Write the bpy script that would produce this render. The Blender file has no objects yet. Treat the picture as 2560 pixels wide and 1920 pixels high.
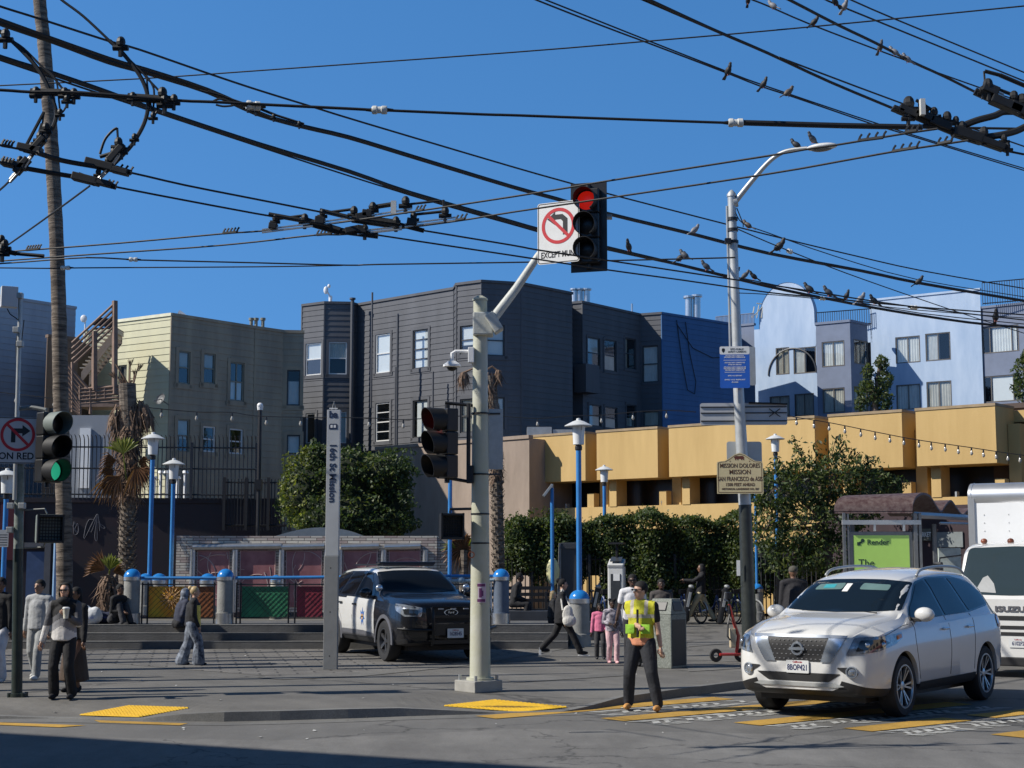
import bpy, bmesh, math, random
import numpy as np
from mathutils import Vector, Matrix
from mathutils.bvhtree import BVHTree
from math import sin, cos, pi, radians as R
random.seed(7)
scn = bpy.context.scene
col = scn.collection
# ------------------------------------------------------------------ camera
F = 3800.0; PHI = math.atan(442 / F); CH = 2.0
cam = bpy.data.cameras.new('camera'); camo = bpy.data.objects.new('camera', cam); col.objects.link(camo)
cam.sensor_width = 36; cam.lens = F / 2560 * 36; cam.clip_start = 0.1; cam.clip_end = 3000
camo.location = (0, 0, CH); camo.rotation_euler = (pi / 2 + PHI, 0, 0); scn.camera = camo
def ray(px, py):            # direction through a pixel of the 2560x1920 photograph
    cx, cy = (px - 1280) / F, (960 - py) / F
    return Vector((cx, cos(PHI) - cy * sin(PHI), sin(PHI) + cy * cos(PHI)))
def Q(px, py, z):           # where that line of sight meets the level z
    d = ray(px, py); t = (z - CH) / d.z
    return Vector((0, 0, CH)) + d * t
def P(px, py, Y):           # the point at depth Y
    d = ray(px, py); return Vector((0, 0, CH)) + d * (Y / d.y)
ZP = 0.12                   # level of the plaza
def G(px, py): return Q(px, py, ZP)
# ------------------------------------------------------------------ materials
MATS = {}
def mat(name, c, rough=.6, metal=0., var=.12, scale=4., bump=0., bscale=40., c2=None, spec=None, coat=0., emit=0., st=None):
    if name in MATS: return MATS[name]
    m = bpy.data.materials.new(name); m.use_nodes = True; nt = m.node_tree; b = nt.nodes['Principled BSDF']
    c = tuple(c); b.inputs['Roughness'].default_value = rough; b.inputs['Metallic'].default_value = metal
    if spec is not None: b.inputs['Specular IOR Level'].default_value = spec
    if coat: b.inputs['Coat Weight'].default_value = coat; b.inputs['Coat Roughness'].default_value = .04
    tc = nt.nodes.new('ShaderNodeTexCoord')
    if var > 0 or c2:
        n = nt.nodes.new('ShaderNodeTexNoise'); n.inputs['Scale'].default_value = scale; n.inputs['Detail'].default_value = 6; n.inputs['Roughness'].default_value = .65
        vo = tc.outputs['Object']
        if st: mq = nt.nodes.new('ShaderNodeMapping'); mq.inputs['Scale'].default_value = st; nt.links.new(vo, mq.inputs[0]); vo = mq.outputs[0]
        nt.links.new(vo, n.inputs['Vector'])
        rp = nt.nodes.new('ShaderNodeValToRGB'); e = rp.color_ramp.elements
        lo = c2 if c2 else tuple(max(0, v * (1 - var)) for v in c); hi = c if c2 else tuple(v * (1 + var) for v in c)
        e[0].position = .32; e[1].position = .68; e[0].color = (*lo, 1); e[1].color = (*hi, 1)
        nt.links.new(n.outputs['Fac'], rp.inputs['Fac']); nt.links.new(rp.outputs['Color'], b.inputs['Base Color'])
    else: b.inputs['Base Color'].default_value = (*c, 1)
    if bump > 0:
        n2 = nt.nodes.new('ShaderNodeTexNoise'); n2.inputs['Scale'].default_value = bscale; n2.inputs['Detail'].default_value = 5
        nt.links.new(tc.outputs['Object'], n2.inputs['Vector'])
        bp = nt.nodes.new('ShaderNodeBump'); bp.inputs['Strength'].default_value = bump; bp.inputs['Distance'].default_value = .02
        nt.links.new(n2.outputs['Fac'], bp.inputs['Height']); nt.links.new(bp.outputs['Normal'], b.inputs['Normal'])
    if emit: b.inputs['Emission Color'].default_value = (*c, 1); b.inputs['Emission Strength'].default_value = emit
    MATS[name] = m; return m
def glass(name, tint, thr=.5, rough=.03, ior=1.5):   # thin see-through pane
    if name in MATS: return MATS[name]
    m = bpy.data.materials.new(name); m.use_nodes = True; nt = m.node_tree; nt.nodes.clear()
    o = nt.nodes.new('ShaderNodeOutputMaterial'); mx = nt.nodes.new('ShaderNodeMixShader'); t = nt.nodes.new('ShaderNodeBsdfTransparent'); g = nt.nodes.new('ShaderNodeBsdfGlossy')
    t.inputs[0].default_value = (*tint, 1); g.inputs['Roughness'].default_value = rough
    lw = nt.nodes.new('ShaderNodeLayerWeight'); lw.inputs['Blend'].default_value = thr
    mr = nt.nodes.new('ShaderNodeMapRange'); mr.inputs['To Min'].default_value = .06; mr.inputs['To Max'].default_value = .7
    nt.links.new(lw.outputs['Facing'], mr.inputs['Value']); nt.links.new(mr.outputs[0], mx.inputs['Fac'])
    nt.links.new(t.outputs[0], mx.inputs[1]); nt.links.new(g.outputs[0], mx.inputs[2]); nt.links.new(mx.outputs[0], o.inputs['Surface'])
    MATS[name] = m; return m
# ------------------------------------------------------------------ mesh builder
def rotz(a): return Matrix.Rotation(a, 4, 'Z')
def T(x, y=None, z=None): return Matrix.Translation(Vector((x, y, z)) if y is not None else Vector(x))
def aim(d, up=Vector((0, 0, 1))):   # matrix whose Z axis is d
    d = Vector(d).normalized(); u = up if abs(d.dot(up)) < .98 else Vector((0, 1, 0))
    x = u.cross(d).normalized(); y = d.cross(x)
    return Matrix((x, y, d)).transposed().to_4x4()
class MB:
    def __init__(s): s.v = []; s.f = []; s.mi = []; s.cur = 0; s.M = None
    def add(s, vs, fs, M=None):
        o = len(s.v); MM = (s.M @ M) if (s.M is not None and M is not None) else (s.M if s.M is not None else M)
        for p in vs: s.v.append(tuple(MM @ Vector(p)) if MM is not None else tuple(p))
        for f in fs: s.f.append(tuple(i + o for i in f)); s.mi.append(s.cur)
        return s
    def box(s, c, d, M=None, bev=0.):
        x, y, z = d[0] / 2, d[1] / 2, d[2] / 2; cx, cy, cz = c
        if bev <= 0:
            vs = [(cx + a * x, cy + b * y, cz + e * z) for e in (-1, 1) for b in (-1, 1) for a in (-1, 1)]
            return s.add(vs, [(0, 2, 3, 1), (4, 5, 7, 6), (0, 1, 5, 4), (2, 6, 7, 3), (0, 4, 6, 2), (1, 3, 7, 5)], M)
        bm = bmesh.new(); bmesh.ops.create_cube(bm, size=1)
        for v in bm.verts: v.co = Vector((v.co.x * d[0], v.co.y * d[1], v.co.z * d[2]))
        bmesh.ops.bevel(bm, geom=bm.edges[:], offset=bev, segments=2, affect='EDGES', profile=.6)
        for v in bm.verts: v.co += Vector(c)
        s.bm(bm, M); bm.free(); return s
    def bm(s, bm, M=None):
        bm.verts.index_update(); return s.add([v.co[:] for v in bm.verts], [[v.index for v in f.verts] for f in bm.faces], M)
    def quad(s, a, b, c, d): return s.add([a, b, c, d], [(0, 1, 2, 3)])
    def tube(s, pts, r, n=8, cap=True, M=None):
        pts = [Vector(p) for p in pts]; m = len(pts); rr = r if hasattr(r, '__len__') else [r] * m
        vs = []; fs = []; pu = None
        for i, p in enumerate(pts):
            d = (pts[min(i + 1, m - 1)] - pts[max(i - 1, 0)]).normalized()
            if pu is None: pu = Vector((0, 0, 1)) if abs(d.z) < .9 else Vector((0, 1, 0))
            x = pu.cross(d).normalized(); y = d.cross(x); pu = y
            for k in range(n):
                a = 2 * pi * k / n; vs.append(p + (x * cos(a) + y * sin(a)) * rr[i])
        for i in range(m - 1):
            for k in range(n):
                a, b = i * n + k, i * n + (k + 1) % n; fs.append((a, b, b + n, a + n))
        if cap: fs.append(tuple(range(n - 1, -1, -1))); fs.append(tuple((m - 1) * n + k for k in range(n)))
        return s.add(vs, fs, M)
    def cyl(s, a, b, r, n=12, r2=None): return s.tube([a, b], [r, r if r2 is None else r2], n)
    def ell(s, c, r, M=None, nu=14, nv=9):
        vs = [(c[0], c[1], c[2] - r[2])]; fs = []
        for i in range(1, nv):
            t = -pi / 2 + pi * i / nv
            for k in range(nu):
                a = 2 * pi * k / nu; vs.append((c[0] + r[0] * cos(t) * cos(a), c[1] + r[1] * cos(t) * sin(a), c[2] + r[2] * sin(t)))
        vs.append((c[0], c[1], c[2] + r[2])); L = len(vs) - 1
        for k in range(nu):
            fs.append((0, 1 + (k + 1) % nu, 1 + k)); fs.append((L, L - nu + k, L - nu + (k + 1) % nu))
        for i in range(nv - 2):
            for k in range(nu):
                a, b = 1 + i * nu + k, 1 + i * nu + (k + 1) % nu; fs.append((a, b, b + nu, a + nu))
        return s.add(vs, fs, M)
    def lathe(s, prof, M=None, n=20):    # prof: (radius, z)
        vs = []; fs = []; m = len(prof)
        for (r, z) in prof:
            for k in range(n): a = 2 * pi * k / n; vs.append((r * cos(a), r * sin(a), z))
        for i in range(m - 1):
            for k in range(n): a, b = i * n + k, i * n + (k + 1) % n; fs.append((a, b, b + n, a + n))
        return s.add(vs, fs, M)
    def prism(s, poly, h0, h1, M=None):  # poly in XY, extruded h0..h1 along Z
        n = len(poly); vs = [(x, y, h0) for x, y in poly] + [(x, y, h1) for x, y in poly]
        fs = [tuple(range(n - 1, -1, -1)), tuple(range(n, 2 * n))] + [(i, (i + 1) % n, (i + 1) % n + n, i + n) for i in range(n)]
        return s.add(vs, fs, M)
    def text(s, txt, size, M, sx=1., bold=0., ext=.001, align='CENTER'):
        cu = bpy.data.curves.new('t', 'FONT'); cu.body = txt; cu.size = size; cu.align_x = align; cu.align_y = 'CENTER'; cu.offset = bold; cu.extrude = ext; cu.resolution_u = 3
        ob = bpy.data.objects.new('t', cu); me = ob.to_mesh()
        s.add([(v.co.x * sx, v.co.y, v.co.z) for v in me.vertices], [tuple(p.vertices) for p in me.polygons], M)
        ob.to_mesh_clear(); bpy.data.objects.remove(ob); bpy.data.curves.remove(cu); return s
    def each(s, name, mats, parent=None, world=False, smooth=False):   # every loose piece becomes a part of its own
        p = list(range(len(s.v)))
        def fd(a):
            while p[a] != a: p[a] = p[p[a]]; a = p[a]
            return a
        for f in s.f:
            for k in f[1:]: p[fd(k)] = fd(f[0])
        g = {}
        for f in s.f: g.setdefault(fd(f[0]), []).append(f)
        for fs in g.values():
            ids = sorted({i for f in fs for i in f}); mp = {o: i for i, o in enumerate(ids)}; m = MB(); m.v = [s.v[i] for i in ids]; m.f = [tuple(mp[i] for i in f) for f in fs]; r = m.build(name, mats, parent, world, smooth)
        return r
    def build(s, name, mats, parent=None, world=False, smooth=False):
        me = bpy.data.meshes.new(name); vs = s.v
        if world and parent is not None:
            Mi = (T(parent.location) @ rotz(parent.rotation_euler.z)).inverted()
            pp = parent.parent
            if pp is not None: Mi = Mi @ (T(pp.location) @ rotz(pp.rotation_euler.z)).inverted()
            vs = [tuple(Mi @ Vector(p)) for p in vs]
        me.from_pydata(vs, [], s.f)
        if not isinstance(mats, (list, tuple)): mats = [mats]
        for m in mats: me.materials.append(m)
        if len(mats) > 1: me.polygons.foreach_set('material_index', s.mi)
        if smooth:
            me.polygons.foreach_set('use_smooth', [True] * len(me.polygons))
            if smooth is not True: me.set_sharp_from_angle(angle=R(smooth))
        me.validate(); me.update()
        o = bpy.data.objects.new(name, me); col.objects.link(o)
        if parent is not None: o.parent = parent
        return o
def tag(o, label=None, cat=None, group=None, kind=None):
    if label: o['label'] = label
    if cat: o['category'] = cat
    if group: o['group'] = group
    if kind: o['kind'] = kind
    return o
def thing(name, label, cat, loc=(0, 0, 0), rz=0., group=None):
    o = bpy.data.objects.new(name, None); col.objects.link(o); o.location = loc; o.rotation_euler = (0, 0, rz); o.empty_display_size = .2
    return tag(o, label, cat, group)
def dup(root, loc, rz=None, label=None, group=None, scale=None):
    r = root.copy(); col.objects.link(r); r.location = loc
    if rz is not None: r.rotation_euler = (0, 0, rz)
    if scale: r.scale = scale
    if label: r['label'] = label
    if group: r['group'] = group
    for ch in [c for c in root.children]:
        c = ch.copy(); col.objects.link(c); c.parent = r
        for g in list(ch.children):
            d = g.copy(); col.objects.link(d); d.parent = c
    return r
def baked(mb, voxel, smooth=2, fac=.6):   # one continuous skin over the overlapping solids of mb -> (verts, faces)
    me = bpy.data.meshes.new('tmp'); me.from_pydata(mb.v, [], mb.f); ob = bpy.data.objects.new('tmp', me); col.objects.link(ob)
    m = ob.modifiers.new('r', 'REMESH'); m.mode = 'VOXEL'; m.voxel_size = voxel
    if smooth: k = ob.modifiers.new('s', 'SMOOTH'); k.factor = fac; k.iterations = smooth
    dg = bpy.context.evaluated_depsgraph_get(); ev = ob.evaluated_get(dg); m2 = ev.to_mesh()
    r = ([v.co[:] for v in m2.vertices], [tuple(p.vertices) for p in m2.polygons]); ev.to_mesh_clear()
    bpy.data.objects.remove(ob); bpy.data.meshes.remove(me); return r
def spline(pts, n):          # Catmull-Rom through points
    pts = [Vector(p) for p in pts]; out = []; m = len(pts)
    for i in range(m - 1):
        a, b, c, d = pts[max(i - 1, 0)], pts[i], pts[i + 1], pts[min(i + 2, m - 1)]
        for k in range(n):
            t = k / n; out.append(.5 * ((2 * b) + (c - a) * t + (2 * a - 5 * b + 4 * c - d) * t * t + (3 * b - a - 3 * c + d) * t ** 3))
    return out + [pts[-1]]
def leaves(name, mats, pts, size, parent, spread=1., seed=1, aspect=.55, droop=0.):   # pts: numpy Nx3 world points; leaf = folded two-triangle quad pair
    rng = np.random.default_rng(seed); n = len(pts)
    a = rng.normal(size=(n, 3)); a[:, 2] -= droop; a /= np.linalg.norm(a, axis=1)[:, None]
    b = rng.normal(size=(n, 3)); b -= a * (a * b).sum(1)[:, None]; b /= np.linalg.norm(b, axis=1)[:, None]
    s = size * rng.uniform(.6, 1.3, n)[:, None]; c = np.cross(a, b) * s * .12
    v = np.empty((n, 4, 3)); v[:, 0] = pts - a * s * .5; v[:, 1] = pts + b * s * aspect * .5 + c; v[:, 2] = pts + a * s * .5; v[:, 3] = pts - b * s * aspect * .5 + c
    v = v.reshape(-1, 3) - np.array(parent.location if parent is not None else (0, 0, 0))
    me = bpy.data.meshes.new(name); me.vertices.add(n * 4); me.vertices.foreach_set('co', v.ravel())
    me.loops.add(n * 4); me.loops.foreach_set('vertex_index', np.arange(n * 4, dtype=np.int32)); me.polygons.add(n)
    me.polygons.foreach_set('loop_start', np.arange(0, n * 4, 4, dtype=np.int32)); me.polygons.foreach_set('loop_total', np.full(n, 4, dtype=np.int32))
    for m in mats: me.materials.append(m)
    me.polygons.foreach_set('material_index', rng.integers(0, len(mats), n).astype(np.int32)); me.update(); me.validate()
    o = bpy.data.objects.new(name, me); col.objects.link(o); o.parent = parent; return o
def leafmat(name, c, tr=.35):
    m = bpy.data.materials.new(name); m.use_nodes = True; nt = m.node_tree; b = nt.nodes['Principled BSDF']
    b.inputs['Base Color'].default_value = (*c, 1); b.inputs['Roughness'].default_value = .55
    t = nt.nodes.new('ShaderNodeBsdfTranslucent'); t.inputs[0].default_value = (c[0] * 1.3, c[1] * 1.4, c[2] * .6, 1)
    mx = nt.nodes.new('ShaderNodeMixShader'); mx.inputs[0].default_value = tr; o = nt.nodes['Material Output']
    nt.links.new(b.outputs[0], mx.inputs[1]); nt.links.new(t.outputs[0], mx.inputs[2]); nt.links.new(mx.outputs[0], o.inputs['Surface']); return m
# common materials
M_galv = mat('galvanised_metal', (.42, .43, .42), .45, .5, .12, 6)
M_pole = mat('painted_pole', (.50, .51, .47), .5, .0, .14, 5, .15, 30)
M_dkgreen = mat('dark_green_paint', (.02, .03, .025), .45, 0, .35, 5)
M_black = mat('black_metal', (.012, .012, .014), .45, 0, .2, 8)
M_rubber = mat('rubber', (.018, .018, .019), .8, 0, .15, 10)
M_white = mat('white_paint', (.78, .78, .77), .45, 0, .04, 3)
M_signw = mat('sign_white', (.74, .74, .72), .5, 0, .05, 6)
M_red = mat('sign_red', (.55, .02, .03), .5, 0, .08, 6)
M_ink = mat('black_ink', (.012, .012, .014), .5, 0, 0)
M_blue = mat('blue_paint', (.035, .20, .50), .4, 0, .1, 5)
M_steel = mat('brushed_steel', (.55, .55, .54), .32, .85, .1, 8)
M_conc = mat('concrete', (.27, .265, .25), .85, 0, .18, 3, .4, 30)
M_wire = mat('wire_black', (.012, .012, .013), .6, 0, .1, 10)
# ------------------------------------------------------------------ world and sun
SUN_EL, SUN_AZ = R(39), R(12)      # sun to the left, a little behind the camera
w = bpy.data.worlds.new('World'); scn.world = w; w.use_nodes = True; nt = w.node_tree; bg = nt.nodes['Background']
sky = nt.nodes.new('ShaderNodeTexSky'); sky.sky_type = 'NISHITA'; sky.sun_disc = False; sky.sun_elevation = SUN_EL
tosun = Vector((-cos(SUN_EL) * cos(SUN_AZ), -cos(SUN_EL) * sin(SUN_AZ), sin(SUN_EL)))
sky.sun_rotation = math.atan2(tosun.x, tosun.y); sky.air_density = 1.0; sky.dust_density = .3; sky.ozone_density = 3.0; sky.altitude = 50
hs = nt.nodes.new('ShaderNodeHueSaturation'); hs.inputs['Saturation'].default_value = 1.27
tcs = nt.nodes.new('ShaderNodeTexCoord'); mps = nt.nodes.new('ShaderNodeMapping'); mps.inputs['Scale'].default_value = (1, 1, .62); mps.inputs['Location'].default_value = (0, 0, .30)
nt.links.new(tcs.outputs['Generated'], mps.inputs['Vector']); nt.links.new(mps.outputs[0], sky.inputs['Vector'])
sx = nt.nodes.new('ShaderNodeSeparateXYZ'); nt.links.new(tcs.outputs['Generated'], sx.inputs[0]); zr_ = nt.nodes.new('ShaderNodeMapRange'); zr_.inputs['From Min'].default_value = .38; zr_.inputs['From Max'].default_value = .75; zr_.inputs['To Min'].default_value = 1; zr_.inputs['To Max'].default_value = .25; nt.links.new(sx.outputs['Z'], zr_.inputs['Value'])   # darker towards the zenith
mz = nt.nodes.new('ShaderNodeVectorMath'); mz.operation = 'SCALE'; nt.links.new(hs.outputs[0], mz.inputs[0]); nt.links.new(zr_.outputs[0], mz.inputs['Scale'])
nt.links.new(sky.outputs[0], hs.inputs['Color']); nt.links.new(mz.outputs[0], bg.inputs[0]); bg.inputs[1].default_value = .168
sl = bpy.data.lights.new('sun', 'SUN'); sl.energy = 5.0; sl.angle = R(.5); sl.color = (1, .95, .87)
so = bpy.data.objects.new('sun', sl); col.objects.link(so); so.rotation_euler = tosun.to_track_quat('Z', 'Y').to_euler(); so.location = (-30, -10, 40)
scn.view_settings.view_transform = 'Standard'; scn.view_settings.look = 'None'; scn.view_settings.exposure = .13; scn.view_settings.gamma = 1
scn.cycles.max_bounces = 6; scn.cycles.transparent_max_bounces = 12; scn.cycles.sample_clamp_indirect = 6
# ------------------------------------------------------------------ ground materials
def ground_mat(name, c, joint=None, jw=1.5, jh=1.5, ang=0., spots=.5, fine=60, mort=.012, c2=None, crack=0., dark=.6):
    m = bpy.data.materials.new(name); m.use_nodes = True; nt = m.node_tree; b = nt.nodes['Principled BSDF']; b.inputs['Roughness'].default_value = .85; L = nt.links.new
    tc = nt.nodes.new('ShaderNodeTexCoord'); mp = nt.nodes.new('ShaderNodeMapping'); mp.inputs['Rotation'].default_value = (0, 0, ang); L(tc.outputs['Object'], mp.inputs['Vector'])
    def noise(sc, det=6, ro=.6, st=(1, 1, 1)):
        q = nt.nodes.new('ShaderNodeMapping'); q.inputs['Scale'].default_value = st; L(mp.outputs[0], q.inputs['Vector'])
        n = nt.nodes.new('ShaderNodeTexNoise'); n.inputs['Scale'].default_value = sc; n.inputs['Detail'].default_value = det; n.inputs['Roughness'].default_value = ro; L(q.outputs[0], n.inputs['Vector']); return n
    def ramp(src, a, b_, ca, cb):
        r = nt.nodes.new('ShaderNodeValToRGB'); r.color_ramp.elements[0].position = a; r.color_ramp.elements[1].position = b_; r.color_ramp.elements[0].color = (*ca, 1); r.color_ramp.elements[1].color = (*cb, 1); L(src, r.inputs[0]); return r.outputs[0]
    def mul(a, b_, f=1.):
        x = nt.nodes.new('ShaderNodeMix'); x.data_type = 'RGBA'; x.blend_type = 'MULTIPLY'; x.inputs[0].default_value = f; L(a, x.inputs[6]); L(b_, x.inputs[7]); return x.outputs[2]
    lo = c2 if c2 else tuple(v * .72 for v in c)
    base = ramp(noise(.35, 8, .7).outputs['Fac'], .35, .68, lo, c)
    base = mul(base, ramp(noise(fine, 3).outputs['Fac'], .3, .7, (.78,) * 3, (1.15,) * 3))
    base = mul(base, ramp(noise(1.1, 9, .75, (1, .35, 1)).outputs['Fac'], .38, .6, (dark,) * 3, (1,) * 3), spots)
    sp = nt.nodes.new('ShaderNodeTexVoronoi'); sp.inputs['Scale'].default_value = 2.2; L(mp.outputs[0], sp.inputs['Vector'])
    base = mul(base, ramp(sp.outputs['Distance'], .035, .06, (.45,) * 3, (1,) * 3), .55)
    hgt = None
    if joint:
        br = nt.nodes.new('ShaderNodeTexBrick'); br.offset = joint; br.inputs['Scale'].default_value = 1; br.inputs['Brick Width'].default_value = jw; br.inputs['Row Height'].default_value = jh; br.inputs['Mortar Size'].default_value = mort
        br.inputs['Color1'].default_value = (.8,) * 3 + (1,); br.inputs['Color2'].default_value = (1.1,) * 3 + (1,); br.inputs['Mortar'].default_value = (.3,) * 3 + (1,); L(mp.outputs[0], br.inputs['Vector'])
        base = mul(base, br.outputs['Color'], .9); hgt = br.outputs['Fac']
    if crack:
        v = nt.nodes.new('ShaderNodeTexVoronoi'); v.feature = 'DISTANCE_TO_EDGE'; v.inputs['Scale'].default_value = crack; nz = noise(1.3, 5); ad = nt.nodes.new('ShaderNodeVectorMath'); ad.operation = 'MULTIPLY_ADD'; ad.inputs[1].default_value = (1.2,) * 3
        L(nz.outputs['Color'], ad.inputs[0]); L(mp.outputs[0], ad.inputs[2]); L(ad.outputs[0], v.inputs['Vector'])
        base = mul(base, ramp(v.outputs['Distance'], .002, .008, (.35,) * 3, (1,) * 3), .8)
    L(base, b.inputs['Base Color'])
    bp = nt.nodes.new('ShaderNodeBump'); bp.inputs['Strength'].default_value = .35; bp.inputs['Distance'].default_value = .01; L(noise(fine * 1.6, 4).outputs['Fac'], bp.inputs['Height']); L(bp.outputs[0], b.inputs['Normal'])
    return m
M_road = ground_mat('asphalt_road', (.18, .174, .162), c2=(.13, .126, .118), crack=.16, spots=.5)
M_walk = ground_mat('plaza_pavement', (.195, .185, .165), c2=(.135, .128, .116), joint=0., jw=1.55, jh=1.55, ang=R(-39), spots=.75, crack=.12)
M_brick = ground_mat('brick_pavers', (.24, .225, .205), c2=(.15, .142, .13), joint=.5, jw=.62, jh=.32, ang=R(-12), mort=.022, spots=.8)
M_kerb = ground_mat('kerb_concrete', (.24, .235, .22), c2=(.15, .148, .14), joint=0., jw=3, jh=50, spots=.6)
M_grout = ground_mat('gutter_concrete', (.20, .195, .18), c2=(.14, .137, .13), spots=.6)
def sheet(name, pts, z, m, kind='structure'):
    mb = MB(); mb.add([(x, y, z) for x, y in pts], [tuple(range(len(pts)))]); return tag(mb.build(name, m), kind=kind)
sheet('road', [(-900, -900), (900, -900), (900, 900), (-900, 900)], 0, M_road)
# kerb line (foot of the kerb face), read off the photograph, with the two ramps lowered
kb = [(-900, 1815, 1), (-500, 1806, 1), (-140, 1800, .55), (0, 1798, .25), (120, 1797, 0), (240, 1799, 0), (345, 1802, .1), (450, 1804, .7), (560, 1805, 1), (700, 1802, 1), (870, 1797, 1), (1000, 1792, .9), (1130, 1788, .45), (1240, 1785, .05), (1330, 1783, 0), (1410, 1781, .0), (1470, 1776, .35), (1560, 1762, .9), (1700, 1743, 1), (1860, 1722, 1)]
kpts = [Q(a, b, 0) for a, b, _ in kb]; kh = [.012 + .108 * h for _, _, h in kb]
sd = Vector((.63, .777, 0))
for t_ in (3, 9, 25, 80, 400): kpts.append(kpts[19] + sd * t_); kh.append(.12)
kpts.insert(0, kpts[0] + Vector((-300, 6, 0))); kh.insert(0, .12)
# refine
kp2 = []; kh2 = []
for i in range(len(kpts) - 1):
    for k in range(4): t_ = k / 4; kp2.append(kpts[i].lerp(kpts[i + 1], t_)); kh2.append(kh[i] * (1 - t_) + kh[i + 1] * t_)
kp2.append(kpts[-1]); kh2.append(kh[-1])
def offs(pts, d):
    o = []; n = len(pts)
    for i, p in enumerate(pts):
        a = Vector((0, 0, 0))
        for k in range(-9, 9):
            j = min(max(i + k, 0), n - 2); a += (pts[j + 1] - pts[j]).normalized()
        a.normalize(); o.append(p + Vector((-a.y, a.x, 0)) * d)
    return o
k15 = offs(kp2, .15); k22 = offs(kp2, 1.7); kgut = offs(kp2, -.42)
mb = MB()
for i in range(len(kp2) - 1):
    a, b = kp2[i], kp2[i + 1]; ha, hb = kh2[i], kh2[i + 1]
    z = lambda p, h: (p.x, p.y, h)
    mb.quad(z(a, -.02), z(b, -.02), z(b + (k15[i + 1] - b) * .12, hb), z(a + (k15[i] - a) * .12, ha))
    mb.quad(z(a + (k15[i] - a) * .12, ha), z(b + (k15[i + 1] - b) * .12, hb), z(k15[i + 1], hb + .002), z(k15[i], ha + .002))
tag(mb.build('kerb', M_kerb), kind='structure')
mb = MB()
for i in range(len(kp2) - 1): mb.quad(z(kgut[i], .004), z(kgut[i + 1], .004), z(kp2[i + 1], .004), z(kp2[i], .004))
tag(mb.build('gutter', M_grout), kind='structure')
mb = MB()
for i in range(len(kp2) - 1):
    a, b = k15[i], k15[i + 1]; mb.quad(z(a, kh2[i]), z(b, kh2[i + 1]), z(k22[i + 1], ZP), z(k22[i], ZP))
n0 = len(mb.v); back = [(k22[-1].x - 500, k22[-1].y + 200), (-600, 700)]
pl = [(p.x, p.y, ZP) for p in k22] + [(x, y, ZP) for x, y in back]
mb.add(pl, [tuple(range(len(pl)))])
bmx = bmesh.new(); me_ = bpy.data.meshes.new('x'); me_.from_pydata(mb.v, [], mb.f); bmx.from_mesh(me_); bmesh.ops.triangulate(bmx, faces=bmx.faces[:])
GBVH = BVHTree.FromBMesh(bmx); bmx.free()
tag(mb.build('sidewalk', M_walk), kind='structure')
def GR(px, py, up=0.):
    d = ray(px, py).normalized(); h = GBVH.ray_cast(Vector((0, 0, CH)), d)
    return (h[0] + Vector((0, 0, up))) if h[0] is not None and h[0].y < 200 else Q(px, py, up)
# brick paving band in front of the steps
bp_ = [GR(-300, 1655), GR(200, 1652), GR(440, 1672), GR(640, 1688), GR(760, 1694), GR(900, 1688), GR(1080, 1668), GR(1330, 1634), GR(1500, 1604), GR(1500, 1590), GR(900, 1585), GR(-300, 1590)]
sheet('brick_paving', [(p.x, p.y) for p in bp_], ZP + .004, M_brick)
# pale worn strips in the pavement
M_strip = ground_mat('pale_concrete', (.21, .20, .18), c2=(.14, .135, .125), spots=.7)
for poly in ([(640, 1694), (900, 1680), (1170, 1654), (1500, 1600), (1520, 1604), (1180, 1664), (900, 1692), (700, 1700)], [(1270, 1699), (1560, 1684), (1580, 1689), (1280, 1708)], [(1720, 1608), (1860, 1598), (1860, 1606), (1720, 1618)], [(1720, 1668), (1850, 1660), (1850, 1672), (1720, 1680)]):
    sheet('pavement_band', [(GR(a, b).x, GR(a, b).y) for a, b in poly], ZP + .008, M_strip)
# road repair panels in the foreground
M_patch = ground_mat('asphalt_patch', (.215, .208, .193), c2=(.16, .154, .144), spots=.7, crack=.3)
sheet('road_patch', [(Q(a, b, 0).x, Q(a, b, 0).y) for a, b in [(690, 1852), (1300, 1822), (2560, 1850), (3200, 1880), (3200, 2300), (-600, 2300), (-600, 1830)]], .003, M_patch)
# tactile pads
def pad(quad, label):
    q = [GR(a, b) for a, b in quad]; c = sum(q, Vector()) / 4; e = thing('tactile_pad', label, 'tactile paving', c, 0, 'yellow tactile pads at the kerb ramps')
    mb = MB(); n = 15
    g = lambda u, v: (q[0] * (1 - u) * (1 - v) + q[1] * u * (1 - v) + q[2] * u * v + q[3] * (1 - u) * v)
    up = Vector((0, 0, .006)); mb.add([tuple(p + up) for p in q], [(0, 1, 2, 3)]); mb.build('base_mat', M_padd, e, world=True)
    mb = MB(); nu = 17
    for i in range(nu):
        for j in range(nu):
            p = g((i + .5) / nu, (j + .5) / nu) + up; r = .031
            mb.add([(p.x - r, p.y - r, p.z), (p.x + r, p.y - r, p.z), (p.x + r, p.y + r, p.z), (p.x - r, p.y + r, p.z), (p.x - r * .6, p.y - r * .6, p.z + .014), (p.x + r * .6, p.y - r * .6, p.z + .014), (p.x + r * .6, p.y + r * .6, p.z + .014), (p.x - r * .6, p.y + r * .6, p.z + .014)], [(4, 5, 6, 7), (0, 1, 5, 4), (1, 2, 6, 5), (2, 3, 7, 6), (3, 0, 4, 7)])
    tag(mb.build('raised_dots', M_pad, e, world=True), kind='stuff')
M_pad = mat('tactile_yellow', (.85, .52, .03), .6, 0, .12, 12); M_padd = mat('tactile_base', (.20, .12, .015), .7, 0, .25, 12)
pad([(198, 1789), (345, 1794), (474, 1771), (322, 1766)], 'yellow bumpy pad at the left kerb ramp, near the woman with the cup')
pad([(1106, 1766), (1300, 1781), (1420, 1769), (1236, 1751)], 'yellow bumpy pad at the middle kerb ramp, right of the big signal pole base')
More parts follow.
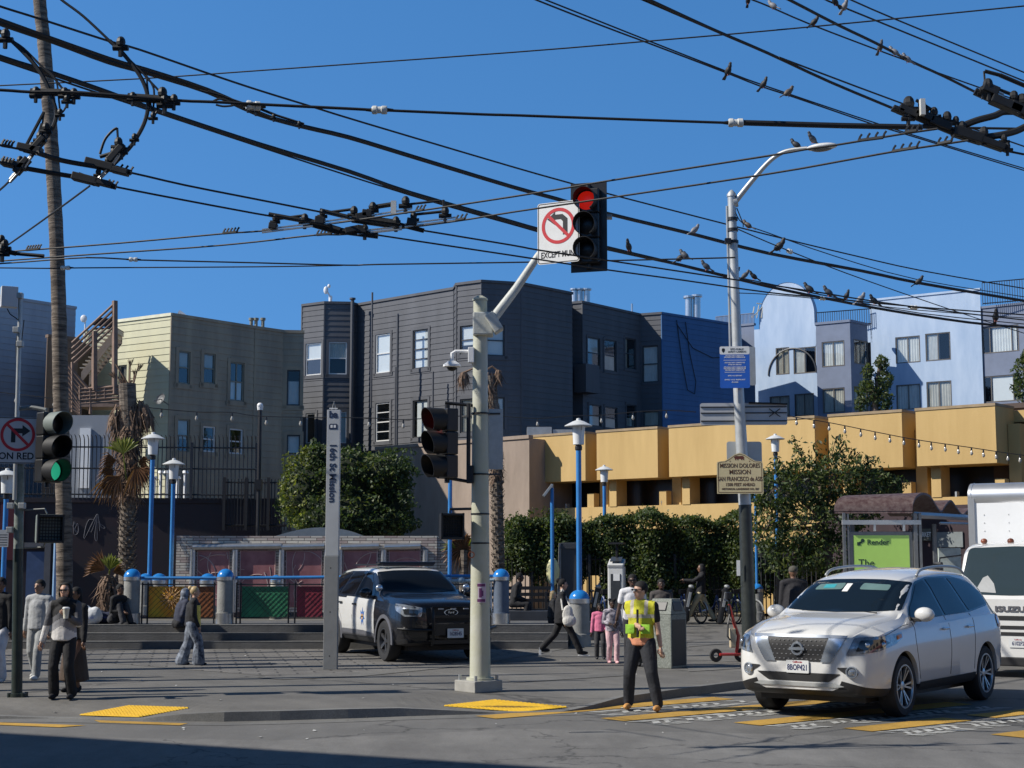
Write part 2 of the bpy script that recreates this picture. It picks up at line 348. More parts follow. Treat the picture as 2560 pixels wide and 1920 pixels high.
# crosswalk
M_yel = ground_mat('worn_yellow_paint', (.62, .36, .05), c2=(.42, .25, .05), spots=.6); M_wht = ground_mat('worn_white_paint', (.66, .66, .62), c2=(.40, .40, .38), spots=.6)
mb = MB(); mw = MB(); dd = Vector((.78, .626, 0)); nn = Vector((-.626, .78, 0))
def bar(p, L_, w_, m, zz=.008):
    p = Vector((p.x, p.y, zz)); m.quad(tuple(p), tuple(p + dd * L_), tuple(p + dd * L_ + nn * w_), tuple(p + nn * w_))
starts = [Q(1240, 1798, 0), Q(1560, 1804, 0), Q(1900, 1815, 0), Q(2180, 1830, 0), Q(2560, 1846, 0), Q(2950, 1860, 0)]
for i, s0 in enumerate(starts):
    bar(s0, 4.4 if i != 3 else 2.0, .44, mb)
    if i == 3: bar(s0 + dd * 2.5, 1.9, .44, mb)
    # feather marks between the yellow bars
    for r_ in range(3):
        for k in range(23):
            o_ = s0 + dd * (.1 + k * .19 + random.uniform(-.03, .03)) + nn * (-.64 + r_ * .2); o_.z = .008
            if o_.x > 1.2 + .0 * k and random.random() < .8:
                a = dd * random.uniform(.08, .13); b = nn * .17 + dd * (.12 if r_ % 2 else -.12)
                mw.quad(tuple(o_), tuple(o_ + a), tuple(o_ + a + b), tuple(o_ + b))
tag(mb.build('crosswalk_bars', M_yel), kind='structure'); tag(mw.build('crosswalk_feather_marks', M_wht), kind='structure')
# left crosswalk bars
mb = MB()
for poly in ([(-300, 1796), (60, 1808), (215, 1813), (150, 1818), (0, 1812), (-300, 1804)], [(235, 1800), (470, 1808), (450, 1813), (250, 1806)]):
    mb.add([tuple(Q(a, b, .0075)) for a, b in poly], [tuple(range(len(poly)))])
tag(mb.build('crosswalk_left', M_yel), kind='structure')
# steps
M_step = mat('step_concrete', (.11, .108, .105), .8, 0, .25, 2, .3, 30)
mb = MB(); x0, x1 = -14.2, 1.2
prof = [(33.0, ZP - .05), (33.0, .28), (33.36, .28), (33.36, .44), (33.72, .44), (33.72, .60), (36.2, .60), (36.2, ZP - .05)]
mb.add([(x0, y, zz) for y, zz in prof] + [(x1, y, zz) for y, zz in prof], [tuple(range(8)), tuple(range(15, 7, -1))] + [(i, i + 8, (i + 1) % 8 + 8, (i + 1) % 8) for i in range(8)])
tag(mb.build('steps', M_step), kind='structure')
mb = MB(); 
for y, zz in ((33.0, .28), (33.36, .44), (33.72, .60)): mb.box(((x0 + x1) / 2, y + .02, zz + .004), (x1 - x0 - .01, .05, .01))
tag(mb.build('step_nosing', M_conc), kind='structure')
ZS = .604
# litter
mb = MB(); M_lit = mat('litter_paper', (.6, .6, .57), .8, 0, .1)
for i in range(60):
    px, py = random.uniform(60, 1900), random.uniform(1630, 1850); p = GR(px, py, .012); a = random.uniform(0, 6.28); r = random.uniform(.008, .03)
    mb.add([(p.x + r * cos(a + k * 1.57), p.y + r * sin(a + k * 1.57) * (1.6 if k % 2 else 1), p.z + (.006 if k == 1 else 0)) for k in range(4)], [(0, 1, 2, 3)])
tag(mb.build('litter', M_lit), 'small scraps of white litter strewn over the pavement', 'litter', kind='stuff')
# ------------------------------------------------------------------ walls with real openings
M_pane = glass('window_pane', (.85, .89, .9), .25); M_dark = mat('interior_shade_black', (.012, .013, .016), .9, 0, .3, 2)
M_curt = mat('white_curtain', (.74, .73, .70), .9, 0, .08, 2); M_blind = mat('pale_blind', (.78, .77, .74), .8, 0, .03, 2); M_tancurt = mat('tan_curtain', (.58, .54, .46), .9, 0, .15, 1.5)
M_fwhite = mat('window_frame_white', (.66, .66, .64), .5, 0, .06, 4); M_fgrey = mat('window_frame_grey', (.045, .047, .052), .5, 0, .1, 4); M_fbrown = mat('bronze_frame', (.14, .125, .11), .45, .2, .1, 4); M_folive = mat('window_frame_olive', (.20, .20, .16), .6, 0, .15, 4)
class Wall:
    def __init__(s, A, B, z0, z1, out=None):
        s.A = Vector((A[0], A[1], 0)); s.B = Vector((B[0], B[1], 0)); s.z0 = z0; s.z1 = z1; s.L = (s.B - s.A).length; s.u = (s.B - s.A) / s.L; s.n = Vector((s.u.y, -s.u.x, 0))
    def uz(s, px, py):
        d = ray(px, py); o = Vector((0, 0, CH)); t = (s.A - o).dot(s.n) / d.dot(s.n); h = o + d * t; return (h - s.A).dot(s.u), h.z
    def pt(s, u, z, n=0.): return tuple(s.A + s.u * u + s.n * n + Vector((0, 0, z)))
    def rect(s, x0, y0, x1, y1):
        xm, ym = (x0 + x1) / 2, (y0 + y1) / 2; return s.uz(x0, ym)[0], s.uz(x1, ym)[0], s.uz(xm, y1)[1], s.uz(xm, y0)[1]
    def lbox(s, mb, u0, u1, z0, z1, n0, n1):
        vs = [s.pt(u, z, n) for z in (z0, z1) for n in (n0, n1) for u in (u0, u1)]
        mb.add(vs, [(0, 1, 3, 2), (4, 6, 7, 5), (2, 3, 7, 6), (0, 4, 5, 1), (0, 2, 6, 4), (1, 5, 7, 3)])
    def mesh(s, mb, wins, pitch=0., proud=.022, top=None):
        zs = {s.z0, s.z1}
        if pitch:
            k = 1
            while s.z0 + k * pitch < s.z1: zs.add(s.z0 + k * pitch); k += 1
        for w_ in wins: zs.add(w_[2]); zs.add(w_[3])
        zs = sorted(z for z in zs if s.z0 <= z <= s.z1)
        for i in range(len(zs) - 1):
            a, b = zs[i], zs[i + 1]
            if b - a < 1e-4: continue
            if pitch:
                k = math.floor((a - s.z0 + 1e-5) / pitch); zb = s.z0 + k * pitch; na = proud * (1 - (a - zb) / pitch); nb = proud * (1 - (b - zb) / pitch)
            else: na = nb = 0
            cuts = sorted([(w_[0], w_[1]) for w_ in wins if w_[2] < b - 1e-5 and w_[3] > a + 1e-5]); u = 0
            for c0, c1 in cuts + [(s.L, s.L)]:
                if c0 - u > 1e-3:
                    mb.quad(s.pt(u, a, na), s.pt(c0, a, na), s.pt(c0, b, nb), s.pt(u, b, nb))
                    if pitch and abs(a - zb) < 1e-4 and i > 0: mb.quad(s.pt(u, a, 0), s.pt(c0, a, 0), s.pt(c0, a, na), s.pt(u, a, na))
                u = max(u, c1)
    def window(s, par, w_, frame=None, style='sash', curtain=None, trim=0., cm=None, rec=.07, ft=.055, trimm=None, depth=.55, cfrac=1., sill=True):
        u0, u1, z0, z1 = w_; frame = frame or M_fwhite; mb = MB()
        t = ft
        for a in ((u0, u0 + t, z0, z1), (u1 - t, u1, z0, z1), (u0 + t, u1 - t, z1 - t, z1), (u0 + t, u1 - t, z0, z0 + t)): s.lbox(mb, *a, -rec, -rec + .07)
        zm = z0 + (z1 - z0) * .5; um = (u0 + u1) / 2
        if style in ('sash', 'grid', 'tri'): s.lbox(mb, u0 + t, u1 - t, zm - t * .45, zm + t * .45, -rec + .002, -rec + .055)
        if style in ('slide', 'grid'): s.lbox(mb, um - t * .45, um + t * .45, z0 + t, z1 - t, -rec + .004, -rec + .052)
        if style == 'tri':
            for zz in (z0 + (z1 - z0) * .25, z0 + (z1 - z0) * .75): s.lbox(mb, u0 + t, u1 - t, zz - .02, zz + .02, -rec + .002, -rec + .05)
        if style == 'wide':
            for f_ in (.2, .8): uu = u0 + (u1 - u0) * f_; s.lbox(mb, uu - t * .45, uu + t * .45, z0 + t, z1 - t, -rec + .004, -rec + .052)
        fr = mb.build('window', frame, par, world=True)
        # reveal, then a near-black box whose colour stands in for room shade
        mb = MB(); q = [(u0, z0), (u1, z0), (u1, z1), (u0, z1)]
        for i in range(4):
            a, b = q[i], q[(i + 1) % 4]; mb.quad(s.pt(*a, .015), s.pt(*a, -rec), s.pt(*b, -rec), s.pt(*b, .015))
        if trim:
            tm = trim
            for a in ((u0 - tm, u0, z0 - tm, z1 + tm), (u1, u1 + tm, z0 - tm, z1 + tm), (u0, u1, z1, z1 + tm * 1.2), (u0 - tm * 1.3, u1 + tm * 1.3, z0 - tm * 1.4, z0)): s.lbox(mb, *a, .0, .045)
        if sill and not trim: s.lbox(mb, u0 - .05, u1 + .05, z0 - .06, z0 - .001, .0, .07)
        W = lambda name, mb_, m_: mb_.build(name, m_, fr, world=True)
        W('surround', mb, trimm or frame)
        mb = MB()
        for i in range(4):
            a, b = q[i], q[(i + 1) % 4]; mb.quad(s.pt(*a, -rec - .002), s.pt(*a, -depth), s.pt(*b, -depth), s.pt(*b, -rec - .002))
        mb.quad(s.pt(u0, z0, -depth), s.pt(u1, z0, -depth), s.pt(u1, z1, -depth), s.pt(u0, z1, -depth)); W('room_shade_box', mb, M_dark)
        mb = MB(); mb.quad(s.pt(u0 + t, z0 + t, -rec + .03), s.pt(u1 - t, z0 + t, -rec + .03), s.pt(u1 - t, z1 - t, -rec + .03), s.pt(u0 + t, z1 - t, -rec + .03)); W('pane', mb, M_pane)
        if curtain:
            mb = MB(); n_ = 26; a0, a1, b0, b1 = curtain; U = lambda f_: u0 + t + (u1 - u0 - 2 * t) * f_; Z = lambda f_: z0 + t + (z1 - z0 - 2 * t) * f_
            for i in range(n_):
                f0, f1 = a0 + (a1 - a0) * i / n_, a0 + (a1 - a0) * (i + 1) / n_; d0, d1 = (-.03 - .02 * sin(i * 2.1) - rec, -.03 - .02 * sin((i + 1) * 2.1) - rec) if cm is not M_blind else (-.012 - rec,) * 2
                mb.quad(s.pt(U(f0), Z(b0), d0), s.pt(U(f1), Z(b0), d1), s.pt(U(f1), Z(b1), d1), s.pt(U(f0), Z(b1), d0))
            W('curtain', mb, cm or M_curt)
        return fr
def XY(px, py, z): p = Q(px, py, z); return (p.x, p.y)
def shell(par, pts, z1, back, m, roofm=None, z0=0.):   # flat roof and hidden side / rear walls (convex hull not needed)
    mb = MB(); poly = pts + back; n = len(poly)
    mb.add([(x, y, z1 - .03) for x, y in poly], [tuple(range(n))]); r = mb.build('roof', roofm or M_conc, par, world=True)
    mb = MB()
    for i in range(len(pts) - 1, n): a, b = poly[i], poly[(i + 1) % n]; mb.quad((a[0], a[1], z0), (b[0], b[1], z0), (b[0], b[1], z1), (a[0], a[1], z1))
    mb.build('rear_wall', m, par, world=True); return r
def cap(mb, wl, h=.12, o=.05, m=None): wl.lbox(mb, -.0, wl.L, wl.z1, wl.z1 + h, -.25, o)
def wallset(par, pts, z1, m, wins, pitch=.27, trimm=None, z0=0., capm=None, caph=.1, name='wall', proud=.022):
    out = []
    for i in range(len(pts) - 1):
        wl = Wall(pts[i], pts[i + 1], z0, z1); ws = [wl.rect(*w_[:4]) for w_ in wins.get(i, [])]; mb = MB(); wl.mesh(mb, ws, pitch, proud); mb.build(name, m, par, world=True)
        if caph:
            mb = MB(); wl.lbox(mb, -.02, wl.L + .02, z1 - .02, z1 + caph, -.2, .06 + .003 * i)
            if pitch: wl.lbox(mb, -.035, .03, z0, z1 - .03, -.02, .034 + .002 * i)
            mb.build('trim', capm or m, par, world=True)
        for w_, r_ in zip(wins.get(i, []), ws): wl.window(par, r_, **(w_[4] if len(w_) > 4 else {}))
        out.append(wl)
    return out
def siding(name, c, c2=None, var=.14):
    return mat(name, c, .7, 0, var, 1.3, .15, 25, c2=c2, st=(1, 1, .22))
M_cream = siding('cream_siding', (.58, .56, .37), (.50, .48, .33)); M_olive = siding('weathered_olive_siding', (.37, .31, .215), (.23, .195, .145)); M_gsid = siding('charcoal_siding', (.092, .095, .106), (.066, .069, .078))
M_bsid = siding('blue_siding', (.05, .14, .30), (.038, .11, .24)); M_lgrey = siding('grey_blue_siding', (.42, .44, .47), (.33, .35, .39))
M_lblue = mat('pale_blue_stucco', (.44, .53, .65), .85, 0, .05, 1.3, .2, 60, c2=(.32, .42, .56), st=(1, 1, .25)); M_slate = mat('slate_stucco', (.17, .20, .27), .85, 0, .1, 1.2, .2, 60)
M_yst = mat('yellow_stucco', (.57, .39, .16), .85, 0, .08, .9, .35, 45, c2=(.46, .305, .115), st=(1, 1, .16)); M_brst = mat('brown_stucco', (.30, .235, .185), .9, 0, .2, 1.1, .25, 50, st=(1, 1, .3)); M_dbr = mat('dark_brown_stucco', (.09, .065, .055), .9, 0, .15, 1)
M_podium = mat('wall_shade_black', (.016, .015, .02), .6, 0, .3, 1.2, c2=(.028, .014, .018))  # near-black colour carries the shade this podium wall stands in
# --- far left grey-blue house
b1 = thing('house', 'blue grey clapboard house wall at the left edge, behind the tall palm trunk', 'house', (-21, 66, 0))
p1 = [XY(-420, 700, 13), XY(20, 746, 13), XY(131, 763, 13)]; p1[0] = (p1[1][0] - 12, p1[1][1] - 9)
p1 = [p1[1], p1[2]]; d_ = Vector((p1[1][0] - p1[0][0], p1[1][1] - p1[0][1])).normalized(); p1[0] = (p1[1][0] - d_.x * 16, p1[1][1] - d_.y * 16); p1[1] = (p1[1][0] + d_.x * 1.2, p1[1][1] + d_.y * 1.2)
wallset(b1, p1, 13, M_lgrey, {}); shell(b1, p1, 13, [(p1[1][0] - 14, p1[1][1] + 10), (p1[0][0] - 14, p1[0][1] + 10)], M_lgrey)
# --- brown house sliver
bb = thing('house', 'narrow dark brown house seen between the palm trunk and the cream house', 'house', (-19.5, 72, 0)); q0 = XY(120, 842, 10.9); q1 = XY(196, 850, 10.9)
wallset(bb, [(q0[0], q0[1]), (q1[0], q1[1])], 10.9, siding('brown_siding', (.17, .12, .09)), {}); shell(bb, [q0, q1], 10.9, [(q1[0], q1[1] + 8), (q0[0], q0[1] + 8)], M_dbr)
# --- cream house
ZC = 11.5
cA, cB, cC, cD, cE, cF, cG = XY(189, 829, ZC), XY(237, 822, ZC), XY(289, 806, ZC), XY(429, 788.5, ZC), XY(638, 821, ZC), XY(709, 831, ZC), XY(760, 832, ZC)
b2 = thing('house', 'cream clapboard house with its weathered olive side wall and roof stairs', 'house', (cD[0], cD[1], 0))
sc_ = dict(frame=M_folive, style='sash', curtain=(0, 1, .5, 1), cm=M_tancurt, trim=.14, trimm=M_olive)
recB = (cC[0] + .9, cC[1] + 1.9); recA = (cA[0] + .25, cA[1] + .4)
wallset(b2, [recA, recB], ZC, M_cream, {}, capm=M_cream)
wallset(b2, [cC, cD], ZC, M_cream, {0: [(297, 913, 318, 1010, dict(frame=M_folive, style='none', trim=.1, trimm=M_cream, curtain=(0.3, 1, 0, 1), cm=M_tancurt))]}, capm=mat('cream_trim', (.7, .68, .5)))
wallset(b2, [cD, cE, cF, cG], ZC, M_olive, {0: [(445, 878, 474, 960, sc_), (508, 884, 537, 959, sc_), (574, 906, 609, 1003, dict(sc_, style='grid', curtain=(0, 1, 0, .5), cm=M_curt)), (442, 1048, 473, 1130, dict(sc_, curtain=(0, 1, .4, 1))), (506, 1066, 537, 1130, dict(sc_, frame=M_fwhite, curtain=None)), (572, 1072, 606, 1135, dict(sc_, frame=M_fwhite, curtain=None))],
    2: [(717, 925, 750, 1014, dict(sc_, frame=M_fgrey, style='none', curtain=(0, 1, 0, .7), cm=M_curt)), (717, 1087, 750, 1135, dict(sc_, frame=M_fgrey, style='none', curtain=(0, 1, 0, 1), cm=M_curt))]})
shell(b2, [recA, recB, cC, cD, cE, cF, cG], ZC, [(cG[0] - 2.5, cG[1] + 9), (cA[0] + 2, cA[1] + 14)], M_olive)
mb = MB()
mb.quad((recB[0], recB[1], 0), (cC[0], cC[1], 0), (cC[0], cC[1], ZC), (recB[0], recB[1], ZC))
wl = Wall(cD, cE, 0, ZC)
for px in (628, 640, 657): p = P(px, 815, 62.6); mb.tube([(p.x, p.y, 5), (p.x, p.y, ZC + .45)], .07, 8); mb.cyl((p.x, p.y, ZC + .45), (p.x, p.y, ZC + .55), .11)
mb.each('drain_pipe', M_folive, b2, world=True)
mb = MB(); dp = P(402, 998, 57.6)     # satellite dish on the lit wall
mb.lathe([(0, -.05), (.1, -.04), (.19, -.01), (.23, .03)], T(dp) @ aim((-.5, -.7, .35)), 20); mb.tube([dp + Vector((.25, .3, -.2)), dp, dp + Vector((-.2, -.3, -.1))], .02)
mb.build('satellite_dish', mat('dish_grey', (.12, .12, .12), .5), b2, world=True)
mb = MB(); dp = P(213, 800, 63); mb.tube([dp + Vector((0, 0, -1)), dp], .03); mb.ell(dp + Vector((-.05, -.05, .05)), (.14, .06, .16)); dp = P(463, 790, 60); mb.tube([dp + Vector((0, 0, -.4)), dp], .02); mb.tube([P(447, 781, 60), P(475, 795, 60)], [.12, .02], 6)
mb.each('roof_antenna', M_white, b2, world=True)
mb = MB(); a = P(225, 812, 64); b = P(300, 805, 64); mb.add([tuple(a), tuple(P(245, 793, 64)), tuple(P(305, 800, 66)), tuple(P(296, 822, 66))], [(0, 1, 2, 3)]); mb.box((a.x + .5, 65.5, 11.75), (1.2, 1.2, .5)); mb.build('roof_hatch', M_black, b2, world=True)
# wooden stairs in front of the cream house
st = thing('wooden_stairs', 'brown wooden outside stairs zigzagging up the side of the cream house', 'stairs', (P(240, 1000, 57).x, 57, 0)); M_wood = mat('brown_wood', (.21, .14, .105), .75, 0, .25, 3); M_tread = mat('weathered_tread', (.42, .38, .33), .8, 0, .15, 3)
YS = 57.5
def S(px, py, dy=0.): return P(px, py, YS + dy)
def beam(mb, a, b, t=.09, h=None): mb.tube([a, b], t / 1.41, 4)
mb = MB()
for a, b in (((287, 752), (287, 985)), ((236, 828), (236, 975)), ((181, 905), (181, 1030)), ((200, 965), (200, 1035)), ((313, 955), (313, 1010)), ((226, 970), (226, 1035)), ((241, 970), (241, 1000)), ((262, 968), (262, 998))): beam(mb, S(*a), S(*b), .16 if a[0] in (236, 287) else .09)
mb.each('post', M_wood, st, world=True)
mb = MB()
for k in range(5): beam(mb, S(180, 907 - k * 14 + 6), S(288, 755 + 58 - k * 14), .07)          # upper flight rails
for k in range(4): beam(mb, S(168, 912 + k * 13), S(226, 990 + k * 13 - 12), .08)
for k in range(5): beam(mb, S(166, 960 + k * 13), S(202, 1010 + k * 7), .1)
for k in range(5): beam(mb, S(200, 973 + k * 9), S(300, 966 + k * 9), .09); beam(mb, S(300, 966 + k * 12), S(324, 968 + k * 12), .1)
mb.build('railing', M_wood, st, world=True)
mb = MB(); a, b = S(203, 930, .3), S(287, 822, .3); a2, b2_ = S(203, 915, 1.3), S(287, 807, 1.3)
for o_ in (0, 1.1):
    v = [Vector((0, o_, 0))] * 4; q = [a + v[0], b + v[0], b + v[0] + Vector((0, 0, -.42)), a + v[0] + Vector((0, 0, -.42))]; mb.add([tuple(k) for k in q] + [tuple(k + Vector((0, .06, 0))) for k in q], [(0, 1, 2, 3), (4, 7, 6, 5), (0, 4, 5, 1), (3, 2, 6, 7)])
mb.build('stringer', mat('grey_brown_wood', (.27, .22, .18), .8, 0, .15, 3), st, world=True)
mb = MB(); n_ = 12
for k in range(n_):
    p = a.lerp(b, (k + .5) / n_); mb.box((p.x, p.y + .55, p.z + .1), (.26, 1.0, .04)); mb.box((p.x + .12, p.y + .55, p.z), (.02, 1.0, .2))
mb.build('tread', M_tread, st, world=True)
mb = MB(); mb.box(((S(195, 1000).x + S(300, 1000).x) / 2, YS + .6, S(240, 1012).z), (S(300, 1000).x - S(195, 1000).x, 1.3, .16)); mb.build('landing', M_wood, st, world=True)
# --- charcoal building with bays
ZG = 14.6; KG = 12.6 / 11
g = [XY(755.7, 765.4, ZG), XY(811.7, 758.4, ZG), XY(879, 759.5, ZG), XY(891, 757, ZG), XY(1135.7, 723, ZG), XY(1141.5, 713, ZG), XY(1204, 705, ZG), XY(1303, 711, ZG), XY(1429.7, 735.7, ZG)]
g[3] = (g[2][0] + .22, g[2][1] + .5)
b3 = thing('house', 'three storey charcoal clapboard house with bay windows, centre of the skyline', 'house', (g[3][0], g[3][1], 0))
cw = dict(frame=M_fwhite, style='sash', trim=.13, trimm=M_gsid, cm=M_blind)
wins = {0: [(765, 858, 804, 938, dict(cw, curtain=(0, 1, .5, 1))), (765, 1033, 789, 1108, dict(cw, style='none', cm=M_tancurt))],
        1: [(822, 855, 867, 936, dict(cw, curtain=(0, 1, .52, 1), cm=M_tancurt)), (844, 1029, 866, 1108, dict(cw, style='none', curtain=(0, 1, 0, 1), cm=M_tancurt))],
        3: [(940, 835, 976, 932, dict(cw, curtain=(0, 1, .0, 1))), (1033, 824, 1071, 921, dict(cw, style='tri', frame=M_fgrey, curtain=(0, 1, 0, 1))), (940, 1007, 975, 1103, dict(cw, style='tri', curtain=None)), (1033, 1000, 1070, 1094, dict(cw, style='none', frame=M_fgrey, curtain=(0.15, 1, 0, 1)))],
        5: [(1151, 814, 1185, 885, dict(cw, frame=M_fgrey, curtain=(0, 1, .3, 1))), (1151, 997, 1186, 1082, dict(cw, frame=M_fgrey, curtain=(0, 1, 0, 1), cm=M_tancurt))],
        6: [(1216, 812, 1261, 890, dict(cw, frame=M_fgrey, curtain=(0, 1, 0, 1))), (1230, 993, 1261, 1073, dict(cw, frame=M_fgrey, curtain=(0, 1, .4, 1)))]}
wallset(b3, g, ZG, M_gsid, wins); shell(b3, g, ZG, [(g[8][0] - .5, g[8][1] + 12), (g[0][0] + 6, g[0][1] + 14)], M_gsid)
mb = MB()
for px, y0, y1, Y, r_ in ((882, 750, 1108, 64.4, .09), (931.5, 732, 1020, 63.2, .045), (995, 790, 1115, 62.3, .06), (990, 918, 1115, 62.3, .05), (1083, 930, 1060, 61.3, .045)):
    a, b = P(px, y0, Y * KG), P(px, y1, Y * KG); mb.tube([(a.x, a.y - .12, a.z), (a.x, a.y - .12, b.z)], r_, 8)
    if px == 882: mb.cyl((a.x, a.y - .12, a.z), (a.x, a.y - .12, a.z + .08), .15)
mb.each('drain_pipe', M_gsid, b3, world=True)
mb = MB(); dp = P(826, 757, 65.6 * KG)
mb.tube([dp, dp + Vector((0, 0, .35))], .09); mb.tube([dp + Vector((0, 0, .3)), dp + Vector((-.2, -.1, .62))], .04); mb.ell(dp + Vector((-.22, -.1, .62)), (.12, .08, .2)); mb.ell(dp + Vector((-.08, 0, .85)), (.08, .1, .1)); mb.build('roof_antenna', M_white, b3, world=True)
# lower wing and blue gable
b4 = thing('house', 'charcoal rear wing with dark sash windows, between the bay house and the blue wall', 'house', XY(1455.5, 757, ZG) + (0,))
h = [XY(1430.5, 741, ZG), XY(1455.5, 757, ZG), XY(1600, 788.5, ZG), XY(1654, 784.7, ZG)]; h[0] = (h[1][0] - .5, h[1][1] + .25)
dkw = dict(frame=M_fgrey, style='sash', trim=.09, trimm=M_gsid, curtain=(0, 1, 0, .5), cm=M_tancurt)
wallset(b4, h, ZG, M_gsid, {1: [(1468, 844, 1499, 921, dict(dkw, curtain=(0, 1, .5, 1))), (1510, 850, 1540, 928, dkw), (1562, 846, 1589, 923, dict(dkw, curtain=(0, .3, 0, 1))), (1472, 1012, 1502, 1066, dkw), (1512, 1018, 1542, 1072, dkw), (1565, 1012, 1590, 1068, dict(dkw, curtain=(.2, .7, 0, .4)))],
    2: [(1606, 864, 1646, 956, dict(dkw, curtain=(0, 1, 0, 1), cm=M_curt)), (1608, 1027, 1648, 1066, dict(dkw, style='none', curtain=(0, 1, 0, 1)))]})
shell(b4, h, ZG, [(h[3][0] + .3, h[3][1] + 8), (h[0][0] + 5, h[0][1] + 10)], M_gsid)
mb = MB()
for px in (1437, 1449, 1467): a = P(px, 757, 67.5 * KG); mb.tube([a, a + Vector((0, 0, .62))], .17, 12); mb.cyl(a + Vector((0, 0, .66)), a + Vector((0, 0, .74)), .25, 12)
a = P(1580, 783, 68 * KG); mb.tube([a, a + Vector((0, 0, .5))], .05, 8)
mb.each('vent_pipe', M_steel, b4, world=True)
mb = MB(); wl = Wall(h[1], h[2], 0, ZG); u0, u1, z0, z1 = wl.rect(1436, 914, 1470, 984); wl.lbox(mb, u0, u1, z0, z1, .0, .7); mb.build('vent_box', M_gsid, b4, world=True)
h2 = [XY(1654, 784.7, ZG), XY(1840, 814, ZG)]; b5 = thing('house', 'deep blue clapboard gable wall behind the tall street light pole', 'house', h2[0] + (0,))
wallset(b5, h2, ZG, M_bsid, {}); shell(b5, h2, ZG, [(h2[1][0] + .8, h2[1][1] + 8), (h2[0][0] + 5, h2[0][1] + 8)], M_bsid)
mb = MB()
for px, py in ((1722, 747), (1742, 744)): a = P(px, 800, 71 * KG); b = P(px, py, 71 * KG); mb.tube([a, b], .2, 14); mb.cyl(b + Vector((0, 0, .03)), b + Vector((0, 0, .14)), .3, 14)
mb.each('vent_pipe', M_steel, b5, world=True)
mb = MB(); wl = Wall(h2[0], h2[1], 0, ZG)
pc = [wl.uz(*p) for p in ((1690, 800), (1703, 900), (1717, 975), (1735, 985), (1738, 955), (1722, 880), (1712, 805))]; mb.tube([wl.pt(u, z, .05) for u, z in pc], .02, 5)
pc = [wl.uz(*p) for p in ((1690, 810), (1730, 870), (1780, 895), (1835, 890))]; mb.tube([wl.pt(u, z, .05) for u, z in pc], .02, 5); mb.each('cable', M_wire, b5, world=True)
mb = MB(); a = h2[1]; bz = thing('house', 'dark blue grey block with a roof rail just left of the pale blue apartments', 'house', (a[0], a[1] + 3, 0)); k0, k1 = XY(1790, 812, 15.2), XY(1885, 803, 15.2)
wallset(bz, [k0, k1], 15.0, M_slate, {}, pitch=0); shell(bz, [k0, k1], 15.0, [(k1[0] + .6, k1[1] + 6), (k0[0], k0[1] + 6)], M_slate)
mb = MB(); A0 = Vector((*k0, 15.1)); A1 = Vector((*k1, 15.1))
for k in range(30): p = A0.lerp(A1, k / 29); mb.tube([p, p + Vector((0, 0, .55))], .025, 4)
mb.tube([A0 + Vector((0, 0, .55)), A1 + Vector((0, 0, .55))], .03, 4); mb.build('railing', M_slate, bz, world=True)
# --- pale blue apartments
ZA = 17.; KA = 15 / 13; za = lambda v: 2 + (v - 2) * KA; a0, a1, a2, a3 = XY(1872, 794, ZA), XY(2038, 774, ZA), XY(2180, 752, ZA), XY(2454, 724, ZA)
ml = Wall(a2, a3, 0, ZA); ex = lambda px, z=ZA: (lambda u: (ml.A + ml.u * u)[:2])(ml.uz(px, 900)[0])
b6 = thing('apartment_building', 'pale blue stucco apartment block with slate bays and an arched gable', 'building', (a2[0], a2[1], 0))
aw = dict(frame=M_fbrown, style='slide', trim=0, cm=M_tancurt, rec=.08, sill=False, curtain=(0, 1, 0, 1)); aww = dict(aw, cm=M_curt, curtain=(0, .55, 0, 1))
w1 = wallset(b6, [ex(1866), ex(2042)], za(14.1), M_lblue, {0: [(1940, 869, 1973, 936, aw), (1984, 868, 2040, 933, aww), (1925, 990, 1974, 1045, aw), (1987, 984, 2035, 1040, aw)]}, pitch=0, caph=0)[0]
mb = MB(); n_ = 28; cx_, cz_ = w1.uz(1966, 775); r_ = w1.uz(2036, 775)[0] - cx_; ztop = w1.uz(1966, 706)[1] - za(14.1)
gs = lambda k: 0 if k in (0, n_) else .3 + .7 * sin(pi * (k - 1) / (n_ - 2))
for sgn in (0, -.4):
    mb.add([w1.pt(cx_ + r_ * cos(pi * k / n_), za(14.1) + ztop * gs(k), sgn) for k in range(n_ + 1)], [tuple(range(n_ + 1)) if sgn == 0 else tuple(range(n_, -1, -1))])
for k in range(n_): mb.add([w1.pt(cx_ + r_ * cos(pi * j / n_), za(14.1) + ztop * gs(j), s_) for j, s_ in ((k, .03), (k + 1, .03), (k + 1, -.43), (k, -.43))], [(0, 1, 2, 3)])
mb.build('arched_gable', M_lblue, b6, world=True)
mb = MB(); u0, z0 = w1.uz(1912, 940); u1, z1 = w1.uz(2042, 940); uc = (w1.uz(1980, 900)[0]); rr = w1.uz(2041, 933)[0] - uc
mb.tube([w1.pt(uc + rr * cos(pi * k / 24), w1.uz(1980, 935)[1] + rr * 1.0 * sin(pi * k / 24), .03) for k in range(25)], .05, 5); mb.build('arch_trim', M_fgrey, b6, world=True)
w2 = wallset(b6, [ex(2178), ex(2456)], ZA, M_lblue, {0: [(2239, 841, 2300, 907, dict(aw, cm=M_curt)), (2314, 832, 2376, 901, aww), (2241, 961, 2301, 1024, dict(aw, cm=M_curt)), (2317, 953, 2379, 1018, aw)]}, pitch=0, caph=.1, capm=M_lblue)[0]
c0, c1 = XY(2039.6, 812, za(13.6)), XY(2124.5, 804, za(13.6)); c2 = (c1[0] + 1.3, c1[1] + 1.35)
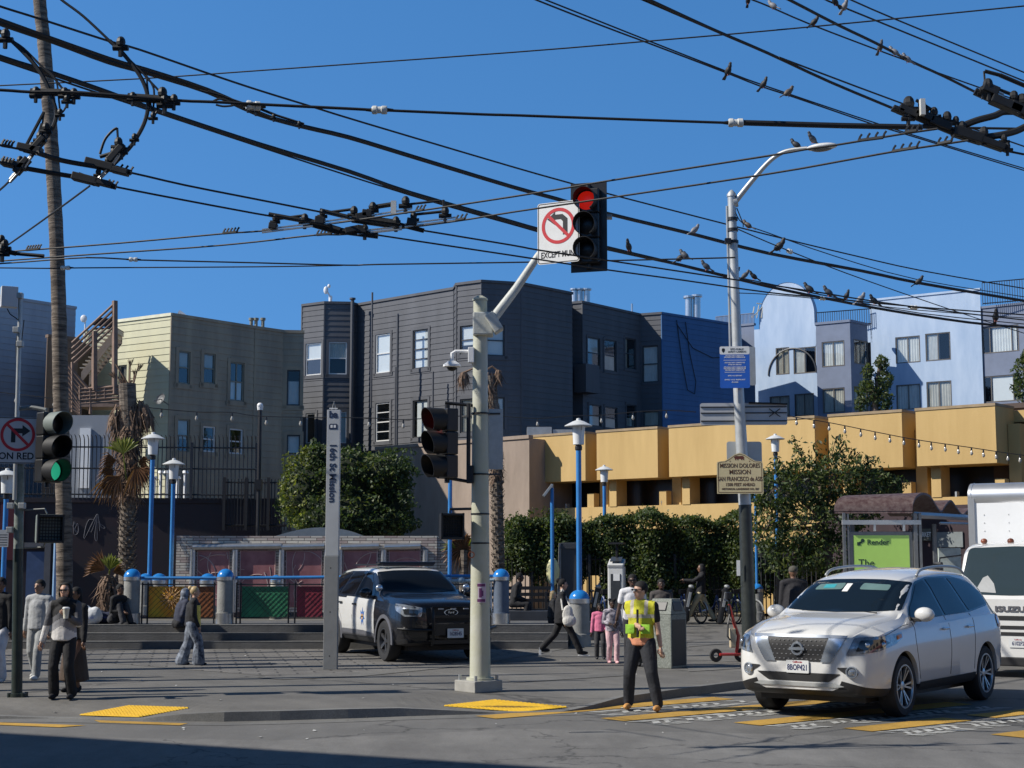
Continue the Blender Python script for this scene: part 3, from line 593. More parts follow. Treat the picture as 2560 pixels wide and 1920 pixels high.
wallset(b6, [(c0[0] + .2, c0[1] + .6), c0, c1, c2], za(13.6), M_slate, {1: [(2055, 853, 2111, 916, dict(aw, cm=M_curt)), (2057, 970, 2112, 1032, aw)], 2: [(2135, 851, 2170, 911, dict(aw, curtain=None)), (2136, 968, 2170, 1030, aw)]}, pitch=0, caph=.12)
mb = MB(); wl = Wall(ex(2040), ex(2182), za(12.9), za(13.75)); wl.mesh(mb, []); mb.build('wall', M_lblue, b6, world=True)
s0, s1 = XY(2435, 773, za(14.1)), XY(2640, 751, za(14.1))
wallset(b6, [(s0[0] + .3, s0[1] + .8), s0, s1], za(14.1), M_slate, {1: [(2456, 815, 2547, 881, dict(aw, style='wide', cm=M_curt, curtain=(.25, .95, 0, 1))), (2460, 938, 2552, 1004, dict(aw, style='wide', cm=M_blind, curtain=(.22, .8, 0, 1)))]}, pitch=0, caph=.1)
e0, e1 = ex(1866), ex(2640)
mb = MB(); mb.add([(e0[0], e0[1], za(13.2)), (e1[0], e1[1], za(13.2)), (e1[0] + 7, e1[1] + 10, za(13.2)), (e0[0] + 7, e0[1] + 10, za(13.2))], [(0, 1, 2, 3)]); mb.build('roof', M_conc, b6, world=True)
mb = MB(); mb.quad((e0[0], e0[1], 0), (e0[0] + 7, e0[1] + 10, 0), (e0[0] + 7, e0[1] + 10, za(14.1)), (e0[0], e0[1], za(14.1))); mb.quad((e1[0] + 7, e1[1] + 10, 0), (e0[0] + 7, e0[1] + 10, 0), (e0[0] + 7, e0[1] + 10, za(13.2)), (e1[0] + 7, e1[1] + 10, za(13.2))); mb.build('rear_wall', M_lblue, b6, world=True)
for (pa, pb, zz, hh) in (((2042, 800), (2178, 790), za(13.75), .95), ((2457, 760), (2640, 745), za(14.15), 1.25)):
    mb = MB(); A0 = Vector((*XY(pa[0], pa[1], za(14.2)), zz)); A1 = Vector((*XY(pb[0], pb[1], za(14.2)), zz)); n_ = int((A1 - A0).length / .13)
    for k in range(n_ + 1): p = A0.lerp(A1, k / n_); mb.tube([p, p + Vector((0, 0, hh))], .018, 4)
    for q in (.08, hh): mb.tube([A0 + Vector((0, 0, q)), A1 + Vector((0, 0, q))], .03, 4)
    mb.build('roof_railing', M_black, b6, world=True)
mb = MB(); A0 = P(2080, 795, 81 * KA); mb.box((A0.x + 1.5, 82 * KA, za(14.1)), (5, 1.5, 1.6)); mb.build('rooftop_shed', M_slate, b6, world=True)
mb = MB(); a = P(1880, 795, 79 * KA)
for k in range(4): mb.tube([a + Vector((k * .28, 0, 0)), a + Vector((k * .28 + .15, 0, .9 - abs(k - 2) * .1))], .035, 5)
mb.tube([a, a + Vector((.9, 0, .95))], .035, 5); mb.tube([a + Vector((.3, 0, .9)), a + Vector((1.2, 0, .8))], .035, 5); mb.build('roof_ladder', mat('cream_metal', (.6, .55, .42), .5), b6, world=True)
# --- brown stucco wall building
e = [XY(940, 1124, 6.8), XY(1323, 1095, 6.8)]; b7 = thing('low_building', 'blank brown stucco side building, between the ivy and the yellow blocks', 'building', e[0] + (0,))
wallset(b7, e, 6.8, M_brst, {}, pitch=0, caph=.12, capm=M_brst); shell(b7, e, 6.8, [(e[1][0] + 4, e[1][1] + 5), (e[0][0] + 3, e[0][1] + 5)], M_brst)
mb = MB(); a = P(1405, 1075, 61); mb.box((a.x - .9, a.y + 1, 7.1), (1.0, 1.0, .6)); mb.box((a.x + .1, a.y + 1, 7.05), (.9, .9, .5)); ac = mb.build('rooftop_unit', M_galv, b7, world=True)
# --- yellow building: five overhanging boxes
b8 = thing('low_building', 'low yellow stucco building with five overhanging blocks above dark openings', 'building', XY(1320, 1089, 7) + (0,))
boxes = [((1320.5, 1089.4), (1463, 1082.5)), ((1491.4, 1078), (1643.4, 1067)), ((1671.6, 1064.4), (2035.7, 1041)), ((2070.5, 1035.5), (2253.7, 1024.7)), ((2288.5, 1022), (2487, 1008.5))]
Y0 = Vector((*XY(*boxes[0][0], 7.), 0)); Y1 = Vector((*XY(*boxes[4][1], 7.), 0)); yl = Wall(Y0, Y1, 0, 7.); dep = 1.5
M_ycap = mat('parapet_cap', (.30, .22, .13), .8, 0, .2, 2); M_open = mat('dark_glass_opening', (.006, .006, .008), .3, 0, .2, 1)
for L_, R_ in boxes:
    u0, u1 = yl.uz(*L_)[0], yl.uz(*R_)[0]
    mb = MB(); yl.lbox(mb, u0, u1, 5.1, 6.93, -dep, 0); mb.build('stucco_block', M_yst, b8, world=True)
    mb = MB(); yl.lbox(mb, u0 - .02, u1 + .02, 6.93, 7.02, -dep, .03); mb.build('parapet_cap', M_ycap, b8, world=True)
mb = MB(); yl.lbox(mb, -.2, yl.L + .6, 6.5, 6.88, -dep - .3, -dep - .002); yl.lbox(mb, 0, yl.L + .6, 3.2, 4.08, -dep + .1, -.45)
piers = []
for L_, R_ in boxes:
    u0, u1 = yl.uz(*L_)[0], yl.uz(*R_)[0]; piers += [(u0 + .33, u0 + .62), (u1 + .08, u1 + .38)]
    yl.lbox(mb, u1 + .02, u1 + .42, 4.08, 6.4, -dep - .25, -.9); yl.lbox(mb, u0 + .28, u0 + .62, 4.08, 5.1, -1.1, -.42); yl.lbox(mb, u1 - .3, u1 + .02, 4.08, 4.62, -.85, -.5)
yl.lbox(mb, -.1, yl.L + .6, 0, 3.2, -dep, -.6); mb.build('wall', M_yst, b8, world=True)
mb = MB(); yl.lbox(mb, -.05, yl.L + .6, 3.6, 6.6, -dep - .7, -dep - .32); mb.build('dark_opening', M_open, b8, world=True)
mb = MB(); yl.lbox(mb, 0, yl.L, 6.4, 6.6, -9, -dep - .7); mb.build('roof', M_conc, b8, world=True)
mb = MB()
for k in (.9, 5.5, 10.4, 17.2): yl.lbox(mb, k + .6, k + .66, 4.08, 4.25, -.7, -.5)
mb.each('conduit', M_galv, b8, world=True)
# --- dark building at the right edge
e = [XY(2500, 1014, 7), XY(2900, 985, 7)]; e[0] = (e[0][0] + .1, e[0][1] + 1.2); e[1] = (e[1][0] + .4, e[1][1] + 1.2)
b9 = thing('low_building', 'dark brown stucco building at the right edge, beyond the yellow blocks', 'building', e[0] + (0,))
wallset(b9, e, 7.0, M_dbr, {}, pitch=0, caph=.15); shell(b9, e, 7.0, [(e[1][0] + 3, e[1][1] + 5), (e[0][0] + 3, e[0][1] + 5)], M_dbr)
# --- dark podium wall with curved topped fence, left
pz0, pz1 = (-26, 49.5), (XY(695, 1300, 4.)[0], 51.5); pz1 = (P(705, 1300, 51.5).x, 51.5)
b10 = thing('podium_wall', 'podium wall coloured nearly black as shade, under the tall curved fence, left', 'wall', pz0 + (0,))
wp = wallset(b10, [pz0, pz1], 3.95, M_podium, {}, pitch=0, caph=.14, capm=M_podium)[0]
mb = MB(); mb.add([(pz0[0], pz0[1], 3.9), (pz1[0], pz1[1], 3.9), (pz1[0], pz1[1] + 6, 3.9), (pz0[0], pz0[1] + 6, 3.9)], [(0, 1, 2, 3)]); mb.build('roof', M_conc, b10, world=True)
mb = MB(); M_graf = mat('grey_scrawl', (.10, .10, .12), .8)
for seed, (cx, cy, w_, h_) in enumerate(((236, 1320, 26, 40), (190, 1320, 8, 18))):
    rr_ = random.Random(seed + 3); pts = [wp.uz(cx + rr_.uniform(-w_, w_), cy + rr_.uniform(-h_, h_)) for _ in range(12)]; mb.tube([wp.pt(p.x, p.y, .012) for p in spline([(u, z, 0) for u, z in pts], 6)], .012, 4)
mb.build('graffiti', M_graf, b10, world=True)
mb = MB(); wp.lbox(mb, *[wp.rect(66, 1395, 118, 1500)[i] for i in (0, 1)], .3, 2.3, 0, .08); mb.build('poster_panel', mat('blue_grey_panel', (.06, .10, .2), .5), b10, world=True)
mb = MB(); wp.lbox(mb, *[wp.rect(112, 1385, 127, 1500)[i] for i in (0, 1)], .1, 2.6, 0, .2); wp.lbox(mb, *[wp.rect(60, 1380, 127, 1500)[i] for i in (0, 1)], 2.45, 2.6, 0, .15); mb.build('door_frame', mat('grey_frame', (.12, .12, .13)), b10, world=True)
mb = MB()
u0, u1, z0, z1 = wp.rect(0, 1255, 60, 1400); wp.lbox(mb, u0, u1, z0, z1, 0, .05); mb.build('red_panel', mat('maroon', (.09, .012, .02), .6), b10, world=True)
def fence(name, label, A, B, z0, hgt, sp, r, curved, par=None, grp=None, posts=8, m=None):
    A = Vector(A); B = Vector(B); e_ = thing(name, label, 'fence', (A.x, A.y, z0)); L_ = (B - A).length; n_ = int(L_ / sp); u = (B - A) / L_; nn_ = Vector((u.y, -u.x, 0)); mb = MB(); m = m or M_black
    for k in range(n_ + 1):
        p = A + u * (k * sp); p = Vector((p.x, p.y, z0))
        if curved: mb.tube([p, p + Vector((0, 0, hgt)), p + Vector((0, 0, hgt + .14)) + nn_ * .05, p + Vector((0, 0, hgt + .24)) + nn_ * .17, p + Vector((0, 0, hgt + .26)) + nn_ * .32], r, 4)
        else: mb.tube([p, p + Vector((0, 0, hgt))], [r, r], 4)
    mb.build('picket_bars', m, e_, world=True)
    mb = MB()
    for zz in (.15, hgt - .12, hgt * .55 if curved else .17): mb.tube([Vector((A.x, A.y, z0 + zz)), Vector((B.x, B.y, z0 + zz))], r * 1.5, 4)
    mb.each('rail', m, e_, world=True)
    for k in range(posts + 1):
        p = A.lerp(B, k / posts); mb = MB(); mb.box((p.x, p.y, z0 + (hgt + .05) / 2), (.09, .09, hgt + .05)); mb.build('post', m, e_, world=True)
    return e_
M_fence = mat('fence_steel', (.03, .035, .045), .5, .3, .2, 5)
fence('security_fence', 'tall dark picket fence with curled over tips on the podium, left', (pz0[0], pz0[1] + .25), (P(640, 1200, 51).x, 51.2), 4.05, 1.85, .135, .017, True, m=M_fence)
fence('picket_fence', 'short plain black fence at the end of the podium, left of the ivy', (P(556, 1200, 50).x, 50.4), (P(720, 1200, 50).x, 50.6), 3.0, 1.7, .11, .017, False, posts=3)
# grey storage boxes behind the podium fence
sb = thing('storage_shed', 'pale grey flat sheds standing behind the curled fence, left', 'shed', (P(230, 1150, 54).x, 54, 4)); mb = MB(); a = P(168, 1038, 54); b = P(282, 1240, 54); mb.box(((a.x + b.x) / 2, 54.6, (a.z + 3.9) / 2), (b.x - a.x, 1.2, a.z - 3.9)); mb.build('shed_body', mat('shed_grey', (.25, .27, .30), .7, 0, .1, 1), sb, world=True)
mb = MB(); a = P(200, 1070, 53.9); b = P(222, 1220, 53.9); mb.box(((a.x + b.x) / 2, 53.95, (a.z + b.z) / 2), (b.x - a.x, .08, a.z - b.z)); mb.build('door', M_white, sb, world=True)
for i, px in enumerate((385, 401, 416, 443, 462)):
    e_ = thing('vent_pipe', ['white capped vent pipe, %s of the five behind the short lamp' % s for s in ('leftmost', 'second from the left', 'middle one', 'second from the right', 'rightmost')][i], 'pipe', (P(px, 1230, 53).x, 53, 3.9), group='white vent pipes on the podium roof')
    mb = MB(); zt = P(px, 1183 + (14 if i in (0, 3) else 0), 53).z; x = P(px, 1230, 53).x; mb.tube([(x, 53, 3.9), (x, 53, zt)], .055, 8); mb.build('pipe', M_white, e_, world=True); mb = MB(); mb.cyl((x, 53, zt), (x, 53, zt + .09), .13, 12, .08); mb.build('cap', M_white, e_, world=True)
for (xa, xb, yy, hh, lb) in ((-30, -4, -22, 15, 'brown brick block across the street behind the camera'), (-3, 22, -24, 12, 'grey stucco block across the street behind the camera')):
    e_ = thing('apartment_building', lb, 'building', (xa, yy, 0)); mb = MB(); mb.box(((xa + xb) / 2, yy - 6, hh / 2), (xb - xa, 12, hh)); mb.build('wall', M_brst, e_, world=True); wl = Wall((xb, yy), (xa, yy), 0, hh)
    for k in range(6):
        for z0 in (1, 4.5, 8): mb = MB(); wl.lbox(mb, 1.2 + k * 4, 3 + k * 4, z0, z0 + 2, 0, .06); mb.build('window', M_open, e_, world=True)
# --- buildings behind the camera: they cast the shade at the bottom and appear in reflections
A_ = Vector((-12, 9.3, 0)); dl = Vector((-.903, .430, 0)); nl = Vector((-.430, -.903, 0))
cb = thing('corner_building', 'tall tan corner building left of the camera shading the foreground road', 'building', A_); m_tan = mat('tan_stucco', (.45, .36, .25), .85, 0, .1, 1)
pts = [A_ + dl * 50, A_, A_ + nl * 14, A_ + dl * 50 + nl * 14]; mb = MB(); mb.add([(p.x, p.y, 0) for p in pts] + [(p.x, p.y, 14.1) for p in pts], [(0, 1, 5, 4), (1, 2, 6, 5), (2, 3, 7, 6), (3, 0, 4, 7), (4, 5, 6, 7)]); mb.build('wall', m_tan, cb, world=True)
rb = thing('facing_building', 'tan two storey shop row across the street to the right', 'building', (27, 0, 0))
pts = [(23, -30), (33, 26), (45, 24), (35, -32)]; mb = MB(); mb.add([(x, y, 0) for x, y in pts] + [(x, y, 8.5) for x, y in pts], [(0, 1, 5, 4), (1, 2, 6, 5), (2, 3, 7, 6), (3, 0, 4, 7), (4, 5, 6, 7)]); mb.build('wall', m_tan, rb, world=True)
wl = Wall((33, 26), (23, -30), 0, 8.5); 
for k in range(9):
    for (z0, z1) in ((.6, 3.4), (5, 7)):
        mb = MB(); wl.lbox(mb, 3 + k * 6, 6.5 + k * 6, z0, z1, -.02, .05); mb.build('window', M_open, rb, world=True)
mb = MB(); wl.lbox(mb, 0, wl.L, 3.7, 4.6, 0, .5); mb.build('fascia', mat('maroon_fascia', (.25, .05, .05)), rb, world=True)
# ------------------------------------------------------------------ traffic signals
M_sighead = mat('signal_black', (.014, .014, .015), .4, 0, .1, 8); M_lensoff = mat('dark_lens', (.006, .006, .006), .4, 0, 0)
M_redon = mat('red_light', (.9, .02, .01), .4, 0, 0, emit=.3); M_grnon = mat('green_light', (.04, .62, .34), .4, 0, 0, emit=.4); M_visin = mat('visor_shell', (.008, .008, .009), .6, 0, .1)
M_pale = mat('sunlit_visor_tint', (.17, .20, .185), .6, 0, .05)  # sunlight inside the top visor is put in as a paler tone
def signal(name, label, loc, yaw, lit, H=1.07, back=None, lensr=.14, visor=M_visin, vl=1.):
    e_ = thing(name, label, 'traffic light', loc, yaw); s = H / 1.07      # faces -Y; loc = centre of the head
    mb = MB()
    for k in (1, 0, -1): mb.box((0, .0, k * .355 * s), (.345 * s, .2 * s, .35 * s), bev=.02)
    mb.cyl((0, 0, .53 * s), (0, 0, .6 * s), .04 * s); mb.cyl((0, 0, -.53 * s), (0, 0, -.6 * s), .04 * s); mb.build('housing', M_sighead, e_)
    if back:
        mb = MB(); bw, bh = back; mb.box((0, .03, 0), (bw, .012, bh), bev=.004); mb.build('backplate', M_sighead, e_)
    for k, nm in ((1, 'r'), (0, 'y'), (-1, 'g')):
        z = k * .355 * s; mb = MB(); mb.lathe([(0, .035), (lensr * .6, .03), (lensr, .0)], T(0, -.1 * s, z) @ Matrix.Rotation(pi / 2, 4, 'X'), 20)
        ln = mb.build('lens', M_redon if (lit == 'r' and k == 1) else M_grnon if (lit == 'g' and k == -1) else M_lensoff, e_, smooth=True)
        mb = MB(); vs = []; fs = []; n = 20; r = lensr * 1.12; L0, L1 = .31 * s * vl, .2 * s * vl
        for i in range(n + 1):     # tunnel visor open at the foot
            a = R(-62) + (2 * pi - R(56)) * i / n; c, s_ = cos(a), sin(a); dl_ = L1 + (L0 - L1) * (s_ + 1) / 2
            for rr, yy in ((r, -.09 * s), (r, -.09 * s - dl_), (r * 1.05, -.09 * s - dl_), (r * 1.05, -.09 * s)): vs.append((rr * c, yy, z + rr * s_))
        for i in range(n):
            for j in range(4): a, b = i * 4 + j, i * 4 + (j + 1) % 4; fs.append((a, b, b + 4, a + 4))
        mb.add(vs, fs); mb.build('visor', visor if k == 1 else M_visin, e_, smooth=30)
    return e_
def pedsignal(name, label, loc, yaw, w=.42, h=.42, side=M_sighead):
    e_ = thing(name, label, 'pedestrian signal', loc, yaw); mb = MB(); mb.box((0, .05, 0), (w, .2, h), bev=.03); mb.build('housing', side, e_)
    mb = MB(); mb.box((0, -.09, h / 2 - .02), (w, .1, .03)); mb.box((0, -.09, -h / 2 + .02), (w, .1, .03)); mb.box((w / 2 - .012, -.09, 0), (.025, .1, h)); mb.box((-w / 2 + .012, -.09, 0), (.025, .1, h)); mb.build('visor', M_sighead, e_)
    mb = MB(); n = 9
    for i in range(1, n):
        q = -w / 2 + w * i / n; mb.tube([(q, -.075, -h / 2 + .03), (q, -.075, h / 2 - .03)], .006, 4); q = -h / 2 + h * i / n; mb.tube([(-w / 2 + .02, -.078, q), (w / 2 - .02, -.078, q)], .006, 4)
    mb.build('louvre_grid', mat('grid_grey', (.022, .025, .025), .5), e_); return e_
def boltbase(par, c, w, h, rot=0., m=M_conc):
    M = T(c) @ rotz(rot); mb = MB(); mb.M = M; mb.box((0, 0, h / 2), (w, w, h), bev=.015); mb.build('concrete_base', m, par, world=True)
# ------------------------------------------------------------------ centre signal pole
pc = G(1195, 1733); Yp = pc.y + .3; pb = P(1196, 1733, Yp); pb.z = ZP
sp = thing('signal_pole', 'thick pale green signal pole with a short mast arm, on a square concrete base', 'pole', pb)
boltbase(sp, pb, .50, .165, R(38), mat('base_concrete', (.34, .33, .30), .85, 0, .2, 3))
zt = P(1200, 752, Yp).z; zp = lambda y: P(1200, y, Yp).z
mb = MB(); x = lambda px: P(px, 1000, Yp).x
mb.tube([(x(1202), Yp, ZP + .16), (x(1200), Yp, zt)], [.152, .102], 24); mb.tube([(x(1202), Yp, ZP + .165), (x(1202), Yp, ZP + .2)], .2, 24)
mb.lathe([(.115, 0), (.115, .03), (.04, .075), (0, .08)], T(x(1200), Yp, zt), 20)
mb.build('post', mat('cream_green_pole', (.42, .42, .29), .55, 0, .1, 1.5, .15, 20, c2=(.50, .50, .43)), sp, world=True, smooth=40)
mb = MB()
for k in range(4): a = R(38) + pi / 4 + k * pi / 2; mb.tube([(pb.x + .27 * cos(a), pb.y + .27 * sin(a), ZP + .16), (pb.x + .27 * cos(a), pb.y + .27 * sin(a), ZP + .24)], .022, 6)
mb.each('anchor_bolt', M_galv, sp, world=True)
mb = MB(); ca = P(1222, 812, Yp - .15); mb.box(tuple(P(1208, 812, Yp)), (.3, .34, .34), bev=.02); mb.M = T(ca) @ Matrix.Rotation(R(-32), 4, 'Y'); mb.box((.08, 0, -.02), (.14, .3, .3), bev=.015); mb.M = None; mb.build('mast_clamp', M_pole, sp, world=True)
arm = [P(1232, 798, Yp - .2), P(1290, 722, Yp - .15), P(1345, 640, Yp - .1), P(1385, 590, Yp - .08), P(1440, 560, Yp - .08)]
mb = MB(); mb.tube(arm, [.075, .065, .055, .05, .045], 14); mb.build('mast_arm', M_pole, sp, world=True, smooth=40)
for y in (1034, 1186, 1358, 1285):
    mb = MB(); mb.lathe([(.128, -.012), (.138, -.012), (.138, .012), (.128, .012)], T(x(1201), Yp, zp(y)), 20); mb.build('band_clamp', M_black, sp, world=True)
mb = MB(); mb.tube([(x(1113), Yp - .05, zp(1008)), (x(1182), Yp - .02, zp(1014))], .025, 8); mb.tube([(x(1118), Yp - .05, zp(1195)), (x(1178), Yp - .02, zp(1205))], .025, 8); mb.box((x(1176), Yp - .1, zp(1187)), (.1, .1, .26), bev=.01); mb.tube([(x(1172), Yp - .1, zp(1010)), (x(1172), Yp - .1, zp(1205))], .03, 8); mb.build('signal_bracket', M_black, sp, world=True)
mb = MB(); p = P(1193, 1453, Yp)     # stickers
for (px, py, w_, h_, a0) in ((1212, 1480, .17, .26, 8),):
    n = 8; rr = .153
    for i in range(n):
        a, b = R(-90 + a0 - 20 + 46 * i / n), R(-90 + a0 - 20 + 46 * (i + 1) / n); z0, z1 = zp(1506), zp(1457); mb.quad((x(1202) + rr * cos(a), Yp + rr * sin(a), z0), (x(1202) + rr * cos(b), Yp + rr * sin(b), z0), (x(1202) + rr * cos(b), Yp + rr * sin(b), z1), (x(1202) + rr * cos(a), Yp + rr * sin(a), z1))
stk = mb.build('poster', mat('lilac_paper', (.55, .45, .55), .8, 0, .1), sp, world=True)
mb = MB()
for (z0, z1, a0, a1) in ((1466, 1459, -24, 20), (1504, 1497, -24, 20), (1493, 1470, -14, 2), (1490, 1476, 0, 10)):
    for i in range(6): a, b = R(-90 + 8 + a0 + (a1 - a0) * i / 6), R(-90 + 8 + a0 + (a1 - a0) * (i + 1) / 6); r_ = .1545; mb.quad((x(1202) + r_ * cos(a), Yp + r_ * sin(a), zp(z0)), (x(1202) + r_ * cos(b), Yp + r_ * sin(b), zp(z0)), (x(1202) + r_ * cos(b), Yp + r_ * sin(b), zp(z1)), (x(1202) + r_ * cos(a), Yp + r_ * sin(a), zp(z1)))
mb.build('print', mat('purple_ink', (.13, .03, .12), .7), stk, world=True)
mb = MB(); mb.lathe([(.035, 0), (.05, .0)], T(x(1180), Yp - .142, zp(1387)) @ Matrix.Rotation(pi / 2, 4, 'X'), 16); mb.build('sticker', mat('orange_sticker', (.6, .15, .05), .6), sp, world=True)
# dome camera
p = P(1130, 912, Yp - .05); cd = thing('dome_camera', 'white dome camera hanging from a short arm beside the big signal pole', 'camera', p)
mb = MB(); mb.lathe([(0, .06), (.06, .055), (.13, .0), (.135, -.03), (.08, -.04)], T(p), 24); mb.build('shroud', M_white, cd, world=True, smooth=40)
mb = MB(); mb.ell(tuple(p + Vector((0, 0, -.04))), (.075, .075, .055)); mb.build('dome', M_lensoff, cd, world=True, smooth=True)
mb = MB(); mb.tube([p + Vector((0, 0, .05)), p + Vector((0, 0, .17)), p + Vector((.05, 0, .2)), p + Vector((.24, 0, .2))], .026, 8); a = P(1178, 888, Yp - .08); mb.box(tuple(a), (.09, .12, .23), bev=.01); mb.tube([P(1182, 908, Yp - .05), P(1190, 912, Yp)], .03, 6); mb.build('bracket', M_white, cd, world=True)
# grey sign seen from behind, right of the pole
p = P(1239, 1098, Yp + .1); bs = thing('sign', 'grey back of a sign strapped to the right side of the big signal pole', 'sign', p); mb = MB(); mb.M = T(p) @ rotz(R(10)); mb.box((0, 0, 0), (.22, .015, .9), bev=.005); mb.build('sign_panel', M_galv, bs, world=True)
mb = MB(); mb.tube([P(1205, 1034, Yp), P(1250, 1034, Yp + .1)], .014, 5); mb.tube([P(1205, 1186, Yp), P(1250, 1186, Yp + .1)], .014, 5); mb.each('strap', M_black, bs, world=True)
signal('traffic_signal', 'red light on the left side of the big signal pole, no backplate', tuple(P(1118, 1109, Yp - .08)), R(-58), 'r', H=1.03, lensr=.15)
pedsignal('pedestrian_signal', 'square black pedestrian signal with a mesh grid, on the big signal pole', tuple(P(1129, 1316, Yp - .1)), R(10), .34, .385)
mb = MB(); mb.tube([P(1125, 1282, Yp - .1), P(1125, 1273, Yp - .1), P(1180, 1272, Yp)], .02, 6); mb.build('signal_bracket', M_black, sp, world=True)
# overhead signal on the arm with backplate and turn sign
ps = P(1471, 567, Yp - .45)
signal('traffic_signal', 'big overhead red light with black backplate on the mast arm, top centre', tuple(ps), R(-17), 'r', vl=.75, H=1.12, back=(.55, 1.34), lensr=.14)
def circle_slash(mb, M, r, w_, ang=R(-45)):
    n = 40; vs = []; fs = []
    for i in range(n): a = 2 * pi * i / n; vs += [(r * cos(a), r * sin(a), 0), ((r - w_) * cos(a), (r - w_) * sin(a), 0)]
    for i in range(n): a, b = 2 * i, 2 * ((i + 1) % n); fs.append((a, b, b + 1, a + 1))
    mb.add(vs, fs, M); c, s = cos(ang), sin(ang); q = r - w_ * .6; h = w_ * .48; mb.add([(q * c - h * s, q * s + h * c, .001), (q * c + h * s, q * s - h * c, .001), (-q * c + h * s, -q * s - h * c, .001), (-q * c - h * s, -q * s + h * c, .001)], [(0, 1, 2, 3)], M)
def rrect(w_, h_, r, n=5):
    o = []
    for cx, cy, a0 in ((w_ / 2 - r, h_ / 2 - r, 0), (-w_ / 2 + r, h_ / 2 - r, 90), (-w_ / 2 + r, -h_ / 2 + r, 180), (w_ / 2 - r, -h_ / 2 + r, 270)):
        for k in range(n + 1): a = R(a0 + 90 * k / n); o.append((cx + r * cos(a), cy + r * sin(a)))
    return o
FACE = Matrix.Rotation(pi / 2, 4, 'X')       # XY drawing plane -> upright plane facing -Y
def border(mb, w_, h_, r, t, M):
    A_, B_ = rrect(w_, h_, r), rrect(w_ - 2 * t, h_ - 2 * t, max(r - t, .005)); n = len(A_); mb.add([(x_, y_, 0) for x_, y_ in A_ + B_], [(i, (i + 1) % n, (i + 1) % n + n, i + n) for i in range(n)], M)
W_, H_ = .68, .92; psg = P(1396, 581, Yp - .42); ns = thing('turn_sign', 'white no left turn sign reading EXCEPT MUNI, beside the overhead signal', 'sign', psg, R(-27))
mb = MB(); mb.add(*(lambda b: (b.v, b.f))(MB().prism(rrect(W_, H_, .04), -.003, .003, FACE))); mb.build('sign_panel', M_signw, ns)
mb = MB(); border(mb, W_ - .02, H_ - .02, .035, .012, T(0, -.0045, 0) @ FACE); 
mb.prism([(-.19, .13), (-.06, .235), (-.06, .19), (.06, .19), (.14, .12), (.14, -.12), (.065, -.12), (.065, .08), (.03, .115), (-.06, .115), (-.06, .03)], 0, .0008, T(.01, -.004, .08) @ FACE)
mb.text('EXCEPT MUNI', .125, T(0, -.0045, -.33) @ FACE, .72, .003); mb.build('lettering', M_ink, ns)
mb = MB(); circle_slash(mb, T(0, -.0065, .1) @ FACE, .27, .05); mb.build('prohibition_ring', M_red, ns)
mb = MB(); mb.tube([P(1385, 590, Yp - .1), P(1430, 566, Yp - .2), P(1460, 566, Yp - .32)], .03, 6); mb.build('arm_bracket', M_galv, sp, world=True)
mb = MB(); mb.tube([P(1515, 543, Yp - .3), P(1530, 543, Yp - .3)], .04, 8); mb.build('arm_end_cap', M_galv, sp, world=True)
# ------------------------------------------------------------------ station pylon
pp = G(825, 1674); py_ = thing('station_pylon', 'slim grey metal station pylon lettered 16th St Mission down its face', 'pylon', pp)
Yq = pp.y; zq = lambda y: P(826, y, Yq).z; wd = .245; M_pyl = mat('pylon_metal', (.33, .33, .32), .55, .3, .2, 2.5, .1, 12, c2=(.26, .26, .25))
mb = MB(); mb.box((pp.x, Yq + .06, (zq(1390) + ZP) / 2), (wd, .16, zq(1390) - ZP), bev=.008); mb.build('lower_box', M_pyl, py_, world=True)
mb = MB(); mb.box((pp.x + .005, Yq + .06, (zq(1390) + zq(1025)) / 2 + .002), (wd - .012, .15, zq(1025) - zq(1390)), bev=.006); mb.build('upper_box', mat('pylon_white', (.52, .53, .53), .5, .1, .07, 3), py_, world=True)
mb = MB(); mb.tube([(pp.x - .04, Yq + .06, zq(1025)), (pp.x, Yq + .06, zq(1002)), (pp.x + .04, Yq + .06, zq(1025))], .007, 5); mb.build('tip_wire', M_galv, py_, world=True)
mb = MB(); Mv = T(pp.x + .035, Yq - .0185, (zq(1090) + zq(1275)) / 2) @ Matrix.Rotation(-pi / 2, 4, 'Y').inverted() @ FACE
mb.text('16th St Mission', .165, T(pp.x, Yq - .018, (zq(1090) + zq(1275)) / 2) @ Matrix.Rotation(pi / 2, 4, 'Y') @ FACE, 1.02, .005)
mb.text('ba', .17, T(pp.x - .0, Yq - .018, zq(1037)) @ FACE, .95, .008)
mb.prism([(-.075, -.04), (-.075, .04), (-.05, .06), (.06, .06), (.075, .04), (.075, -.04)], 0, .001, T(pp.x, Yq - .018, zq(1068)) @ FACE); mb.build('lettering', mat('navy_ink', (.02, .035, .08), .5), py_, world=True)
mb = MB(); mb.box((pp.x - .028, Yq - .0195, zq(1066)), (.04, .002, .05)); mb.box((pp.x + .028, Yq - .0195, zq(1066)), (.04, .002, .05)); mb.box((pp.x, Yq - .017, zq(1031) + .07), (wd * .6, .002, .02)); mb.build('bus_symbol_windows', M_white, py_, world=True)
mb = MB()
for y in (1420, 1530, 1640): mb.cyl((pp.x - .01, Yq - .021, zq(y)), (pp.x - .01, Yq - .018, zq(y)), .012)
mb.each('rivet', M_black, py_, world=True)
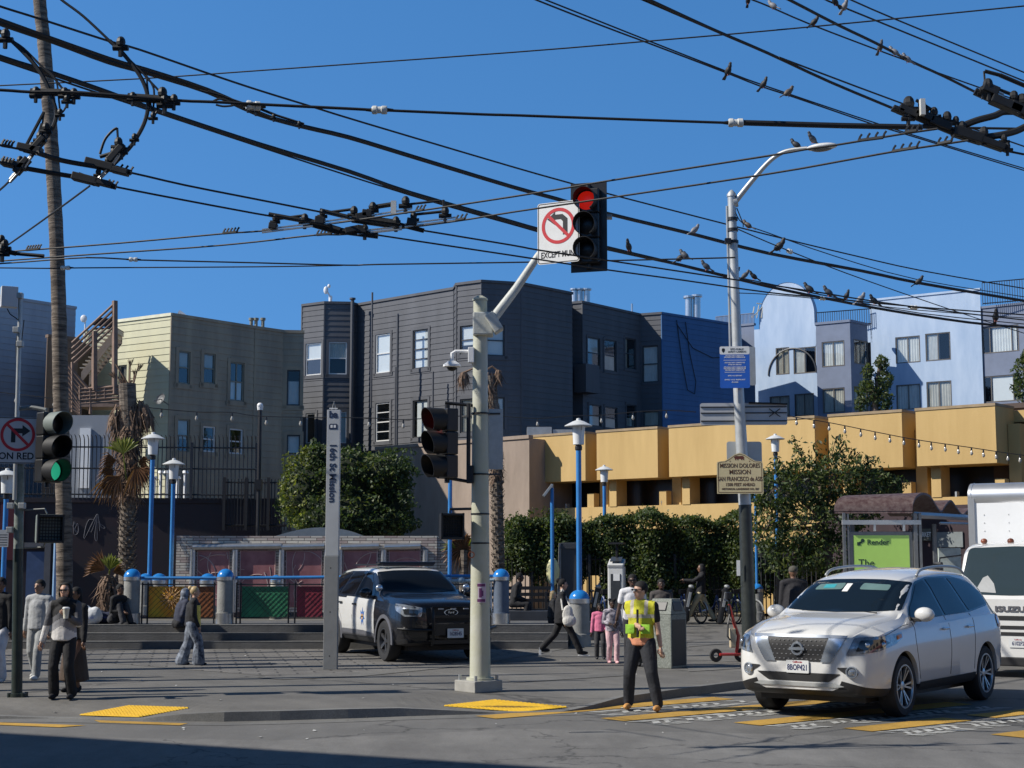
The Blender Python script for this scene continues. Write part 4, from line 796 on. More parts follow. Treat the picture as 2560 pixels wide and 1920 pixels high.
# ------------------------------------------------------------------ left corner pole
pl_ = G(44, 1742); Yl = pl_.y; zl = lambda y: P(50, y, Yl).z; xl = lambda px, y=1200: P(px, y, Yl).x
lp = thing('signal_pole', 'dark based signal pole with camera gear on top, at the left edge', 'pole', pl_)
mb = MB(); mb.tube([(xl(42, 1740), Yl, ZP), (xl(46, 1360), Yl, zl(1372))], [.075, .07], 16); mb.tube([(pl_.x, Yl, ZP), (pl_.x, Yl, ZP + .05)], .13, 12)
for k in range(4): a = pi / 4 + k * pi / 2; mb.tube([(pl_.x + .13 * cos(a), Yl + .13 * sin(a), ZP), (pl_.x + .13 * cos(a), Yl + .13 * sin(a), ZP + .06)], .025, 6)
mb.build('lower_post', M_dkgreen, lp, world=True, smooth=40)
mb = MB(); mb.tube([(xl(46, 1372), Yl, zl(1372)), (xl(50, 1150), Yl, zl(1150))], [.068, .06], 16); mb.build('middle_post', mat('worn_green_grey_paint', (.30, .32, .29), .5, .1, .3, 4, c2=(.06, .09, .07)), lp, world=True, smooth=40)
mb = MB(); mb.tube([(xl(42, 1200), Yl - .05, zl(1250)), (xl(54, 740), Yl - .05, zl(740))], [.035, .03], 12); mb.build('upper_mast', M_galv, lp, world=True, smooth=40)
mb = MB()
for px, y in ((54, 742), (46, 827), (55, 862), (32, 1265), (60, 1265), (30, 1325)): mb.box((xl(px, y), Yl - .08, zl(y)), (.09, .09, .085), bev=.01)
mb.each('clamp_box', M_galv, lp, world=True)
mb = MB(); mb.M = T(P(23, 743, Yl - .1)) @ rotz(R(25)); mb.box((0, 0, 0), (.23, .14, .30), bev=.012); mb.M = None; mb.build('antenna_box', mat('antenna_grey', (.6, .61, .62), .5, 0, .04), lp, world=True)
mb = MB(); mb.tube([P(18, 772, Yl - .1), P(25, 785, Yl - .12), P(42, 797, Yl - .1), P(48, 802, Yl - .06), P(40, 860, Yl - .03), P(44, 1010, Yl - .03)], .008, 5); mb.tube([P(60, 800, Yl), P(52, 870, Yl + .03), P(46, 1010, Yl)], .008, 5)
mb.build('cable', M_wire, lp, world=True)
mb = MB(); mb.tube([P(46, 1022, Yl), P(80, 1018, Yl - .02), P(115, 1025, Yl - .05), P(122, 1035, Yl - .05)], .03, 8); mb.tube([P(60, 1275, Yl), P(112, 1272, Yl - .05), P(118, 1284, Yl - .05)], .012, 6); mb.tube([P(60, 1370, Yl), P(108, 1368, Yl - .05), P(112, 1358, Yl - .05)], .012, 6); mb.each('signal_bracket', mat('bracket_grey', (.2, .21, .2), .5), lp, world=True)
p = P(44, 1101, Yl - .12); W_, H_ = .56, .66; nr = thing('turn_sign', 'white no right turn sign reading ON RED at the left edge', 'sign', p, R(12)); 
mb = MB(); mb.prism(rrect(W_, H_, .03), -.003, .003, FACE); mb.build('sign_panel', mat('sign_grey_white', (.55, .55, .56), .5, 0, .04), nr)
mb = MB(); border(mb, W_ - .012, H_ - .012, .025, .012, T(0, -.0045, 0) @ FACE)
mb.prism([(-.09, -.12), (-.09, .08), (.06, .08), (.06, .13), (.17, .045), (.06, -.035), (.06, .01), (-.03, .01), (-.03, -.12)], 0, .0008, T(0, -.004, .09) @ FACE); mb.text('ON RED', .135, T(-.01, -.0045, -.225) @ FACE, .95, .003); mb.build('lettering', M_ink, nr)
mb = MB(); circle_slash(mb, T(0, -.0065, .08) @ FACE, .235, .04); mb.build('prohibition_ring', M_red, nr)
signal('traffic_signal', 'green light beside the ON RED sign, on the left corner pole', tuple(P(122, 1119, Yl - .08)), R(50), 'g', H=1.0, lensr=.14, visor=M_pale)
pedsignal('pedestrian_signal', 'black square pedestrian signal with pale side, below the green light', tuple(P(124, 1322, Yl - .1)), R(24), .36, .40, side=M_pale)
p = P(6, 1346, Yl - .12); sg = thing('notice_sign', 'small grey notice with fine print at the left edge', 'sign', p); mb = MB(); mb.prism(rrect(.17, .24, .01), -.003, .003, T(p) @ FACE); mb.build('sign_panel', mat('notice_grey', (.4, .42, .45), .5), sg, world=True)
mb = MB()
for k in range(5): mb.box((p.x + .01, p.y - .004, p.z + .05 - k * .035), (.12, .001, .008))
mb.build('fine_print', M_ink, sg, world=True)
# ------------------------------------------------------------------ right street light pole
Yr = 30.; xr = lambda px, y: P(px, y, Yr).x; zr = lambda y: P(1850, y, Yr).z
rp = thing('street_light', 'tall street light pole with a dark lower half and a curved lamp arm', 'street light', (xr(1874, 1640), Yr, ZP))
mb = MB(); mb.tube([(xr(1876, 1650), Yr, ZP), (xr(1862, 1250), Yr, zr(1262))], [.155, .125], 18); mb.build('lower_post', mat('black_green_paint', (.03, .035, .032), .4, 0, .3, 5, .3, 9), rp, world=True, smooth=40)
mb = MB(); mb.tube([(xr(1862, 1262), Yr, zr(1262)), (xr(1846, 970), Yr, zr(970)), (xr(1829, 492), Yr, zr(492))], [.125, .105, .082], 18); mb.lathe([(.095, 0), (.095, .05), (.05, .11), (.02, .14), (0, .145)], T(xr(1829, 492), Yr, zr(492)), 16); mb.build('upper_post', mat('pale_galvanised', (.52, .53, .52), .45, .35, .15, 3, c2=(.38, .39, .38)), rp, world=True, smooth=40)
mb = MB(); mb.tube([P(1817, 515, Yr), P(1826, 900, Yr)], .022, 8); mb.build('conduit', M_galv, rp, world=True)
am = spline([P(1836, 507, Yr), P(1880, 452, Yr - .1), P(1925, 402, Yr - .25), P(1965, 378, Yr - .4), P(2018, 370, Yr - .6)], 5); mb = MB(); mb.tube(am, [.06 - .025 * i / (len(am) - 1) for i in range(len(am))], 12); mb.cyl(tuple(P(1832, 508, Yr)), tuple(P(1842, 505, Yr)), .1); mb.build('lamp_arm', M_galv, rp, world=True, smooth=40)
a, b = P(2016, 372, Yr - .6), P(2094, 363, Yr - .9); c = (a + b) / 2; d = b - a; mb = MB(); mb.ell((0, 0, 0), (d.length / 2, .16, .07), T(c) @ rotz(math.atan2(d.y, d.x)), 20, 9); mb.build('lamp_head', mat('lamp_head_grey', (.6, .6, .58), .4), rp, world=True, smooth=True)
mb = MB(); mb.ell((0, 0, -.035), (d.length / 2 * .7, .12, .055), T(c) @ rotz(math.atan2(d.y, d.x)), 20, 9); mb.build('lamp_lens', mat('lamp_lens', (.16, .16, .15), .3), rp, world=True, smooth=True)
mb = MB()
for y in (548, 575, 605): mb.lathe([(.092, -.03), (.11, -.03), (.11, .03), (.092, .03)], T(xr(1829 + (y - 492) * .033, y), Yr, zr(y)), 16)
mb.box((xr(1818, 605), Yr - .1, zr(605)), (.12, .1, .1)); mb.tube([P(1842, 520, Yr - .05), P(1858, 560, Yr - .1), P(1858, 568, Yr - .1)], .012, 5); mb.tube([P(1832, 610, Yr), P(1842, 700, Yr)], .01, 5); mb.each('band_clamp', M_black, rp, world=True)
def flat_sign(name, label, cat, px, py, Y, w_, h_, yaw, m, r=.03, th=.006):
    p = P(px, py, Y); e_ = thing(name, label, cat, p, yaw); mb = MB(); mb.prism(rrect(w_, h_, r), -th / 2, th / 2, FACE); mb.build('sign_panel', m, e_); return e_
bl = flat_sign('notice_sign', 'blue public safety camera notice with white header on the street light pole', 'sign', 1837, 918, Yr - .2, .585, .83, R(-4), mat('notice_blue', (.02, .11, .48), .45, 0, .05), .03)
mb = MB(); mb.prism(rrect(.585, .16, .03), 0, .001, T(0, -.0035, .335) @ FACE); 
for k, (z, w_) in enumerate(((.225, .42), (.195, .48), (.14, .44), (.09, .46), (.05, .3), (.0, .5), (-.03, .5), (-.06, .44), (-.1, .40), (-.17, .34), (-.25, .5), (-.3, .16))):
    if k in (2, 8): mb.box((0, -.0045, z), (w_, .001, .008))
    else: mb.text('SFPD PUBLIC SAFETY CAMERAS IN USE' if k < 9 else 'SFPD 415 REPORT', .031, T(0, -.0045, z) @ FACE, w_ / (.62 if k < 9 else .3), .001)
mb.build('lettering', M_signw, bl)
mb = MB(); mb.text('SFPD PUBLIC', .05, T(.05, -.0055, .355) @ FACE, .95, .001); mb.text('SAFETY CAMERAS', .05, T(.05, -.0055, .305) @ FACE, .9, .001); mb.prism([(-.03, .04), (0, .05), (.03, .04), (.03, -.01), (0, -.045), (-.03, -.01)], 0, .001, T(-.22, -.005, .33) @ FACE); mb.build('header_print', M_ink, bl)
ps2 = flat_sign('sign', 'grey sign back edge behind the blue camera notice', 'sign', 1870, 915, Yr + .2, .3, .78, R(-4), M_galv)
sn = flat_sign('street_name_sign', 'long grey back of a street name sign across the street light pole', 'sign', 1859, 1035, Yr + .15, 1.72, .44, R(-3), mat('sign_back_grey', (.46, .47, .48), .5, .1, .06), .04, .02)
mb = MB()
for z in (.14, .02, -.14): mb.tube([(-.85, -.02, z), (.85, -.02, z)], .012, 5)
mb.tube([(.1, -.05, .22), (.86, -.05, .19)], .02, 6); mb.tube([(.5, -.04, .1), (.72, -.04, -.06)], .01, 5); mb.tube([(.72, -.04, .1), (.5, -.04, -.06)], .01, 5); mb.each('mounting_rail', M_black, sn)
flat_sign('sign', 'pale square sign back behind the landmark sign, upper edge showing', 'sign', 1861, 1148, Yr + .12, .70, .70, R(2), mat('sign_back_pale', (.5, .51, .50), .5, .1, .06), .05)
lm = thing('landmark_sign', 'cream arched landmark sign with a bear, reading Mission Dolores', 'sign', P(1850, 1183, Yr - .2), R(-3)); Wb, Hb = .9, .80
out = [(-.45, -.40), (.45, -.40), (.45, .18), (.44, .22), (.38, .235), (.30, .24), (.20, .30), (.10, .37), (0, .40), (-.10, .37), (-.20, .30), (-.30, .24), (-.38, .235), (-.44, .22), (-.45, .18)]
mb = MB(); mb.prism(out, -.006, .006, FACE); mb.build('sign_panel', mat('landmark_cream', (.62, .52, .30), .55, 0, .06, 4), lm)
mb = MB(); q = [(x_ * .95, y_ * .95) for x_, y_ in out]; q2 = [(x_ * .925, y_ * .92) for x_, y_ in out]; n = len(q); mb.add([(a_, b_, 0) for a_, b_ in q + q2], [(i, (i + 1) % n, (i + 1) % n + n, i + n) for i in range(n)], T(0, -.0075, 0) @ FACE)
for t_, s_, z_, sx_ in (('MISSION DOLORES', .118, .145, .78), ('MISSION', .125, .02, .9), ('SAN FRANCISCO de ASIS', .12, -.115, .66), ('1500 FEET AHEAD', .085, -.225, .85), ('HISTORICAL LANDMARK NO. 327', .05, -.31, .95)): mb.text(t_, s_, T(0, -.008, z_) @ FACE, sx_, .0015)
mb.build('lettering', mat('brown_ink', (.10, .045, .02), .6), lm)
mb = MB(); bear = [(-.09, .0), (-.075, .0), (-.07, .025), (-.05, .02), (-.045, -.0), (-.03, .0), (-.025, .025), (.02, .025), (.03, .0), (.045, .0), (.045, .025), (.06, .02), (.07, 0), (.085, 0), (.08, .04), (.085, .065), (.05, .085), (-.02, .08), (-.06, .085), (-.095, .075), (-.115, .05), (-.10, .035)]
mb.prism(bear, 0, .001, T(0, -.0075, .255) @ FACE)
for sx_ in (-.19, .19): mb.prism([(cos(pi / 2 + k * pi / 5) * (.016 if k % 2 == 0 else .007), sin(pi / 2 + k * pi / 5) * (.016 if k % 2 == 0 else .007)) for k in range(10)], 0, .001, T(sx_, -.0075, .235) @ FACE)
mb.build('bear_emblem', mat('bear_brown', (.12, .03, .02), .6), lm)
flat_sign('notice_sign', 'small white paper notice on the dark lower post of the street light', 'sign', 1846, 1420, Yr - .15, .07, .3, R(-3), M_signw, .005)
# ------------------------------------------------------------------ lamps on domed bollards
M_boll = mat('bollard_concrete', (.27, .27, .255), .8, 0, .2, 3, .3, 30); M_dome = mat('dome_blue', (.02, .20, .55), .22, 0, .05, 3, coat=.6); M_lampw = mat('lamp_white', (.7, .71, .7), .4, 0, .04)
def bollard_parts(e_, h, r, lamp=None, m=M_boll):
    mb = MB(); mb.lathe([(r * 1.12, 0), (r * 1.12, h * .22), (r, h * .23), (r, h - r * .95)], None, 24); mb.build('shaft', m, e_, smooth=40)
    mb = MB(); mb.lathe([(r * 1.06, h - r * 1.3), (r * 1.08, h - r * 1.3), (r * 1.08, h - r * .85), (r, h - r * .84)], None, 24); mb.build('collar', M_steel, e_, smooth=40)
    mb = MB(); mb.lathe([(r * 1.02 * cos(a), h - r * .86 + r * .9 * sin(a)) for a in [pi / 2 * k / 8 for k in range(8)]] + [(0, h + r * .04)], None, 24); mb.build('dome', M_dome, e_, smooth=True)
def lamp_parts(e_, z0, zt, s=1.):
    mb = MB(); hh = zt - .62 * s; mb.tube([(0, 0, z0), (0, 0, hh)], .052 * s, 12); mb.build('lamp_post', M_blue, e_, smooth=40)
    mb = MB(); mb.lathe([(.055 * s, hh - .02), (.07 * s, hh), (.07 * s, hh + .06 * s), (.05 * s, hh + .1 * s)], None, 12); mb.build('socket', M_black, e_)
    mb = MB(); mb.lathe([(0, hh + .08 * s), (.105 * s, hh + .1 * s), (.115 * s, hh + .3 * s), (.13 * s, hh + .46 * s), (.13 * s, hh + .475 * s)], None, 20); mb.build('lamp_shade', M_lampw, e_, smooth=40)
    mb = MB(); mb.lathe([(.27 * s, hh + .455 * s), (.272 * s, hh + .47 * s), (.12 * s, hh + .55 * s), (.045 * s, hh + .575 * s), (.04 * s, hh + .61 * s), (0, hh + .62 * s)], None, 24); mb.build('lamp_cap', mat('cap_white', (.62, .63, .62), .4), e_, smooth=40)
    mb = MB()
    for k in range(4): a = k * pi / 2 + .4; mb.box((.125 * s * cos(a), .125 * s * sin(a), hh + .42 * s), (.01, .01, .09 * s))
    mb.build('cage', M_black, e_)
for label, bx, by, dome_y, top_y, lampx in (('blue lamp post on a stout domed bollard, nearest, right of the tote bag woman', 1449, 1616, 1475, 1045, 1449), ('short blue lamp post on a bollard, in front of the white kiosk', 1513, 1540, 1450, 1162, 1513), ('blue lamp post on a bollard just left of the white SUV', 1947, 1548, 1456, 1084, 1947)):
    p = G(bx, by); e_ = thing('lamp_bollard', label, 'lamp post', p, 0, 'blue lamp posts in the plaza'); k = P(bx, dome_y, p.y); h = k.z - ZP; zt = P(lampx, top_y, p.y).z - ZP
    r = {1449: 50, 1513: 36, 1947: 26}[bx] / F * p.y / 2; r = max(r, .17)
    bollard_parts(e_, h, r); lamp_parts(e_, h, zt, 1.15)
for label, lx, top, Y, z0 in (('taller blue lamp post behind the railing, beside the shaggy palm', 372, 1080, 40., 1.9), ('shorter blue lamp post behind the railing, right of the tall one', 426, 1145, 43., 1.9), ('blue lamp post cut off by the left edge of the photo', 6, 1170, 36., .1)):
    p = P(lx, 1500, Y); p.z = .6 if z0 > 1 else ZP; e_ = thing('lamp_post', label, 'lamp post', p, 0, 'blue lamp posts in the plaza'); zt = P(lx, top, Y).z - p.z
    mb = MB(); mb.tube([(0, 0, 0), (0, 0, .8)], .06, 10); mb.build('foot', M_blue, e_); lamp_parts(e_, .8, zt, 1.15)
p = G(1894, 1550); e_ = thing('lamp_bollard', 'blue pole on a domed bollard right behind the tall street light pole', 'lamp post', p, 0, 'blue lamp posts in the plaza'); bollard_parts(e_, 1.15, .2); mb = MB(); mb.tube([(0, 0, 1.1), (0, 0, 5.1)], .045, 10); mb.build('lamp_post', M_blue, e_)
p = P(1124, 1500, 37); p.z = ZP; e_ = thing('blue_pole', 'thin blue pole behind the square pedestrian signal', 'pole', p); mb = MB(); mb.tube([(0, 0, 0), (0, 0, P(1124, 1190, 37).z - ZP)], .05, 10); mb.build('post', M_blue, e_)
p = P(1381, 1500, 46); p.z = ZP; zt = P(1381, 1220, 46).z - ZP; e_ = thing('camera_pole', 'blue pole topped by a tilted grey floodlight, left of the nearest lamp', 'pole', p); mb = MB(); mb.tube([(0, 0, 0), (0, 0, zt)], .055, 10); mb.build('post', M_blue, e_); mb = MB(); mb.M = T(-.13, 0, zt - .08) @ Matrix.Rotation(R(-52), 4, 'Y'); mb.box((0, 0, 0), (.44, .3, .08), bev=.01); mb.M = None; mb.tube([(0, 0, zt), (0, 0, zt + .12)], .04, 8); mb.build('floodlight', M_galv, e_)
p = P(150, 1500, 38); p.z = ZP; e_ = thing('blue_pole', 'thin pale blue pole half hidden behind the tall palm trunk', 'pole', (P(138, 1400, 38).x, 38, ZP)); mb = MB(); mb.tube([(0, 0, 0), (0, 0, 2.9)], .05, 8); mb.build('post', mat('pale_blue_paint', (.25, .4, .6), .4), e_)
p = P(562, 1300, 45); e_ = thing('camera_pole', 'slim black pole with a white dome camera, in front of the podium fence end', 'pole', (p.x + 2.95 - 1.0, 45, .6))
e_.location.x = P(645, 1300, 45).x; mb = MB(); z1 = P(645, 1022, 45).z - .6; mb.tube([(0, 0, 0), (0, 0, z1)], .06, 8); mb.box((0, 0, P(645, 1212, 45).z - .6), (.2, .2, .3)); mb.build('post', M_black, e_); mb = MB(); mb.ell((0, -.02, z1 + .1), (.09, .09, .08)); mb.lathe([(.08, z1 - .04), (.095, z1 + .08)], None, 12); mb.build('dome_camera', M_white, e_)
# ------------------------------------------------------------------ railing with domed posts, on the steps
rl = thing('railing', 'blue topped railing with pierced metal art panels and domed posts on the steps', 'railing', (P(563, 1500, 34.4).x, 34.4, ZS)); YR = 34.4; zz = lambda y: P(500, y, YR).z; X = lambda px: P(px, 1480, YR).x
hd = zz(1424) - ZS
def railpost(px, mm=M_boll, par=rl):
    mb = MB(); c_ = (X(px), YR, ZS); r = .178; M = T(c_); mb.lathe([(r * 1.12, 0), (r * 1.12, hd * .2), (r, hd * .205), (r, hd - .2)], M, 22); b_ = mb.build('post', mm, par, world=True, smooth=40)
    mb = MB(); mb.lathe([(r * 1.1, hd - .24), (r * 1.1, hd - .16)], M, 22); mb.lathe([(r * 1.13, .0), (r * 1.13, hd * .19)], M, 22); mb.each('collar', M_steel, b_, world=True, smooth=40)
    mb = MB(); mb.lathe([(r * 1.08 * cos(a), hd - .17 + .19 * sin(a)) for a in [pi / 2 * k / 8 for k in range(8)]] + [(0, hd + .02)], M, 22); mb.build('dome', M_dome, b_, world=True, smooth=True)
for px in (330, 563): railpost(px)
railpost(1253, mat('post_painted_shade', (.10, .13, .18), .6, 0, .15))  # darker bluish copy of the post tone puts shade into its colour
mb = MB(); mb.tube([(X(352), YR, zz(1445)), (X(540), YR, zz(1445))], .035, 8); mb.tube([(X(588), YR, zz(1445)), (X(1120), YR, zz(1440)), (X(1235), YR, zz(1440))], .035, 8); mb.each('top_rail', M_blue, rl, world=True)
mb = MB()
for a, b in ((354, 540), (590, 1235)):
    for y in (1461, 1545): mb.tube([(X(a), YR, zz(y)), (X(b), YR, zz(y))], .016, 5)
for px in (356, 370, 536, 545, 592, 602, 722, 738, 900, 1060): mb.tube([(X(px), YR, zz(1456)), (X(px), YR, ZS)], .02, 5)
mb.build('rail_frame', M_black, rl, world=True)
def artpanel(px0, px1, c, seed, y0=1466, y1=1543, star=True):
    rng_ = random.Random(seed); W0, W1, Z0, Z1 = X(px0), X(px1), zz(y1), zz(y0)
    mb = MB(); mb.add([(W0, YR + .03, Z0), (W1, YR + .03, Z0), (W1, YR + .03, Z1), (W0, YR + .03, Z1)], [(0, 1, 2, 3)]); pn = mb.build('art_panel', c, rl, world=True)
    mb = MB(); s_ = .12; n_ = int((W1 - W0) / s_) + int((Z1 - Z0) / s_) + 2
    for k in range(n_):
        for sg_ in (1, -1):
            a = W0 + k * s_ - (Z1 - Z0 if sg_ > 0 else 0); p0 = (a, Z0) if sg_ > 0 else (a, Z1); p1 = (a + (Z1 - Z0), Z1) if sg_ > 0 else (a + (Z1 - Z0), Z0)
            xa, xb = max(p0[0], W0), min(p1[0], W1)
            if xb - xa < .03: continue
            f0, f1 = (xa - p0[0]) / (Z1 - Z0), (xb - p0[0]) / (Z1 - Z0); mb.tube([(xa, YR - .01, p0[1] + (p1[1] - p0[1]) * f0), (xb, YR - .01, p0[1] + (p1[1] - p0[1]) * f1)], .0045, 3)
    mb.build('lattice', M_black, pn, world=True)
    if star:
        mb = MB(); cx, cz = W0 + (W1 - W0) * .56, Z0 + (Z1 - Z0) * .62
        for k in range(18): a = 2 * pi * k / 18; mb.tube([(cx + .06 * cos(a), YR - .0, cz + .06 * sin(a)), (cx + .26 * cos(a), YR - .0, min(Z1, cz + .26 * sin(a)))], .011, 4)
        mb.build('sunburst', mat('art_cream', (.75, .45, .2), .6), pn, world=True)
m_art = mat('art_orange', (.85, .28, .03), .6, 0, .1, 3, c2=(.9, .6, .05)); m_artg = mat('art_green', (.05, .32, .14), .6, 0, .2, 3, c2=(.03, .14, .08)); m_artr = mat('art_crimson', (.42, .04, .07), .6, 0, .2, 3, c2=(.2, .03, .05))
artpanel(370, 474, m_art, 1); artpanel(478, 536, mat('art_orange_brown', (.42, .14, .04), .6, 0, .1, 4, c2=(.2, .07, .03)), 2, star=False); artpanel(604, 720, m_artg, 3, star=False); artpanel(742, 806, m_artr, 4, star=False)
mb = MB(); cx, cz = X(1152), zz(1478)
for k in range(28): a = 2 * pi * k / 28; mb.add([(cx + r_ * cos(a + o_), YR - .01, cz + r_ * sin(a + o_)) for r_, o_ in ((.09, -.03), (.30, -.07), (.30, .07), (.09, .03))], [(0, 1, 2, 3)])
mb.build('sunburst_panel', mat('pale_metal', (.55, .52, .46), .5), rl, world=True)
mb = MB(); mb.tube([(X(1115), YR - .1, zz(1452)), (X(1235), YR - .1, zz(1450))], .035, 8); mb.ell((X(1120), YR - .12, zz(1452)), (.07, .07, .07)); mb.ell((X(1153), YR - .12, zz(1450)), (.07, .07, .07)); mb.build('cycle_rail', mat('pale_blue_rail', (.3, .42, .5), .35), rl, world=True)
mb = MB(); mb.box((X(1228), YR, (ZS + zz(1452)) / 2), (.04, .05, zz(1452) - ZS)); mb.box((X(1238), YR, (ZS + zz(1452)) / 2), (.03, .05, zz(1452) - ZS)); mb.each('white_stanchion', M_white, rl, world=True)
# far railing posts
for i, px in enumerate((365, 398, 520, 1195)):
    p = P(px, 1440, 40); e_ = thing('bollard', ['far domed bollard directly behind the first railing post', 'far domed bollard behind the orange panel, left', 'far domed bollard behind the orange panel, right', 'far domed bollard behind the sunburst panel'][i], 'bollard', (p.x, 40, .6), 0, 'domed bollards beyond the railing'); bollard_parts(e_, P(px, 1434, 40).z - .6, .2)
p = P(690, 1500, 35.5); e_ = thing('bollard', 'pale concrete bollard with a blue cap, seen through the green panel', 'bollard', (P(690, 1450, 37).x, 37, ZS)); bollard_parts(e_, P(690, 1438, 37).z - ZS, .13, m=mat('pale_stone', (.45, .43, .36), .8))
# ------------------------------------------------------------------ tiled stair enclosure
YT = 42.; XT = lambda px, y=1400: P(px, y, YT).x; ZT = lambda y: P(760, y, YT).z
te = thing('tiled_enclosure', 'low tiled stair enclosure with five maroon art panels and steel hoods', 'enclosure', (XT(760), YT, .6))
mt = bpy.data.materials.new('staggered_tiles'); mt.use_nodes = True; nt = mt.node_tree; b = nt.nodes['Principled BSDF']; b.inputs['Roughness'].default_value = .5
tc = nt.nodes.new('ShaderNodeTexCoord'); mp = nt.nodes.new('ShaderNodeMapping'); mp.inputs['Rotation'].default_value = (pi / 2, 0, 0); br = nt.nodes.new('ShaderNodeTexBrick'); br.inputs['Scale'].default_value = 1; br.inputs['Brick Width'].default_value = .34; br.inputs['Row Height'].default_value = .075; br.inputs['Mortar Size'].default_value = .009; br.inputs['Color1'].default_value = (.62, .58, .5, 1); br.inputs['Color2'].default_value = (.5, .47, .42, 1); br.inputs['Mortar'].default_value = (.12, .1, .09, 1)
nt.links.new(tc.outputs['Object'], mp.inputs[0]); nt.links.new(mp.outputs[0], br.inputs[0])
br2 = nt.nodes.new('ShaderNodeTexBrick'); br2.inputs['Scale'].default_value = 1; br2.inputs['Brick Width'].default_value = .34; br2.inputs['Row Height'].default_value = .075; br2.inputs['Mortar Size'].default_value = 0; br2.inputs['Bias'].default_value = -.35; br2.inputs['Color1'].default_value = (1, 1, 1, 1); br2.inputs['Color2'].default_value = (.45, .08, .10, 1); nt.links.new(mp.outputs[0], br2.inputs[0])
mx = nt.nodes.new('ShaderNodeMix'); mx.data_type = 'RGBA'; mx.blend_type = 'MULTIPLY'; mx.inputs[0].default_value = .55; nt.links.new(br.outputs[0], mx.inputs[6]); nt.links.new(br2.outputs[0], mx.inputs[7]); nt.links.new(mx.outputs[2], b.inputs['Base Color'])
mb = MB(); x0_, x1_ = XT(440), XT(1092)
mb.box(((x0_ + x1_) / 2, YT + .2, (.6 + ZT(1340)) / 2), (x1_ - x0_, .4, ZT(1340) - .6)); mb.box((x1_ + .15, YT + 1.0, (.6 + ZT(1342)) / 2), (.29, 1.8, ZT(1342) - .6))
mb.box(((XT(432) + XT(462)) / 2, YT + 1.2, (.6 + ZT(1338)) / 2), (XT(462) - XT(432), 1.6, ZT(1338) - .6)); mb.build('tile_wall', mt, te, world=True)
M_maroon = mat('maroon_panel', (.40, .19, .19), .4, 0, .25, 1.5, c2=(.20, .07, .08)); M_line = mat('etched_line', (.55, .42, .38), .5)
for i, (a_, b_) in enumerate(((493, 575), (600, 690), (715, 806), (858, 945), (972, 1052))):
    u0, u1, z0, z1 = XT(a_), XT(b_), .75, ZT(1376); mb = MB(); mb.box(((u0 + u1) / 2, YT - .02, (z0 + z1) / 2), (u1 - u0, .04, z1 - z0)); pn = mb.build('art_panel', M_maroon, te, world=True); rr_ = random.Random(i)
    mb = MB()
    for k in range(16):
        cx_, cz_, r0_, a0_ = rr_.uniform(u0 - .3, u1 + .3), rr_.uniform(z0, z1), rr_.uniform(.35, 1.1), rr_.uniform(0, 6); sp_ = [Vector((cx_ + r0_ * cos(a0_ + t * .12), YT - .045, cz_ + r0_ * sin(a0_ + t * .12))) for t in range(22)]; sp_ = [v for v in sp_ if u0 < v.x < u1 and z0 < v.z < z1]
        if len(sp_) < 3: continue
        sp_ = list(sp_); sp_ = [Vector((min(max(v.x, u0 + .02), u1 - .02), v.y, min(max(v.z, z0), z1 - .02))) for v in sp_]; mb.tube(sp_, rr_.uniform(.006, .016), 3)
    mb.tube([(u0 + .015, YT - .04, z0), (u0 + .015, YT - .04, z1 - .015), (u1 - .015, YT - .04, z1 - .015), (u1 - .015, YT - .04, z0)], .01, 4); mb.build('etched_drawing', M_line, pn, world=True)
mb = MB()
for a_ in (483, 589, 705, 818, 850, 960, 1064): mb.cyl((XT(a_), YT - .06, .6), (XT(a_), YT - .06, ZT(1374)), .085, 12)
mb.each('column', M_steel, te, world=True, smooth=40)
for a_, b_ in ((483, 705), (705, 812), (853, 948), (962, 1052)):
    mb = MB(); mb.tube([(XT(a_), YT - .08, ZT(1368)), (XT(b_), YT - .08, ZT(1365))], .09, 12); mb.build('steel_hood', M_steel, te, world=True, smooth=40)
mb = MB(); q = [(XT(636), YT + 2, ZT(1345)), (XT(690), YT + 2, ZT(1328)), (XT(750), YT + 2, ZT(1316)), (XT(810), YT + 2, ZT(1316)), (XT(860), YT + 2, ZT(1326)), (XT(905), YT + 2, ZT(1345))]
qq = spline(q, 5); n = len(qq); mb.add([tuple(v) for v in qq] + [tuple(v + Vector((0, 3, .0))) for v in qq] + [(v.x, v.y, ZT(1350)) for v in qq], [(i, i + 1, i + 1 + n, i + n) for i in range(n - 1)] + [(i, i + 2 * n, i + 1 + 2 * n, i + 1) for i in range(n - 1)]); mb.build('arched_canopy', mat('canopy_blue_grey', (.26, .30, .33), .35, .3, .1), te, world=True)
# low dark seat wall right of the steps
mb = MB(); p0, p1 = P(1100, 1600, 33.5), P(1345, 1590, 34.5); sw = thing('seat_wall', 'long low dark concrete seat wall behind the big signal pole', 'wall', p0); 
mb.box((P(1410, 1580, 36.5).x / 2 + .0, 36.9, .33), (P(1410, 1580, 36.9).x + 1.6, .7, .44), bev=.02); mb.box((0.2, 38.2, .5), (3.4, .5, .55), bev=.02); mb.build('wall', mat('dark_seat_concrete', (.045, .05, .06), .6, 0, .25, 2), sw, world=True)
for i, (px, py) in enumerate(((1412, 1538), (1350, 1538))):
    pass
